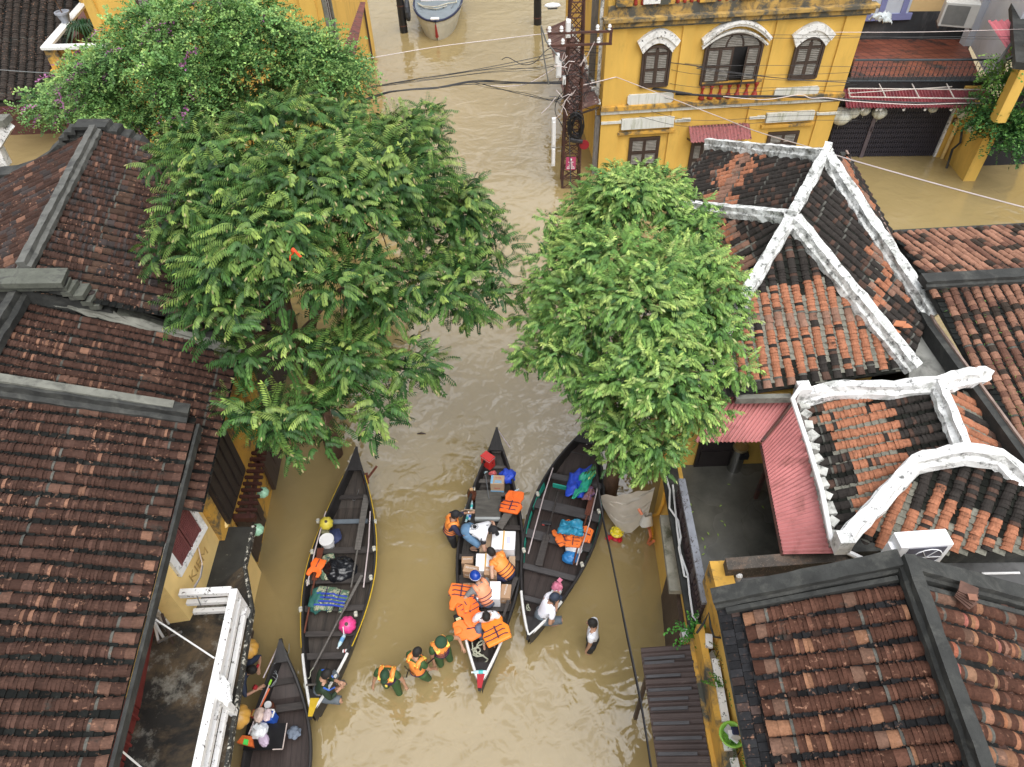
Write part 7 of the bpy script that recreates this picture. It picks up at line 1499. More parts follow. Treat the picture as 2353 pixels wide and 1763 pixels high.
e, w, l = box_thing('cream_tin', 'small cream square tin above the brown jug', [b2c(413, 748), b2c(462, 748), b2c(460, 782), b2c(410, 782)], .45, .12, mat('cream_tin', (.6, .55, .42), .5, .05, 4, bmp=0), 'tin'); mb = MB(); mb.lathe((0, 0, .12), [(.02, 0), (.02, .015)], 8); part(mb, 'cap', M_GRY, e)
# hatch boards of the loaded sampan
q = [bt2.loc(b2c(*p), .3) for p in ((470, 800), (765, 800), (752, 1115), (460, 1115))]
g = MB(); g.poly([Vector((v.x, v.y, .3)) for v in q], (0, 0, .04)); part(g, 'hatch_cover', mat('bare_hatch_wood', (.085, .08, .07), .75, .35, 3, stretch=(1, 5, 1), bmp=.4), bt2.root)
g = MB(); g.beam(Vector((q[3].x, q[3].y-.02, .31)), Vector((q[2].x, q[2].y-.02, .31)), .06, .08); part(g, 'grey_hatch_edge', mat('grey_white_edge', (.4, .42, .42), .6, .1, 4), bt2.root)
def plank(label, pts, z, m=M_OLDW, name='plank', cat='plank'):
    q = [at(p, z) for p in pts]; o = q[0].copy(); mb = MB(); mb.poly([p-o for p in q], (0, 0, .03)); ob = mb.build(name, m); ob.location = o; return tag(ob, label, cat)
plank('loose grey plank slanting below the folded orange vest', [b2c(820, 1010), b2c(905, 1045), b2c(775, 1250), b2c(708, 1210)], .38)
plank('dark plank along the right side by the crouching man', [b2d(905, 240), b2d(960, 250), b2d(800, 700), b2d(775, 690)], .42, M_THW)
rod(bt2, 'thin metal rod left of the lone carton', [b2c(582, 612), b2c(622, 885)], .36, .013, M_GRY)
rod(bt2, 'curved bare branch over the left edge above the bottles', [b2c(278, 1045), b2c(340, 1012), b2c(460, 1018)], .5, .015, mat('peeled_branch', (.45, .33, .22), .6))
loose_vest('orange life vest lying at the right edge opposite the jug', b2c(890, 945), .45, ori(b2c(770, 960), b2c(1000, 900), .4)-.6, 1.05, straps=3)
def rope(label, px_pts, z, r=.012, m=None, coil=None):
    P_ = [at(p, z) for p in px_pts]; o = P_[0].copy(); mb = MB(); rr = random.Random(len(px_pts)); S_ = []
    for i in range(len(P_)-1):
        p0, p1, p2, p3 = P_[max(i-1, 0)], P_[i], P_[i+1], P_[min(i+2, len(P_)-1)]
        for k in range(6): t = k/6; S_.append(.5*((2*p1)+(p2-p0)*t+(2*p0-5*p1+4*p2-p3)*t*t+(3*p1-p0-3*p2+p3)*t**3)+Vector((0, 0, rr.uniform(0, .02)))-o)
    S_.append(P_[-1]-o); mb.tube(S_, r, 6)
    ob = mb.build('rope', m or mat('pale_green_rope', (.36, .37, .28), .8, .15, 20, bmp=.2)); ob.location = o; return tag(ob, label, 'rope')
rope('pale coiled mooring rope on the near deck of the loaded sampan', [b2d(*p) for p in ((420, 940), (430, 1020), (440, 1100), (500, 1150), (400, 1120), (420, 1070), (500, 1050), (515, 1090), (440, 1130), (470, 1050), (540, 1010), (560, 975), (530, 975), (490, 1010), (470, 1080), (520, 1130), (560, 1140), (470, 1150), (450, 1090), (590, 1170), (600, 1200), (540, 1240), (450, 1280))], .42, .013)
rope('thin grey cord with loop on the deck of the yellow rimmed sampan', [b1c(*p) for p in ((735, 480), (690, 580), (680, 620), (650, 690), (620, 700), (625, 715), (650, 705))], .26, .006, M_GRY)
rope('small pale rope coil in the near end of the teal edged sampan', [crop(1180, 1250, .181)(*p) for p in ((160, 780), (190, 770), (180, 830), (160, 800), (200, 850), (210, 830), (170, 780), (165, 840), (205, 845))], .35, .008)
rope('tangled grey cord in the far end of the sampan cut off by the bottom edge', [b4c(*p) for p in ((655, 170), (640, 300), (600, 420), (570, 470), (620, 490), (630, 450), (590, 440), (640, 500), (630, 560), (560, 650), (620, 600), (615, 540), (515, 490))], .45, .007, M_GRY)
rope('loose cord over the side of the sampan cut off by the bottom edge', [b4c(*p) for p in ((793, 110), (785, 220), (730, 260), (630, 340), (580, 390))], .6, .007, M_GRY)
rope('cord tied at the left edge beside the rower in green', [b1d(*p) for p in ((280, 990), (250, 1030), (240, 1090), (190, 1130), (180, 1190), (210, 1225))], .5, .008)
# boat 1 cargo
def lantern(label, px, z, r, m, rz=0, tilt=(0, 0), group=None, cap=None, hang=None, shape=1.):
    e = thing('silk_lantern', label, 'lantern', at(px, z), rz, group, M=Matrix.Rotation(tilt[0], 3, 'X')@Matrix.Rotation(tilt[1], 3, 'Y')); n = 16
    prof = [(.18, -.92), (.55, -.72), (.86, -.36), (.98, 0), (.88, .36), (.58, .7), (.2, .9)]
    mb = MB(); mb.lathe((0, 0, 0), [(a*r, b*r*shape) for a, b in prof], 48, wob=0); vs = mb.v
    for i, v in enumerate(vs): a = math.atan2(v[1], v[0]); k = 1.06-.11*abs(math.cos(a*4))**6; vs[i] = (v[0]*k, v[1]*k, v[2])
    part(mb, 'silk_shade', m, e, smooth=True)
    for s in (-1, 1): mb = MB(); mb.lathe((0, 0, s*.93*r*shape), [(.2*r, -.03*r), (.22*r, .05*r)], 10); part(mb, 'wooden_rim', cap or M_WOOD, e)
    if hang: mb = MB(); mb.tube([(0, 0, .95*r*shape), (0, 0, .95*r*shape+hang)], .006, 4); part(mb, 'hanging_wire', M_BLK, e)
    mb = MB(); mb.tube([(0, 0, -.95*r*shape), (0, 0, -1.35*r*shape)], .006, 4); part(mb, 'tassel', m, e)
    return e
silk = lambda nme, c: mat(nme, c, .35, .08, 4, bmp=0, spec=.7)
lantern('yellow ribbed silk lantern in the far part of the yellow rimmed sampan', b1c(330, 960), .5, .14, silk('yellow_silk', (.62, .52, .06)), tilt=(.3, .2))
lantern('pink silk lantern at the right edge of the yellow rimmed sampan', b1d(637, 535), .45, .16, silk('pink_silk', (.75, .06, .25)), tilt=(.35, .1))
rod(bt1, 'white bent stick fixed to the pink lantern', [b1d(630, 510), b1d(590, 560), b1d(600, 640)], .55, .01, M_WPL)
q = at(b1c(330, 1130), .5); e = thing('white_bucket', 'white plastic bucket with lid below the yellow lantern', 'bucket', (q.x, q.y, .2)); mb = MB(); mb.lathe((0, 0, 0), [(.11, 0), (.135, .27)], 20); part(mb, 'bucket_body', M_WPL, e); mb = MB(); mb.lathe((0, 0, .27), [(.15, 0), (.15, .02), (.13, .025), (.12, .018)], 24); part(mb, 'lid', M_WPL, e); mb = MB(); mb.tube([(-.145, 0, .2), (-.1, -.12, .12), (.1, -.12, .12), (.145, 0, .2)], .006, 4); part(mb, 'handle', M_GRY, e)
blob('bundle', 'navy cloth bundle with red ties right of the white bucket', at(b1c(420, 1100), .28), (.13, .17, .07), mat('navy_cloth', (.02, .03, .09), .7, .3, 5), 6, .3)
blob('bundle', 'olive grey sack squeezed between yellow lantern and bucket', at(b1c(300, 1050), .3), (.12, .09, .09), mat('olive_sack', (.2, .19, .1), .7, .2, 5), 7, .25)
blob('trash_bag', 'shiny black plastic bag in the yellow rimmed sampan', at(b1c(480, 1460), .34), (.31, .25, .17), mat('black_bin_bag', (.012, .013, .016), .18, .3, 4, bmp=.3, bscale=14), 8, .3, freq=3)
loose_vest('bright orange foam vest collar at the left edge beside the black bag', b1c(230, 1440), .45, ori(b1c(180, 1440), b1c(280, 1440), .4)+2.9, .72, M_VEST2, straps=0)
blob('camouflage_jacket', 'camouflage life jacket with blue straps pressed against the black bag', at(b1c(345, 1430), .36), (.15, .28, .08), mat('camo_cloth', (.09, .16, .1), .75, .3, 6, dirt=(.36, .36, .24), dscale=7, dlo=.5, dhi=.53, fine=(.01, .05, .06), fscale=9, flo=.55, fhi=.58), 9, .28, cat='life vest')
def camo(label, px, rz, s):
    e = loose_vest(label, px, .36, rz, s, MATS['camo_cloth'], straps=0, group='camouflage life jackets')
    for k in range(4): mb = MB(); mb.beam((-.21, -.08+k*.09, .09), (.21, -.08+k*.09, .09), .035, .03); part(mb, 'blue_strap', mat('blue_strap', (.03, .06, .4), .5, .1, 4, bmp=0), e)
camo('camouflage life jacket with blue straps, left of a pair', b1d(410, 260), ori(b1d(340, 260), b1d(490, 265), .4)+3.14, .95)
camo('camouflage life jacket with blue straps, right of a pair', b1d(545, 275), ori(b1d(490, 300), b1d(600, 260), .4)+2.6, .85)
blob('folded_jacket', 'dark teal folded jacket left of the camouflage pair', at(b1d(320, 270), .36), (.16, .24, .09), mat('dark_teal_cloth', (.03, .13, .11), .6, .25, 5), 11, .3, cat='jacket')
e = thing('drink_can', 'crushed white and red can at the right edge below the bottle', 'can', at(b1d(622, 810), .35), M=Matrix.Rotation(R(80), 3, 'Y')); mb = MB(); mb.lathe((0, 0, 0), [(.03, -.06), (.034, -.05), (.034, .05), (.03, .06)], 12); part(mb, 'can_body', M_WPL, e); mb = MB(); mb.lathe((0, 0, -.03), [(.035, 0), (.035, .02)], 12); part(mb, 'red_band', M_RTX, e)
mb = MB(); q = bt1.loc(b1c(780, 470), .5); mb.beam(q, q+Vector((.2, .22, .14)), .04, .03); mb.beam(q+Vector((-.02, -.1, -.05)), q+Vector((-.08, .15, -.03)), .12, .05); part(mb, 'oar_fork', M_REDW, bt1.root)
# boat 3 cargo
cloth('raincoat', 'royal blue raincoat spread at the far part of the teal edged sampan', [b3c(600, 590), b3c(860, 500), b3c(760, 880), b3c(545, 840)], .42, mat('royal_blue_bag', (.02, .07, .55)), 2, .09, cat='raincoat')
cloth('raincoat', 'green raincoat draped over the blue one', [b3c(740, 590), b3c(910, 560), b3c(800, 800), b3c(620, 890)], .5, mat('sea_green_cloth', (.02, .36, .24), .5, .15, 4, bmp=0), 5, .09, cat='raincoat')
e = cloth('striped_bag', 'striped woven bag by the right edge next to the raincoats', [b3c(850, 700), b3c(890, 820), b3c(830, 900), b3c(730, 900)], .42, mat('striped_weave', (.25, .12, .12), .7, .6, 25, dirt=(.03, .05, .35), dscale=12, fine=(.6, .55, .4), fscale=25), 7, .05, cat='bag')
for i, (p, rz, lab) in enumerate(((b3c(520, 1330), .3, 'orange life vest at the left of the pile under the blue net'), (b3c(640, 1350), -.2, 'orange life vest at the front middle of the pile under the blue net'), (b3c(735, 1290), 1.2, 'orange life vest at the right of the pile under the blue net'), (b3c(590, 1240), 2.5, 'orange life vest mostly covered by the blue net'))): loose_vest(lab, p, .38+.05*(i % 2), rz, .85, M_VEST, tilt=.15*(i-1))
cloth('blue_net', 'crumpled blue plastic netting on top of the orange vest pile', [b3c(500, 1130), b3c(740, 1160), b3c(760, 1320), b3c(450, 1290)], .56, mat('sea_blue_net', (.03, .26, .42), .4, .25, 8, bmp=.2), 3, .12, cat='net')
blob('plastic_bag', 'bright blue plastic bundle at the lower right of the teal edged sampan', at(b3c(610, 1560), .3), (.17, .13, .12), mat('bright_blue_plastic', (.03, .2, .5), .3, .15, 5, bmp=.1), 12, .2)
blob('plastic_bag', 'clear white plastic bag just above the bright blue bundle', at(b3c(650, 1470), .34), (.17, .11, .1), mat('clear_white_plastic', (.6, .63, .66), .25, .15, 6, bmp=.1), 13, .22)
b6c = crop(1180, 1250, .181)
blob('plastic_bag', 'pink plastic bag with upright handles near the capped man', at(b6c(555, 545), .35), (.1, .1, .09), mat('pink_plastic', (.65, .2, .3), .3, .2, 6, bmp=0), 14, .3, knot=(.05, .05))
blob('plastic_bag', 'white plastic bag under the pink bag', at(b6c(550, 605), .3), (.1, .06, .07), M_WPL, 15, .3)
e = thing('toolbox', 'small red and black radio like object on the thwart of the teal edged sampan', 'device', at(b3c(330, 1170), .4), -.2); mb = MB(); mb.box((0, 0, 0), (.22, .09, .07)); part(mb, 'case', M_BLK, e, bevel=.015); mb = MB(); mb.box((-.06, -.046, 0), (.05, .006, .04)); part(mb, 'red_panel', M_RTX, e)
# boat 4 cargo
e = thing('floor_brush', 'orange and green soft broom with long rods lying in the bottom sampan', 'broom', at(b4c(280, 1245), .6)); o = at(b4c(280, 1245), .6)
tip = at(b4c(565, 560), .6)-o; mb = MB(); mb.tube([Vector(), tip*.92], .012, 6); part(mb, 'handle', M_ROD, e); mb = MB(); mb.tube([tip*.9, tip], .02, 6); part(mb, 'green_grip', mat('lime_plastic', (.3, .6, .05), .4, .05, 3, bmp=0), e)
q = [at(b4c(*p), .5)-o for p in ((200, 1255), (320, 1270), (340, 1400), (130, 1345))]; mb = MB(); mb.poly(q, (0, 0, -.07)); part(mb, 'orange_bristles', mat('orange_bristles', (.75, .16, .03), .7, .15, 20, bmp=.3), e); q = [at(b4c(*p), .508)-o for p in ((225, 1300), (280, 1312), (268, 1382), (205, 1368))]; mb = MB(); mb.poly(q, (0, 0, -.02)); part(mb, 'green_band', mat('neon_green', (.1, .75, .12), .5), e)
rod(bt4, 'orange and white stick beside the broom handle', [b4c(425, 915), b4c(540, 670)], .6, .016, mat('orange_stick', (.7, .15, .05), .5)); rod(bt4, 'pale rod along the left edge of the bottom sampan', [b4c(645, 150), b4c(465, 535)], .62, .012, M_ROD)
e, w, l = box_thing('cooler_box', 'blue cooler box with white handle holding plastic bags of food', [b4c(450, 925), b4c(600, 945), b4c(580, 1060), b4c(430, 1050)], .62, .3, mat('cobalt_cooler', (.02, .1, .5), .35, .08, 3, bmp=0), 'cooler', bev=.02)
mb = MB(); mb.tube([(-w*.5, l*.45, .31), (w*.45, l*.5, .32), (w*.52, l*.35, .32), (w*.5, -l*.3, .32)], .016, 6); part(mb, 'handle', M_WPL, e)
M_FB = mat('cloudy_plastic_bag', (.62, .5, .52), .25, .2, 7, bmp=.1)
blob('food_bag', 'cloudy bag of buns hanging over the left of the blue cooler', at(b4c(415, 1000), .7), (.09, .12, .07), mat('cloudy_bun_bag', (.55, .42, .36), .25, .2, 8, bmp=.1), 16, .15); blob('food_bag', 'pinkish plastic bag on the right of the blue cooler', at(b4c(515, 1000), .7), (.07, .1, .06), M_FB, 17, .2)
blob('plastic_bag', 'knotted white plastic bag on the black board', at(b4c(410, 1190), .5), (.14, .13, .09), mat('white_poly_bag', (.7, .72, .74), .3, .1, 6, bmp=.2), 18, .22, knot=(0, 0))
blob('plastic_bag', 'lilac plastic bag with a dark round thing inside', at(b4c(465, 1300), .45), (.08, .14, .06), mat('lilac_plastic', (.5, .4, .52), .25, .2, 7, bmp=.1), 19, .22, rz=.6)
blob('cloth_rag', 'grey blue rag on the right side of the bottom sampan', at(b4c(850, 1225), .3), (.1, .1, .05), mat('grey_blue_rag', (.14, .17, .22), .8, .2, 6), 20, .35, cat='rag')
q = at(b4c(520, 870), .5); e = thing('brown_jar', 'dark jar with white lid above the blue cooler', 'jar', (q.x, q.y, .25)); mb = MB(); mb.lathe((0, 0, 0), [(.08, 0), (.09, .05), (.09, .18), (.06, .22)], 14); part(mb, 'jar_body', M_JUG, e); mb = MB(); mb.lathe((0, 0, .22), [(.062, 0), (.062, .03)], 14); part(mb, 'lid', M_WPL, e)
e, w, l = box_thing('snack_box', 'red and gold packet left of the food bags', [b4c(335, 925), b4c(380, 935), b4c(350, 1035), b4c(300, 1025)], .5, .08, mat('red_packet', (.45, .03, .02), .4, .15, 10, bmp=0), 'packet'); mb = MB(); mb.box((0, 0, .083), (w*.5, l*.8, .004)); part(mb, 'gold_panel', mat('gold_foil', (.55, .38, .1), .35), e)
q = [at(b4c(*p), .4) for p in ((270, 1110), (770, 1112), (715, 1440), (215, 1455))]; o = q[0].copy(); e = thing('black_board', 'black tray board with worn pale edge under the plastic bags', 'board', o); mb = MB(); mb.poly([p-o for p in q], (0, 0, .03)); part(mb, 'board', mat('black_lacquer', (.012, .012, .013), .3, .3, 4, bmp=0), e)
mb = MB(); mb.beam(q[1]-o+Vector((0, 0, .035)), q[2]-o+Vector((0, 0, .035)), .015, .012); mb.beam(q[2]-o+Vector((0, 0, .035)), q[2].lerp(q[3], .25)-o+Vector((0, 0, .035)), .015, .012); part(mb, 'pale_edge', mat('worn_pale_edge', (.5, .42, .38), .6), e)
# ================================================================== THINGS ROUND THE STREET
lantern('mint green silk lantern hanging by the slat balcony', Z5(928, 755), 1.75, .115, silk('mint_silk', (.33, .6, .42)), hang=.35, group='lanterns along the left wall', tilt=(.1, .1)); lantern('mint green silk lantern at the corner of the black canopy', Z5(873, 1110), 1.75, .125, silk('mint_silk', (.33, .6, .42)), hang=.35, group='lanterns along the left wall')
G_S = silk('amber_silk', (.5, .27, .05))
lantern('amber silk lantern below the white rails, farthest of three', Z6(1040, 685), 1.7, .165, G_S, hang=.4, group='lanterns along the left wall'); lantern('amber silk lantern with yellow tag, middle of three by the bottom sampan', Z6(958, 1245), 1.7, .185, G_S, hang=.4, group='lanterns along the left wall'); lantern('amber silk lantern almost hidden under the white rails', Z6(790, 1500), 1.95, .1, G_S, hang=.2, group='lanterns along the left wall')
W_S = silk('cream_silk', (.6, .6, .52)); GW = 'white lanterns under the crimson awning'
for p, r, z, lab, sh in (((1050, 735), .34, 1.55, 'large round white lantern at the left end of the crimson awning', 1), ((1130, 710), .2, 1.7, 'pointed cream lantern second from the left under the awning', 1.25), ((1200, 700), .18, 1.75, 'small cream lantern third from the left under the awning', 1.1), ((1292, 715), .24, 1.65, 'round cream lantern in front of the lattice gate', 1), ((1825, 715), .2, 1.7, 'pointed cream lantern at the right end of the awning', 1.3), ((1630, 690), .16, 1.75, 'cream lantern peeping out under the middle of the awning', .9), ((1910, 800), .32, 1.5, 'large round white lantern above the yellow pier', .95)):
    lantern(lab, C_(*p), z, r, W_S, hang=.3, group=GW, shape=sh)
q = at(Z7(545, 1120), 0); HY = thing('fire_hydrant', 'red fire hydrant with yellow bonnet half under water', 'hydrant', q, .3); M_HR = mat('hydrant_red', (.5, .012, .03), .35, .1, 4, bmp=0); M_HY = mat('hydrant_yellow', (.75, .6, .03), .4, .08, 4, bmp=0)
mb = MB(); mb.lathe((0, 0, -.3), [(.1, 0), (.1, .3), (.12, .32), (.12, .36), (.1, .38), (.1, .5)], 18); part(mb, 'barrel', M_HR, HY, smooth=False)
mb = MB(); mb.lathe((0, 0, .2), [(.14, 0), (.14, .03), (.1, .05), (.07, .1), (.03, .12), (.025, .15)], 18); part(mb, 'bonnet', M_HY, HY)
mb = MB(); 
mb.lathe((-.1, 0, .08), [(.05, 0), (.05, .08), (.08, .085), (.08, .11), (.03, .12), (.02, .15)], 12, M=Matrix.Rotation(R(-90), 3, 'Y')); mb.lathe((.02, -.09, .06), [(.05, 0), (.055, .05), (.03, .07)], 12, M=Matrix.Rotation(R(90), 3, 'X')); part(mb, 'nozzles', M_HR, HY)
for k in range(8): a = k*math.pi/4; mb = MB(); mb.lathe((.12*math.cos(a), .12*math.sin(a), .23), [(.012, 0), (.012, .015)], 6); part(mb, 'bolt', M_GRY, HY)
# translucent sheet
M_SHT = mat('milky_plastic_sheet', (.55, .5, .42), .3, .08, 4, bmp=.1, alpha=.8)
qa, qb, qc, qd = at(Z7(250, 330), 1.0), at(Z7(1290, 130), 1.75), at(Z7(1150, 700), 1.1), at(Z7(280, 500), .55); o = (qa+qc)/2; e = thing('plastic_sheet', 'milky plastic sheet strung from the round tree trunk to the yellow wall', 'sheet', o)
def f(u, v):
    p = qa.lerp(qb, u).lerp(qd.lerp(qc, u), v)-o; p.z -= .5*math.sin(math.pi*u)*v*.8+.12*math.sin(math.pi*u); p.z += .05*math.sin(v*14+u*5)*(.3+u)+.09*mnoise.noise(Vector((u*5, v*9, 0))); p.y -= .18*math.sin(math.pi*u)*v; return p
mb = MB(); mb.sheet(f, 48, 30); part(mb, 'sheet', M_SHT, e, smooth=True)
mb = MB(); P_ = qc-o; mb.sheet(lambda u, v: P_+Vector((math.cos(u*7)*(.08+.06*v), math.sin(u*7)*(.05+.06*v), .02-.3*v+.03*math.sin(u*20))), 16, 6); part(mb, 'knotted_tail', mat('milky_plastic_tail', (.62, .6, .55), .35, .06, 5, bmp=.1), e, smooth=True)
mb = MB(); mb.tube([at(Z7(970, 575), 1.3)-o, at(Z7(1040, 690), 1.25)-o], .03, 7); part(mb, 'orange_tube', mat('orange_pipe', (.62, .17, .07)), e)
# steel bin on the terrace
q = at(Z3(1280, 230), 2.1); e = thing('steel_ash_bin', 'cylindrical stainless steel ash bin on the wet terrace', 'bin', (q.x, q.y+.1, 2.1)); M_STL = mat('brushed_steel', (.45, .45, .44), .22, .1, 4, metal=1, bmp=.02)
mb = MB(); mb.lathe((0, 0, 0), [(.13, 0), (.13, .62)], 24); part(mb, 'cylinder', M_STL, e, smooth=False); mb = MB(); mb.lathe((0, 0, .62), [(.14, 0), (.14, .05), (.11, .055), (.1, .03)], 24); part(mb, 'ash_tray', mat('brassy_tray', (.45, .36, .2), .3, .2, 6, metal=.7), e); mb = MB(); mb.box((.06, -.1, .5), (.16, .1, .12)); part(mb, 'opening', M_BLK, e)
# AC unit on the roof valley
c4 = [at(H_(*p), 4.95) for p in ((1390, 165), (1720, 142), (1760, 240), (1425, 265))]; c = sum(c4, Vector())/4; u = c4[1]-c4[0]; rz = math.atan2(u.y, u.x); w = ((c4[1]-c4[0]).length+(c4[2]-c4[3]).length)/2; l = (c4[0]-c4[3]).length
AC = thing('air_conditioner', 'white outdoor air conditioner box on the gutter below the orange tile hip roof', 'air conditioner', (c.x, c.y, 4.4), rz); M_ACW = mat('ac_white', (.8, .8, .82), .4, .03, 3, bmp=0)
mb = MB(); mb.box((0, 0, .275), (w, l, .55)); part(mb, 'casing', M_ACW, AC, bevel=.012); mb = MB(); mb.box((.02, -l/2-.004, .28), (w*.72, .01, .46)); part(mb, 'dark_grille', mat('dark_fin_grille', (.09, .09, .12), .5, .1, 60, bmp=0), AC)
mb = MB(); mb.tube([(w*.1+.2*math.cos(a), -l/2-.014, .28+.2*math.sin(a)) for a in [i*.3927 for i in range(17)]], .008, 4, cap=False); 
for k in range(6): mb.beam((w*.1+.2*math.cos(k*1.05), -l/2-.014, .28+.2*math.sin(k*1.05)), (w*.1, -l/2-.014, .28), .008, .008)
part(mb, 'fan_guard', M_ACW, AC); mb = MB(); mb.box((-w/2-.03, .0, .3), (.06, l*.5, .25)); part(mb, 'valve_cover', M_ACW, AC, bevel=.01)
q = at(C_(1790, 95), 4.0); A2_ = thing('air_conditioner', 'old white air conditioner bracketed on the peach rear wall beside the blue white pier', 'air conditioner', (q.x, q.y, 3.7), -.35); mb = MB(); mb.box((0, 0, .35), (1.05, .45, .75)); part(mb, 'casing', mat('aged_ac_white', (.5, .5, .48), .5, .08, 4), A2_, bevel=.02); mb = MB(); mb.box((-.1, -.23, .35), (.7, .01, .6)); part(mb, 'grille', M_GRY, A2_); mb = MB(); mb.beam((-.5, 0, -.05), (.5, 0, -.05), .06, .06); mb.beam((-.5, .4, -.05), (-.5, -.3, -.05), .05, .05); mb.beam((.5, .4, -.05), (.5, -.3, -.05), .05, .05); part(mb, 'bracket', M_WOOD, A2_)
cloth('crumpled_sheet', 'crumpled pale plastic on the sill of the blue framed window', [C_(1220, 110), C_(1370, 100), C_(1365, 160), C_(1290, 130)], 3.7, mat('pale_plastic_sheet', (.45, .5, .52), .4, .1, 5), 4, .15, cat='plastic sheet')
# loose orange tiles on the black ledge
GT = 'loose orange tiles on the ledge'
for i, (x, y, lab) in enumerate(((1790, 250, 'loose orange ridge tile nearest the air conditioner'), (1895, 245, 'second loose orange ridge tile from the air conditioner'), (1965, 240, 'third loose orange ridge tile, touching the second'), (2110, 232, 'loose orange ridge tile farther right, on its own'), (2205, 230, 'loose orange ridge tile at the right edge'))):
    e = thing('ridge_tile', lab, 'tile', at(H_(x, y), 3.56), .05*i, GT); mb = MB(); n = 10
    vo = [(.11*math.cos(math.pi*k/n)*1, yy, .11*math.sin(math.pi*k/n)) for yy in (-.1, .1) for k in range(n+1)]; mb.add(vo, [(k, k+1, n+2+k, n+1+k) for k in range(n)]); part(mb, 'curved_tile', mat('fresh_orange_clay', (.5, .19, .09), .8, .12, 5), e, solid=.015); 
    mb = MB(); mb.box((0, 0, .0), (.17, .16, .03)); part(mb, 'mortar_bed', M_CEM_L, e)
e = thing('broken_tile_stack', 'small stack of broken tiles lying on the east slope of the lower right roof', 'tile', at(H_(1835, 600), 4.95), .5); mb = MB()
for k in range(5): mb.box((k*.02, k*.015, .02+k*.018), (.16, .2, .014), .12*k)
part(mb, 'tiles', mat('old_brown_clay', (.1, .05, .035), .8, .3, 8), e); mb = MB(); mb.box((.02, -.03, .115), (.08, .1, .012), .9); part(mb, 'top_shard', mat('worn_orange_clay', (.24, .11, .07), .8, .2, 8), e)
e = thing('broken_tile_stack', 'lifted broken tiles on the upper pavilion roof beside the long white hip', 'tile', pd.hit(F_(1380, 510))+Vector((0, 0, .08)), .4); mb = MB()
for k in range(5): mb.box((rr_.uniform(-.12, .12), rr_.uniform(-.12, .12), .03*k), (.16, .16, .02), k*.8, M=Matrix.Rotation(k*.9, 3, 'Z')@Matrix.Rotation(.35, 3, 'X'))
part(mb, 'tiles', MATS['fresh_orange_clay'], e); mb = MB(); mb.box((.1, .1, .04), (.12, .1, .012), .5); part(mb, 'shard', MATS['old_brown_clay'], e)
e = thing('white_vent_cap', 'small white vent cap standing in the grey gutter left of the ridge', 'vent', at(H_(392, 465), 3.3)); mb = MB(); mb.lathe((0, 0, 0), [(.045, 0), (.045, .1)], 12); part(mb, 'pipe', M_WPL, e); mb = MB(); mb.lathe((0, 0, .1), [(.05, 0), (.05, .02), (.03, .05), (.01, .06)], 12); part(mb, 'cap', M_WPL, e)
rod(None, 'white pipe lying on the grey gutter at the right edge', [H_(1940, 428), H_(2180, 424)], 3.35, .02, M_WPL, name='pipe', cat='pipe', group='loose pipes')
mb = MB(); mb.tube([Vector(), at(H_(1030, 235), 3.9)-at(H_(1190, 335), 3.4), at(H_(990, 215), 4.1)-at(H_(1190, 335), 3.4)], .035, 8); ob = mb.build('white_pipe_end', M_WPL); ob.location = at(H_(1190, 335), 3.4); tag(ob, 'thick white pipe bending down from the pink awning corner into the gutter', 'pipe')
# basin, small wall box, paper bag
q = at(Z4(1068, 1305), 2.9); e = thing('green_basin', 'lime green basin full of rubbish on the yellow balcony', 'basin', (q.x, q.y, 2.75)); mb = MB(); mb.lathe((0, 0, 0), [(.1, 0), (.145, .1), (.17, .1), (.175, .12), (.15, .12), (.11, .03)], 24); part(mb, 'bowl', mat('lime_basin', (.3, .62, .1), .35, .05, 4, bmp=0), e, smooth=True)
for k, (m_, x, y) in enumerate(((M_WPL, 0, 0), (mat('grey_poly', (.5, .52, .55), .4), -.03, .05), (mat('navy_cloth', (.02, .03, .09)), .06, .04), (MATS['clear_white_plastic'], .03, -.05))): mb = MB(); mb.box((x, y, .1+.01*k), (.1, .12, .03), k*.7, M=Matrix.Rotation(k*.8, 3, 'Z')@Matrix.Rotation(.4, 3, 'X')); part(mb, 'rubbish', m_, e)
e = thing('meter_box', 'small white box on the yellow wall above the dark corrugated awning', 'box', at(Z4(565, 275), 1.9), 0); mb = MB(); mb.box((0, 0, 0), (.12, .14, .2)); part(mb, 'casing', M_WPL, e, bevel=.01); mb = MB(); mb.box((-.062, 0, .02), (.006, .08, .1)); part(mb, 'cover', M_GRY, e)
# lumber and pipes on the porch, cloth knot, washing line
for i, (a, b, za, zb, m_, lab) in enumerate(((Z6(235, 410), Z6(350, 605), 3.2, 2.25, M_WPL, 'white pipe leaning at the porch corner, longest'), (Z6(240, 385), Z6(380, 540), 3.1, 2.25, M_GRY, 'grey pipe leaning at the porch corner'), (Z6(260, 395), Z6(300, 620), 3.0, 2.25, M_WPL, 'short white pipe leaning at the porch corner'), (Z6(330, 400), Z6(420, 640), 2.9, 2.25, M_WOOD, 'brown stick leaning among the pipes on the porch'), (Z6(300, 630), Z6(490, 545), 2.3, 2.5, M_GRY, 'bent metal tube lying on the porch floor'))):
    A, B_v = at(a, za), at(b, zb); mb = MB(); mb.tube([Vector(), (B_v-A)*.5+Vector((0, 0, .03)), B_v-A], .022, 8); ob = mb.build('pipe', m_); ob.location = A; tag(ob, lab, 'pipe', 'pipes and sticks on the porch')
for i, (a, b, za, zb, lab) in enumerate(((Z6(225, 408), Z6(760, 760), 4.0, 3.05, 'pale line from the eave to the middle of the white rails'), (Z6(0, 1525), Z6(230, 1720), 4.2, 3.4, 'pale line at the bottom edge under the long roof'))):
    A, B_v = at(a, za), at(b, zb); mb = MB(); mb.tube([Vector(), (B_v-A)], .012, 6); ob = mb.build('washing_line', M_WPL); ob.location = A; tag(ob, lab, 'line')
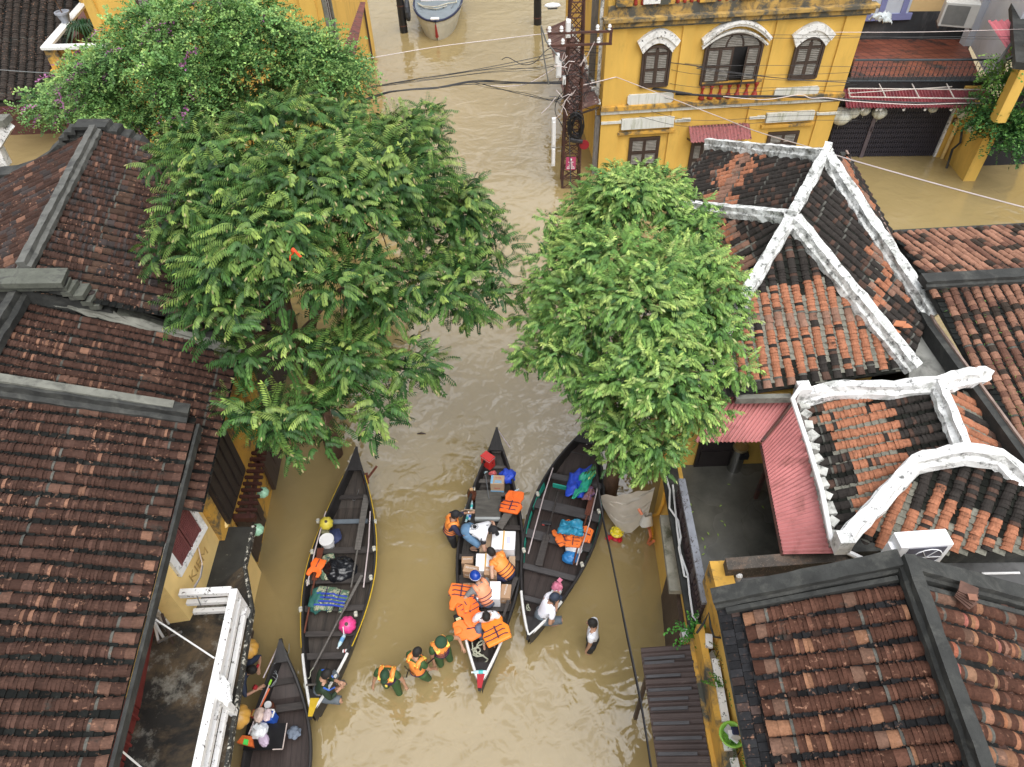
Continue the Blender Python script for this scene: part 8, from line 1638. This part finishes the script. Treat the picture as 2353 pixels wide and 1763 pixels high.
blob('tied_rag', 'white rag knotted round the white rails', at(Z6(825, 1010), 2.95), (.1, .24, .06), M_WHT2, 22, .3, cat='rag', rz=.6)
mb = MB(); pts = [at(Z6(*p), 3.0) for p in ((665, 0), (650, 90), (600, 180), (560, 215), (590, 260), (540, 240), (610, 230), (650, 330))]; o = pts[0].copy(); mb.tube([p-o for p in pts], .01, 5); ob = mb.build('cord', M_GRY); ob.location = o; tag(ob, 'pale cord wound round the far end of the white rails', 'cord')
mb = MB(); pts = [at(Z5(*p), 3.2-.1*i) for i, p in enumerate(((190, 920), (230, 1040), (280, 1180), (320, 1300), (350, 1430), (330, 1560), (270, 1650)))]; o = pts[0].copy(); mb.tube([p-o for p in pts], .009, 5); ob = mb.build('cord', mat('pale_wire', (.6, .52, .5))); ob.location = o; tag(ob, 'white cord hanging over the yellow wall beside the maroon window', 'cord')
o = at(D_(640, 548), 7.3); e = thing('snagged_rag', 'small orange red rag caught in the crown of the largest tree', 'rag', o); mb = MB(); mb.sheet(lambda u, v: (.1*(u-.5)+.02*math.sin(v*6), .05*(v-.5), .05*math.sin(u*5)+.03*v), 8, 6); part(mb, 'rag_cloth', mat('red_orange_rag', (.75, .07, .015), .6, .15, 5, bmp=0), e, smooth=True, solid=.01)
mb = MB(); mb.tube([(-.05, 0, 0), (-.1, .02, -.05), (-.11, 0, -.11)], .008, 5); part(mb, 'loose_end', MATS['red_orange_rag'], e)
# floating debris and fallen leaves on terrace
rr_ = random.Random(77)
for (x, y, lab) in ((815, 360, 'pair of leaves tight against the dark handrail'), (850, 520, 'fallen leaf near the far post of the dark handrail'), (1240, 350, 'fallen leaf in front of the steel bin'), (890, 600, 'small fallen leaf a step from the dark handrail'), (1155, 540, 'slim fallen leaf in the middle of the wet floor'), (1530, 545, 'dark green fallen leaf close to the pink awning'), (1135, 690, 'yellow leaf lying crosswise in the middle of the wet floor'), (1175, 715, 'fallen leaf touching the yellow crosswise one'), (960, 845, 'pale leaf just above the bright puddle'), (1035, 830, 'dark narrow leaf above the bright puddle'), (1115, 808, 'bent leaf above the right tip of the bright puddle'), (990, 965, 'dark leaf floating in the bright puddle'), (960, 1020, 'green leaf at the lower side of the bright puddle')):
    q = at(Z3(x, y), 2.106); mb = MB(); L = rr_.uniform(.07, .1); mb.add([(0, 0, 0), (L*.5, L*.2, .008), (L, 0, .004), (L*.5, -L*.2, .008)], [(0, 1, 2, 3)]); ob = mb.build('fallen_leaf', mat('yellow_green_leaf', (.2, .3, .05), .6, .2, 5, bmp=0)); ob.location = q; ob.rotation_euler.z = rr_.uniform(0, 6); tag(ob, lab, 'leaf', 'fallen leaves on the wet terrace')
mb = MB(); mb.tube([(-.1, 0, 0), (0, .01, .01), (.11, -.01, 0)], [.01, .03, .008], 6); ob = mb.build('floating_leaf', M_WOOD); ob.location = at(D_(910, 937), .005); tag(ob, 'dark curled leaf floating between the left tree and the sampans', 'leaf')
# ================================================================== PEOPLE
def skin(verts, edges, radii, sub=1):
    me = bpy.data.meshes.new('sk'); me.from_pydata([tuple(v) for v in verts], edges, []); o = bpy.data.objects.new('sk', me); scene.collection.objects.link(o)
    o.modifiers.new('s', 'SKIN').use_smooth_shade = True; sv = me.skin_vertices[0].data
    for i, r in enumerate(radii): sv[i].radius = (r, r) if not isinstance(r, tuple) else r; sv[i].use_root = (i == 0)
    if sub: m = o.modifiers.new('u', 'SUBSURF'); m.levels = sub; m.render_levels = sub
    bpy.context.view_layer.update(); ev = o.evaluated_get(bpy.context.evaluated_depsgraph_get()); r = bpy.data.meshes.new_from_object(ev)
    out = ([tuple(v.co) for v in r.vertices], [tuple(p.vertices) for p in r.polygons]); bpy.data.objects.remove(o); bpy.data.meshes.remove(r); bpy.data.meshes.remove(me); return out
def ik(a, b, l1, l2, hint):
    a, b, hint = Vector(a), Vector(b), Vector(hint); d = b-a; L = d.length
    if L > (l1+l2)*.995: b = a+d.normalized()*(l1+l2)*.995; d = b-a; L = d.length
    x = (l1*l1-l2*l2+L*L)/(2*L); h = math.sqrt(max(0, l1*l1-x*x)); dn = d.normalized(); hh = hint-dn*hint.dot(dn)
    if hh.length < 1e-4: hh = dn.orthogonal()
    return a+dn*x+hh.normalized()*h, b
SKIN = mat('tan_skin', (.4, .22, .14), .55, .06, 6, bmp=0); SKIN_L = mat('fair_skin', (.5, .3, .21), .55, .06, 6, bmp=0)
HAIR = mat('black_hair', (.012, .01, .009), .75, .3, 30, bmp=.3, bscale=120); DARKF = mat('eye_dark', (.01, .008, .007), .3, .1, 3, bmp=0); LIPS = mat('lips', (.35, .12, .1), .5, .1, 3, bmp=0)
GRN = mat('police_green_cloth', (.035, .085, .025), .8, .15, 8, bmp=.2); GRNC = mat('dark_green_cap', (.018, .055, .025), .8, .15, 8, bmp=.15)
WSH = mat('white_shirt', (.72, .74, .8), .75, .05, 5, bmp=.15, bscale=18); BLKC = mat('black_cloth', (.015, .015, .018), .8, .2, 6, bmp=.15); NAVC = mat('navy_cloth_dark', (.02, .022, .06), .75, .2, 6, bmp=.15)
GYC = mat('grey_short_cloth', (.1, .12, .14), .75, .15, 8, bmp=.15); DGR = mat('bottle_green_shirt', (.016, .035, .016), .75, .2, 6, bmp=.15); REDC = mat('crimson_cloth', (.3, .01, .015), .75, .15, 6, bmp=.15)
MPAT = mat('black_white_shirt', (.015, .015, .02), .75, .1, 5, dirt=(.75, .76, .8), dscale=3.2, dlo=.46, dhi=.475, bmp=.1); CHK = mat('grey_check_shirt', (.16, .16, .16), .75, .3, 60, bmp=.1)
SC_ = [.86]
def person(label, pel, rz, s=1., lean=5, side=0, twist=0, hd=None, hup=None, hands=None, feet=None, elh=(None, None), kneeh=None, shirt=GRN, sleeve=.55, pants=GRN, plen=1., vest=None, hat=None, hair='short', skinm=None, shoes=None, straps=3, text_back=None, vest_wide=1., hipw=.1):
    skinm = skinm or SKIN; s *= SC_[0]
    e = thing('person', label, 'person', pel, M=Matrix.Rotation(rz, 3, 'Z')@Matrix.Diagonal((s, s, s)))
    Ln, Sd = R(lean), R(side); ax = (Matrix.Rotation(Sd, 3, 'Y')@Matrix.Rotation(-Ln, 3, 'X'))@Vector((0, 0, 1)); X = Matrix.Rotation(R(twist), 3, 'Z')@Vector((1, 0, 0)); X = (X-ax*X.dot(ax)).normalized(); Y = ax.cross(X)
    up_lean = ax; waist = ax*.13; chest = ax*.33; nb = ax*.47; hd = Vector(hd or (0, 1, -.15)).normalized(); hup = Vector(hup) if hup else (ax+Vector((0, 0, .6))).normalized()
    hup = (hup-hd*hup.dot(hd)).normalized(); nk = nb+(ax*.6+hup*.4)*.08; hc = nk+hup*.105+hd*.02
    sh = [ax*.43-X*.185, ax*.43+X*.185]; hip = [Vector((-hipw, 0, -.05)), Vector((hipw, 0, -.05))]
    hands = hands or ((-.27, .08, -.12), (.27, .08, -.12)); feet = feet or ((-.12, 0, -.9), (.12, .0, -.9))
    V = [Vector((0, 0, 0)), waist, chest, nb, nk]; Ed = [(0, 1), (1, 2), (2, 3), (3, 4)]; Rr = [.125, .112, .13, .075, .052]
    elb = []; wr = []; kn = []; an = []
    for i in (0, 1):
        sg = -1 if i == 0 else 1; h_ = Vector(hands[i]); hint = Vector(elh[i]) if elh[i] else (X*sg*.6-Y*.6-ax*.4)
        el, w = ik(sh[i], h_, .28, .25, hint); elb.append(el); wr.append(w); b = len(V); V += [sh[i], el, w]; Ed += [(2, b), (b, b+1), (b+1, b+2)]; Rr += [.062, .042, .027]
        d = (w-el).normalized(); pm = w+d*.06; V.append(pm); Ed.append((b+2, b+3)); Rr.append((.034))
        sdv = d.cross(Vector((0, 0, 1))); sdv = sdv.normalized() if sdv.length > .1 else X; dn = d.cross(sdv); 
        if dn.z > 0: dn = -dn
        for k, (o_, L) in enumerate(((-.026, .06), (-.009, .07), (.009, .068), (.026, .055))):
            f0 = pm+sdv*o_+d*.03; f1 = f0+d*L*.55+dn*.012; f2 = f1+(d*.6+dn*.8).normalized()*L*.45; c = len(V); V += [f0, f1, f2]; Ed += [(b+3, c), (c, c+1), (c+1, c+2)]; Rr += [.009, .0085, .007]
        th = w+d*.03+sdv*(-sg*.0+.04); c = len(V); V += [th, th+(d+sdv*.3+dn*.3).normalized()*.045]; Ed += [(b+2, c), (c, c+1)]; Rr += [.01, .008]
    for i in (0, 1):
        f_ = Vector(feet[i]); k_, a_ = ik(hip[i], f_, .42, .42, kneeh[i] if kneeh else (0, 1, .1)); kn.append(k_); an.append(a_); b = len(V)
        fd = Vector((0, 1, 0)); V += [hip[i], k_, a_, a_+fd*.07+Vector((0, 0, -.035)), a_+fd*.17+Vector((0, 0, -.045))]; Ed += [(0, b), (b, b+1), (b+1, b+2), (b+2, b+3), (b+3, b+4)]; Rr += [.085, .056, .036, .035, .026]
    mb = MB(); v, f = skin(V, Ed, Rr); mb.add(v, f)
    Hm = Matrix((hd.cross(hup), hd, hup)).transposed()
    # head with face
    nu, nv = 20, 14; vs = []
    for j in range(nv+1):
        ph = -math.pi/2+math.pi*j/nv
        for i in range(nu):
            th = 2*math.pi*i/nu; x, y, z = math.cos(ph)*math.cos(th), math.cos(ph)*math.sin(th), math.sin(ph)
            k = 1-.28*max(0, -z)**1.3; px_, py_, pz_ = x*.076*k, y*.092*(1-.12*max(0, -z)*(1 if y < 0 else 0)), z*.118
            if y > .8 and -.35 < z < .1 and abs(x) < .3: py_ += .016*(1-abs(x)/.3)*(1-abs(z+.12)/.25 if abs(z+.12) < .25 else 0)
            if y > .6 and .02 < z < .3 and .2 < abs(x) < .6: py_ -= .006
            vs.append(hc+Hm@Vector((px_, py_, pz_)))
    mb.add(vs, [(j*nu+i, j*nu+(i+1) % nu, (j+1)*nu+(i+1) % nu, (j+1)*nu+i) for j in range(nv) for i in range(nu)])
    mb.beam(hc+Hm@Vector((0, .09, .02)), hc+Hm@Vector((0, .11, -.025)), .022, .02, up=hd)
    for sg in (-1, 1):
        mb.lathe(hc+Hm@Vector((sg*.078, -.005, -.005)), [(.008, -.03), (.016, -.01), (.02, .015), (.01, .032)], 8, M=Hm, sx=.5)
        mb.lathe(hc+Hm@Vector((sg*.03, .082, .012)), [(.003, -.008), (.011, 0), (.003, .008)], 8, M=Hm, sy=.6, mi=1); mb.beam(hc+Hm@Vector((sg*.014, .087, .034)), hc+Hm@Vector((sg*.046, .078, .034)), .01, .006, mi=1)
    mb.beam(hc+Hm@Vector((-.022, .084, -.058)), hc+Hm@Vector((.022, .084, -.058)), .012, .011, mi=2)
    part(mb, 'body', [skinm, DARKF, LIPS], e, smooth=True)
    # hair / hats
    def cap_mesh(rad, cen, cut, name, m, n=20):
        mb = MB(); vs = []; rows = 9
        for j in range(rows+1):
            for i in range(n):
                th = 2*math.pi*i/n; front = max(0, math.sin(th)); lo = cut[0]+(cut[1]-cut[0])*front; ph = lo+(math.pi/2-lo)*j/rows
                vs.append(hc+Hm@(Vector(cen)+Vector((rad[0]*math.cos(ph)*math.cos(th), rad[1]*math.cos(ph)*math.sin(th), rad[2]*math.sin(ph)))))
        mb.add(vs, [(j*n+i, j*n+(i+1) % n, (j+1)*n+(i+1) % n, (j+1)*n+i) for j in range(rows) for i in range(n)]); return part(mb, name, m, e, smooth=True, solid=.008)
    if hair == 'short': cap_mesh((.083, .1, .124), (0, -.006, .006), (-.75, .38), 'hair', HAIR)
    if hair == 'long':
        cap_mesh((.086, .104, .128), (0, -.008, .006), (-.9, .42), 'hair', HAIR); mb = MB(); mb.tube([hc+Hm@Vector((0, -.09, .03)), hc+Hm@Vector((0, -.125, -.03)), hc+Hm@Vector((.02, -.12, -.14))], [.03, .035, .012], 8); part(mb, 'ponytail', HAIR, e, smooth=True)
    if hat:
        kind, hm = hat
        if kind == 'cap':
            h_ = cap_mesh((.092, .108, .13), (0, -.004, .012), (.02, .25), 'cap', hm); mb = MB(); mb.sheet(lambda u, v: hc+Hm@Vector(((u-.5)*.15*(1-.25*v*v), .085+.085*v*(1-1.2*(u-.5)**2), .05-.02*v-.12*(u-.5)**2)), 8, 4); b_ = mb.build('brim', hm, None, solid=.006, smooth=True); b_.parent = h_
        if kind == 'beret': cap_mesh((.125, .125, .075), (.0, -.005, .06), (-.25, -.25), 'beret', hm); cap_mesh((.092, .105, .1), (0, 0, .02), (.1, .3), 'headband', hm)
        if kind == 'helmet':
            cap_mesh((.115, .128, .14), (0, 0, .012), (-.15, .15), 'helmet', hm, 24); mb = MB(); mb.tube([hc+Hm@Vector((.118*math.cos(a), .131*math.sin(a), .03+.028*math.sin(a))) for a in [i*.3142 for i in range(21)]], .006, 5, cap=False); part(mb, 'white_stripe', M_WPL, e)
    # shirt
    sv = [Vector((0, 0, -.02)), waist, chest, nb-ax*.015]; se = [(0, 1), (1, 2), (2, 3)]; sr = [.142, .13, .15, .085]
    for i in (0, 1):
        b = len(sv); k = min(1, sleeve); mid = sh[i].lerp(elb[i], k); sv += [sh[i], mid]; se += [(2, b), (b, b+1)]; sr += [.082, .064]
        if sleeve > 1: sv.append(elb[i].lerp(wr[i], sleeve-1)); se.append((b+1, b+2)); sr.append(.042); sr[b+1] = .056
    mb = MB(); v, f = skin(sv, se, sr); mb.add(v, f); sh_o = part(mb, 'shirt', shirt, e, smooth=True)
    # trousers / shorts
    pv = [Vector((0, 0, 0.03))]; pe = []; pr = [.14]
    for i in (0, 1):
        b = len(pv); pv += [hip[i], hip[i].lerp(kn[i], min(1, plen))]; pe += [(0, b), (b, b+1)]; pr += [.102, .083 if plen < 1 else .074]
        if plen > 1: pv.append(kn[i].lerp(an[i], plen-1)); pe.append((b+1, b+2)); pr.append(.06)
    mb = MB(); Pm = Matrix((X, Y, ax)).transposed(); mb.lathe((0, 0, 0), [(.1, -.12), (.145, -.07), (.158, 0), (.15, .05), (.14, .1)], 18, M=Pm, sy=.86)
    for i in (0, 1):
        pts = [hip[i]+Vector((0, 0, .03)), hip[i].lerp(kn[i], .35), hip[i].lerp(kn[i], min(1, plen))]; rs = [.105, .098, .086 if plen < 1 else .075]
        if plen > 1: pts += [kn[i].lerp(an[i], (plen-1)*.5), kn[i].lerp(an[i], plen-1)]; rs += [.068, .06]
        q_ = [pts[0]]; r_ = [rs[0]]
        for a_ in range(len(pts)-1):
            for b_ in (1, 2, 3): q_.append(pts[a_].lerp(pts[a_+1], b_/3)); r_.append((rs[a_]+(rs[a_+1]-rs[a_])*b_/3)*(1+.03*math.sin(7*b_+a_*3)))
        mb.tube(q_, r_, 14)
    part(mb, 'trousers' if plen >= 1 else 'shorts', pants, e, smooth=True)
    if shoes:
        for i in (0, 1):
            mb = MB(); p = an[i]+Vector((0, .06, -.06)); mb.lathe(p, [(.03, -.02), (.045, 0), (.04, .02)], 10, sy=2.1); part(mb, 'shoe', shoes, e, smooth=True)
    if vest:
        vw = vest_wide; vv = [ax*.02, ax*.16, ax*.34, ax*.44]; mb = MB(); n = 22; vs = []
        lev = [(-.02, .148, .135), (.04, .17, .155), (.14, .165, .155), (.24, .172, .16), (.33, .178, .16), (.4, .165, .14), (.45, .13, .1), (.47, .08, .07)]
        for h_, rx, ry in lev:
            for i in range(n): th = 2*math.pi*i/n; vs.append(ax*h_+X*(rx*1.06*vw*math.cos(th))+Y*(ry*1.05*math.sin(th)))
        mb.add(vs, [(j*n+i, j*n+(i+1) % n, (j+1)*n+(i+1) % n, (j+1)*n+i) for j in range(len(lev)-1) for i in range(n)])
        for i in (0, 1):
            sgx = -1 if i == 0 else 1; mb.tube([ax*.36+X*(sgx*.12)-Y*.12, ax*.47+X*(sgx*.12)-Y*.05, ax*.48+X*(sgx*.115)+Y*.03, ax*.36+X*(sgx*.11)+Y*.13], [.05, .052, .052, .045], 8)
        vo = part(mb, 'life_vest', vest, e, smooth=True)
        for k in range(straps):
            h_ = .04+k*.08; r0 = 1.06+.004; mb = MB(); mb.tube([ax*h_+X*(.178*vw*math.cos(a)*1.03)+Y*(.166*math.sin(a)*1.03) for a in [i*2*math.pi/22 for i in range(23)]], .009, 5, cap=False); s_ = mb.build('strap', M_NAVY, None); s_.parent = vo
        mb = MB(); mb.beam(ax*.0+Y*.175, ax*.36+Y*.172, .012, .02, up=Y); s_ = mb.build('zip', M_NAVY, None); s_.parent = vo
        if text_back:
            o_ = text(text_back, .115, frameM(ax*.24-Y*.2, X, ax), DARKF, None, 'back_lettering', .004); o_.parent = vo
    return e, dict(ax=ax, X=X, Y=Y, wr=wr, hc=hc)
def ripple(c, seed):
    rr = random.Random(seed); mb = MB(); n = 40; ph = rr.uniform(0, 6); K = 16; R0 = rr.uniform(.5, .62)
    def f(u, v):
        a = u*2*math.pi; r = .12+R0*v*(1+.1*math.sin(a*2+ph)+.05*math.sin(a*3+ph*2)); z = .005+.0028*math.sin(v*17)*math.sin(math.pi*v)*max(0, .45+1.1*mnoise.noise(Vector((math.cos(a)*1.6, math.sin(a)*1.6, ph)))) - .009*v**4
        return (c.x+r*math.cos(a)*1.15, c.y+r*math.sin(a), max(z, -.004))
    mb.sheet(f, n, 44); o = mb.build('water_ripples', bpy.data.materials['muddy_flood_water'], smooth=True); tag(o, kind='structure')
def wade(px, label, rz, wd=.42, s=1.04, **k):
    s *= .83; wd -= .04; k.setdefault('vest_wide', .9); SC_[0] = 1.
    q = at(px, 0); ripple(q, len(label)); r_ = person(label, (q.x, q.y, (.93-wd)*s), rz, s, **k); SC_[0] = .86; return r_
VB = mat('vest_bright_orange', (.95, .3, .06), .5, .1, 3, bmp=.15); 
c8 = crop(840, 1420, .1207)
HI = mat('yellow_reflective_panel', (.95, .75, .12), .35, .08, 4, bmp=0)
def hi_patch(r, a, w=.12, h=.1, side=1):
    e, g = r; mb = MB(); c = g['ax']*.37+g['Y']*.0+g['X']*(.11*a); n = 5
    mb.sheet(lambda u, v: g['ax']*(.41+.075*math.sin(math.pi*u))+g['X']*(a*(.075+.08*v))+g['Y']*(-.13+.27*u)+g['ax']*.012, 6, 3); part(mb, 'reflective_patch', HI, e, solid=.008)
# three officers wading
r = wade(c8(520, 1330), 'wading officer in green cap and orange vest, leftmost of three', R(172), .4, lean=11, side=-6, hd=(0, .8, -.55), hands=((-.38, .12, -.14), (.3, .2, -.1)), feet=((-.2, .1, -.88), (.16, -.1, -.9)), shirt=GRN, vest=VB, hat=('cap', GRNC), plen=1.5, straps=4)
hi_patch(r, 1); hi_patch(r, -1)
mb = MB(); g = r[1]; mb.box(g['hc']+Vector((0, .075, .09)), (.04, .01, .03)); part(mb, 'cap_badge', M_WPL, r[0])
mb = MB(); mb.box(g['ax']*.12+g['Y']*.19, (.04, .03, .07)); part(mb, 'radio', HI, r[0])
r = wade(c8(1060, 1190), 'bareheaded officer in an orange vest lettered on the back, middle of three', R(-40), .42, lean=6, side=-3, hd=(.25, 1, -.3), hands=((-.3, .15, -.06), (.24, .24, -.04)), feet=((-.1, .0, -.9), (.14, .12, -.9)), shirt=GRN, vest=VB, plen=1.05, straps=1, text_back='CAND')
hi_patch(r, 1); hi_patch(r, -1)
mb = MB(); mb.tube([(-.14, -.14, .02), (-.2, -.2, -.3)], .012, 6); mb.beam((.1, .18, .1), (.22, .3, .34), .02, .02); part(mb, 'baton', M_BLK, r[0])
r = wade(c8(1490, 830), 'officer in round green beret, nearest to the loaded sampan', R(215), .42, lean=6, side=2, hd=(-.1, 1, -.4), hands=((-.38, .25, .08), (.26, .12, -.22)), feet=((-.14, .05, -.9), (.1, .0, -.9)), shirt=GRN, vest=VB, hat=('beret', GRNC), plen=1.1, straps=4, elh=((-1, -.3, -.2), (1, -.6, -.3)))
hi_patch(r, 1); hi_patch(r, -1)
# man in white wading alone
r = wade((1359, 1490), 'man in white polo shirt and black shorts wading alone on the right', R(75), .5, 1.1, lean=3, hd=(-.1, 1, .0), hands=((-.22, .08, -.1), (.2, .12, -.12)), feet=((-.1, 0, -.9), (.1, .05, -.9)), shirt=WSH, pants=BLKC, plen=.72, skinm=SKIN)
mb = MB(); q = r[1]['hc']; mb.beam(q+Vector((-.06, .05, -.06)), q+Vector((-.05, .02, -.15)), .012, .012); part(mb, 'earphone_cord', M_WPL, r[0])
# man in orange vest and black cap beside the loaded sampan
r = wade(b2c(195, 1395), 'man in orange vest and black cap wading at the left edge of the loaded sampan', R(-80), .45, 1.05, lean=14, hd=(.1, 1, -.25), hands=((-.2, .5, .32), (.14, .42, .12)), feet=((-.1, 0, -.9), (.1, .0, -.9)), shirt=NAVC, sleeve=1.6, vest=VB, hat=('cap', BLKC), pants=BLKC, plen=1.2, straps=3, elh=((-.5, -.3, -.8), (.8, -.4, -.6)))
mb = MB(); mb.lathe(r[1]['wr'][0], [(.032, -.01), (.032, .012)], 10, M=Matrix.Rotation(R(90), 3, 'X')); part(mb, 'wristband', M_WPL, r[0])
# man bending in the boat
q = at(b2c(365, 1235), .82); r = person('man bent over a carton in a black and white patterned shirt', (q.x, q.y, .8), R(-104), 1.02, lean=82, side=0, hd=(.2, .75, -.6), hup=(0, .7, .6), hands=((-.2, .62, -.22), (.22, .62, -.3)), feet=((-.1, .02, -.56), (.14, .08, -.56)), kneeh=((-.3, 1, .2), (.3, 1, .2)), shirt=MPAT, pants=mat('faded_denim', (.1, .2, .33), .75, .2, 8, bmp=.1), plen=.95, hat=('cap', BLKC), skinm=SKIN_L, shoes=BLKC)
mb = MB(); g = r[1]; c = g['ax']*.22-g['Y']*.148; n_ = g['Y']*-1
mb.lathe(c, [(.045, 0), (.045, .006)], 16, M=Matrix((g['X'], g['ax'], n_)).transposed(), col=None)
for k in range(14): a = k*2*math.pi/14; mb.beam(c+g['X']*(.065*math.cos(a))+g['ax']*(.065*math.sin(a)), c+g['X']*(.085*math.cos(a))+g['ax']*(.085*math.sin(a)), .01, .008, up=n_)
part(mb, 'sun_print', BLKC, r[0])
# crouching man in orange vest
q = at(b2d(850, 195), .5); r = person('bareheaded man in orange vest crouching at the right side of the loaded sampan', (q.x, q.y, .52), R(52), 1.02, lean=50, side=0, hd=(0, .85, -.35), hands=((-.3, .3, -.0), (-.02, .42, -.0)), feet=((-.14, .05, -.32), (.14, .08, -.32)), kneeh=((-.4, 1, .5), (.4, 1, .5)), shirt=VB, sleeve=.1, pants=NAVC, plen=1., vest=VB, straps=3, skinm=SKIN_L, shoes=BLKC)
# helmeted person
q = at(b2d(610, 500), .5); r = person('person in blue helmet, checked grey shirt and orange vest sitting among the cartons', (q.x, q.y, .46), R(38), 1.02, lean=40, hd=(0, .9, -.3), hands=((-.36, .2, .06), (.05, .42, -.02)), feet=((-.12, .3, -.28), (.12, .3, -.28)), kneeh=((-.3, .6, 1), (.3, .6, 1)), shirt=CHK, sleeve=.75, pants=mat('grey_blue_trousers', (.1, .12, .18), .75, .15, 8, bmp=.1), plen=1.6, vest=mat('pale_orange_vest', (.85, .33, .18), .55, .08, 3, bmp=.15), straps=3, hat=('helmet', mat('glossy_blue_helmet', (.01, .05, .32), .12, .05, 3, bmp=0)), hair=None, elh=((-1, 0, .2), None))
# woman in white
q = at(b2d(590, 760), .45); r = person('woman in loose white top holding an open orange vest', (q.x, q.y+.08, .48), R(187), 1.0, lean=20, hd=(0, .85, -.5), hands=((-.15, .33, .12), (.15, .3, .08)), feet=((-.1, .42, -.18), (.12, .44, -.18)), kneeh=((-.3, .4, 1), (.3, .4, 1)), shirt=mat('loose_white_blouse', (.8, .8, .84), .7, .05, 5, bmp=.3, bscale=14), sleeve=.9, pants=mat('grey_blue_trousers', (.1, .12, .18)), plen=1.7, skinm=SKIN_L, hair='long')
loose_vest('orange life vest held open on the lap of the woman in white', b2d(690, 850), .66, R(20), 1.12, mat('vest_golden_orange', (.95, .25, .02), .5, .08, 4, bmp=.1), tilt=-.2)
mb = MB()
loose_vest('orange life vest at the upper left of the pile beside the helmeted person', b2d(300, 470), .68, R(175), 1.08, M_VEST, tilt=.1)
loose_vest('orange life vest in the middle of the pile, behind the woman in white', b2d(400, 640), .62, R(210), .98, M_VEST2, tilt=-.15, fold=True)
loose_vest('crumpled orange life vest at the near end of the pile', b2d(375, 850), .58, R(100), .9, M_VEST, tilt=.15, fold=True, straps=0)
blob('dark_bag', 'small dark bag with pale tag between the orange vests', at(b2d(300, 700), .6), (.13, .09, .06), BLKC, 31, .25, cat='bag')
e = thing('pale_tag', 'pale yellow tag on the small dark bag', 'tag', at(b2d(268, 715), .68), .4); mb = MB(); mb.box((0, 0, 0), (.09, .05, .008)); part(mb, 'card', mat('pale_yellow_card', (.65, .66, .35), .5, .05, 3, bmp=0), e); mb = MB(); mb.box((0, 0, .005), (.07, .008, .003)); part(mb, 'stripe', M_GRY, e)
# man in white T shirt and navy cap
q = at(b6c(345, 930), .45); r = person('man in white T shirt and navy cap sitting in the teal edged sampan', (q.x, q.y, .5), R(-72), 1.05, lean=26, hd=(.1, 1, -.35), hands=((.02, .34, .3), (.18, .24, .02)), feet=((-.12, .2, -.34), (.12, .2, -.34)), kneeh=((-.3, .4, 1), (.3, .4, 1)), shirt=mat('white_tshirt', (.8, .8, .88), .7, .04, 5, bmp=.2, bscale=14), sleeve=.6, pants=GYC, plen=.95, hat=('cap', mat('navy_grey_cap', (.025, .035, .06), .7, .15, 8, bmp=.1)), elh=((-1, 0, .5), None))
# rower in green
q = at(b1d(345, 1235), .5); r = person('rower in bottle green jacket squatting in the yellow rimmed sampan', (q.x, q.y, .5), R(-75), 1.05, lean=20, hd=(-.25, 1, -.6), hands=((.02, .4, .2), (.12, .4, .14)), feet=((-.14, .16, -.36), (.16, .18, -.36)), kneeh=((-.35, .5, 1), (.35, .5, 1)), shirt=DGR, sleeve=1.7, pants=GYC, plen=.95, skinm=SKIN)
mb = MB(); g = r[1]
for i in (0, 1):
    a = g['ax']*.45+g['X']*((-1, 1)[i]*.17); b = Vector(g['wr'][i]).lerp(a, .3); m_ = (a+b)/2+g['X']*((-1, 1)[i]*.07)+Vector((0, 0, .03)); mb.tube([a+Vector((0, 0, .065)), m_+Vector((0, 0, .06)), b+Vector((0, 0, .05))], .016, 5)
part(mb, 'blue_sleeve_stripe', mat('blue_stripe', (.04, .12, .5), .6, .1, 4, bmp=0), r[0])
# person half under the canopy
q = at(b4c(130, 560), .35); r = person('person in navy and red leaning out from under the black canopy', (q.x-.02, q.y+.02, .55), R(-100), 1.05, lean=55, hd=(0, .8, -.6), hands=((-.16, .52, .12), (.2, .62, .02)), feet=((-.12, -.1, -.9), (.12, -.1, -.9)), shirt=mat('navy_jacket', (.02, .03, .06), .7, .2, 6, bmp=.1), sleeve=1.15, pants=NAVC, plen=1.6)
mb = MB(); g = r[1]
for i in (0, 1):
    w_ = g['wr'][i]; s_ = g['ax']*.43+g['X']*((-1, 1)[i]*.185); el = s_.lerp(w_, .5); mb.tube([w_.lerp(s_, .28), w_.lerp(s_, .08)], [.05, .045], 10)
part(mb, 'red_cuff', REDC, r[0])
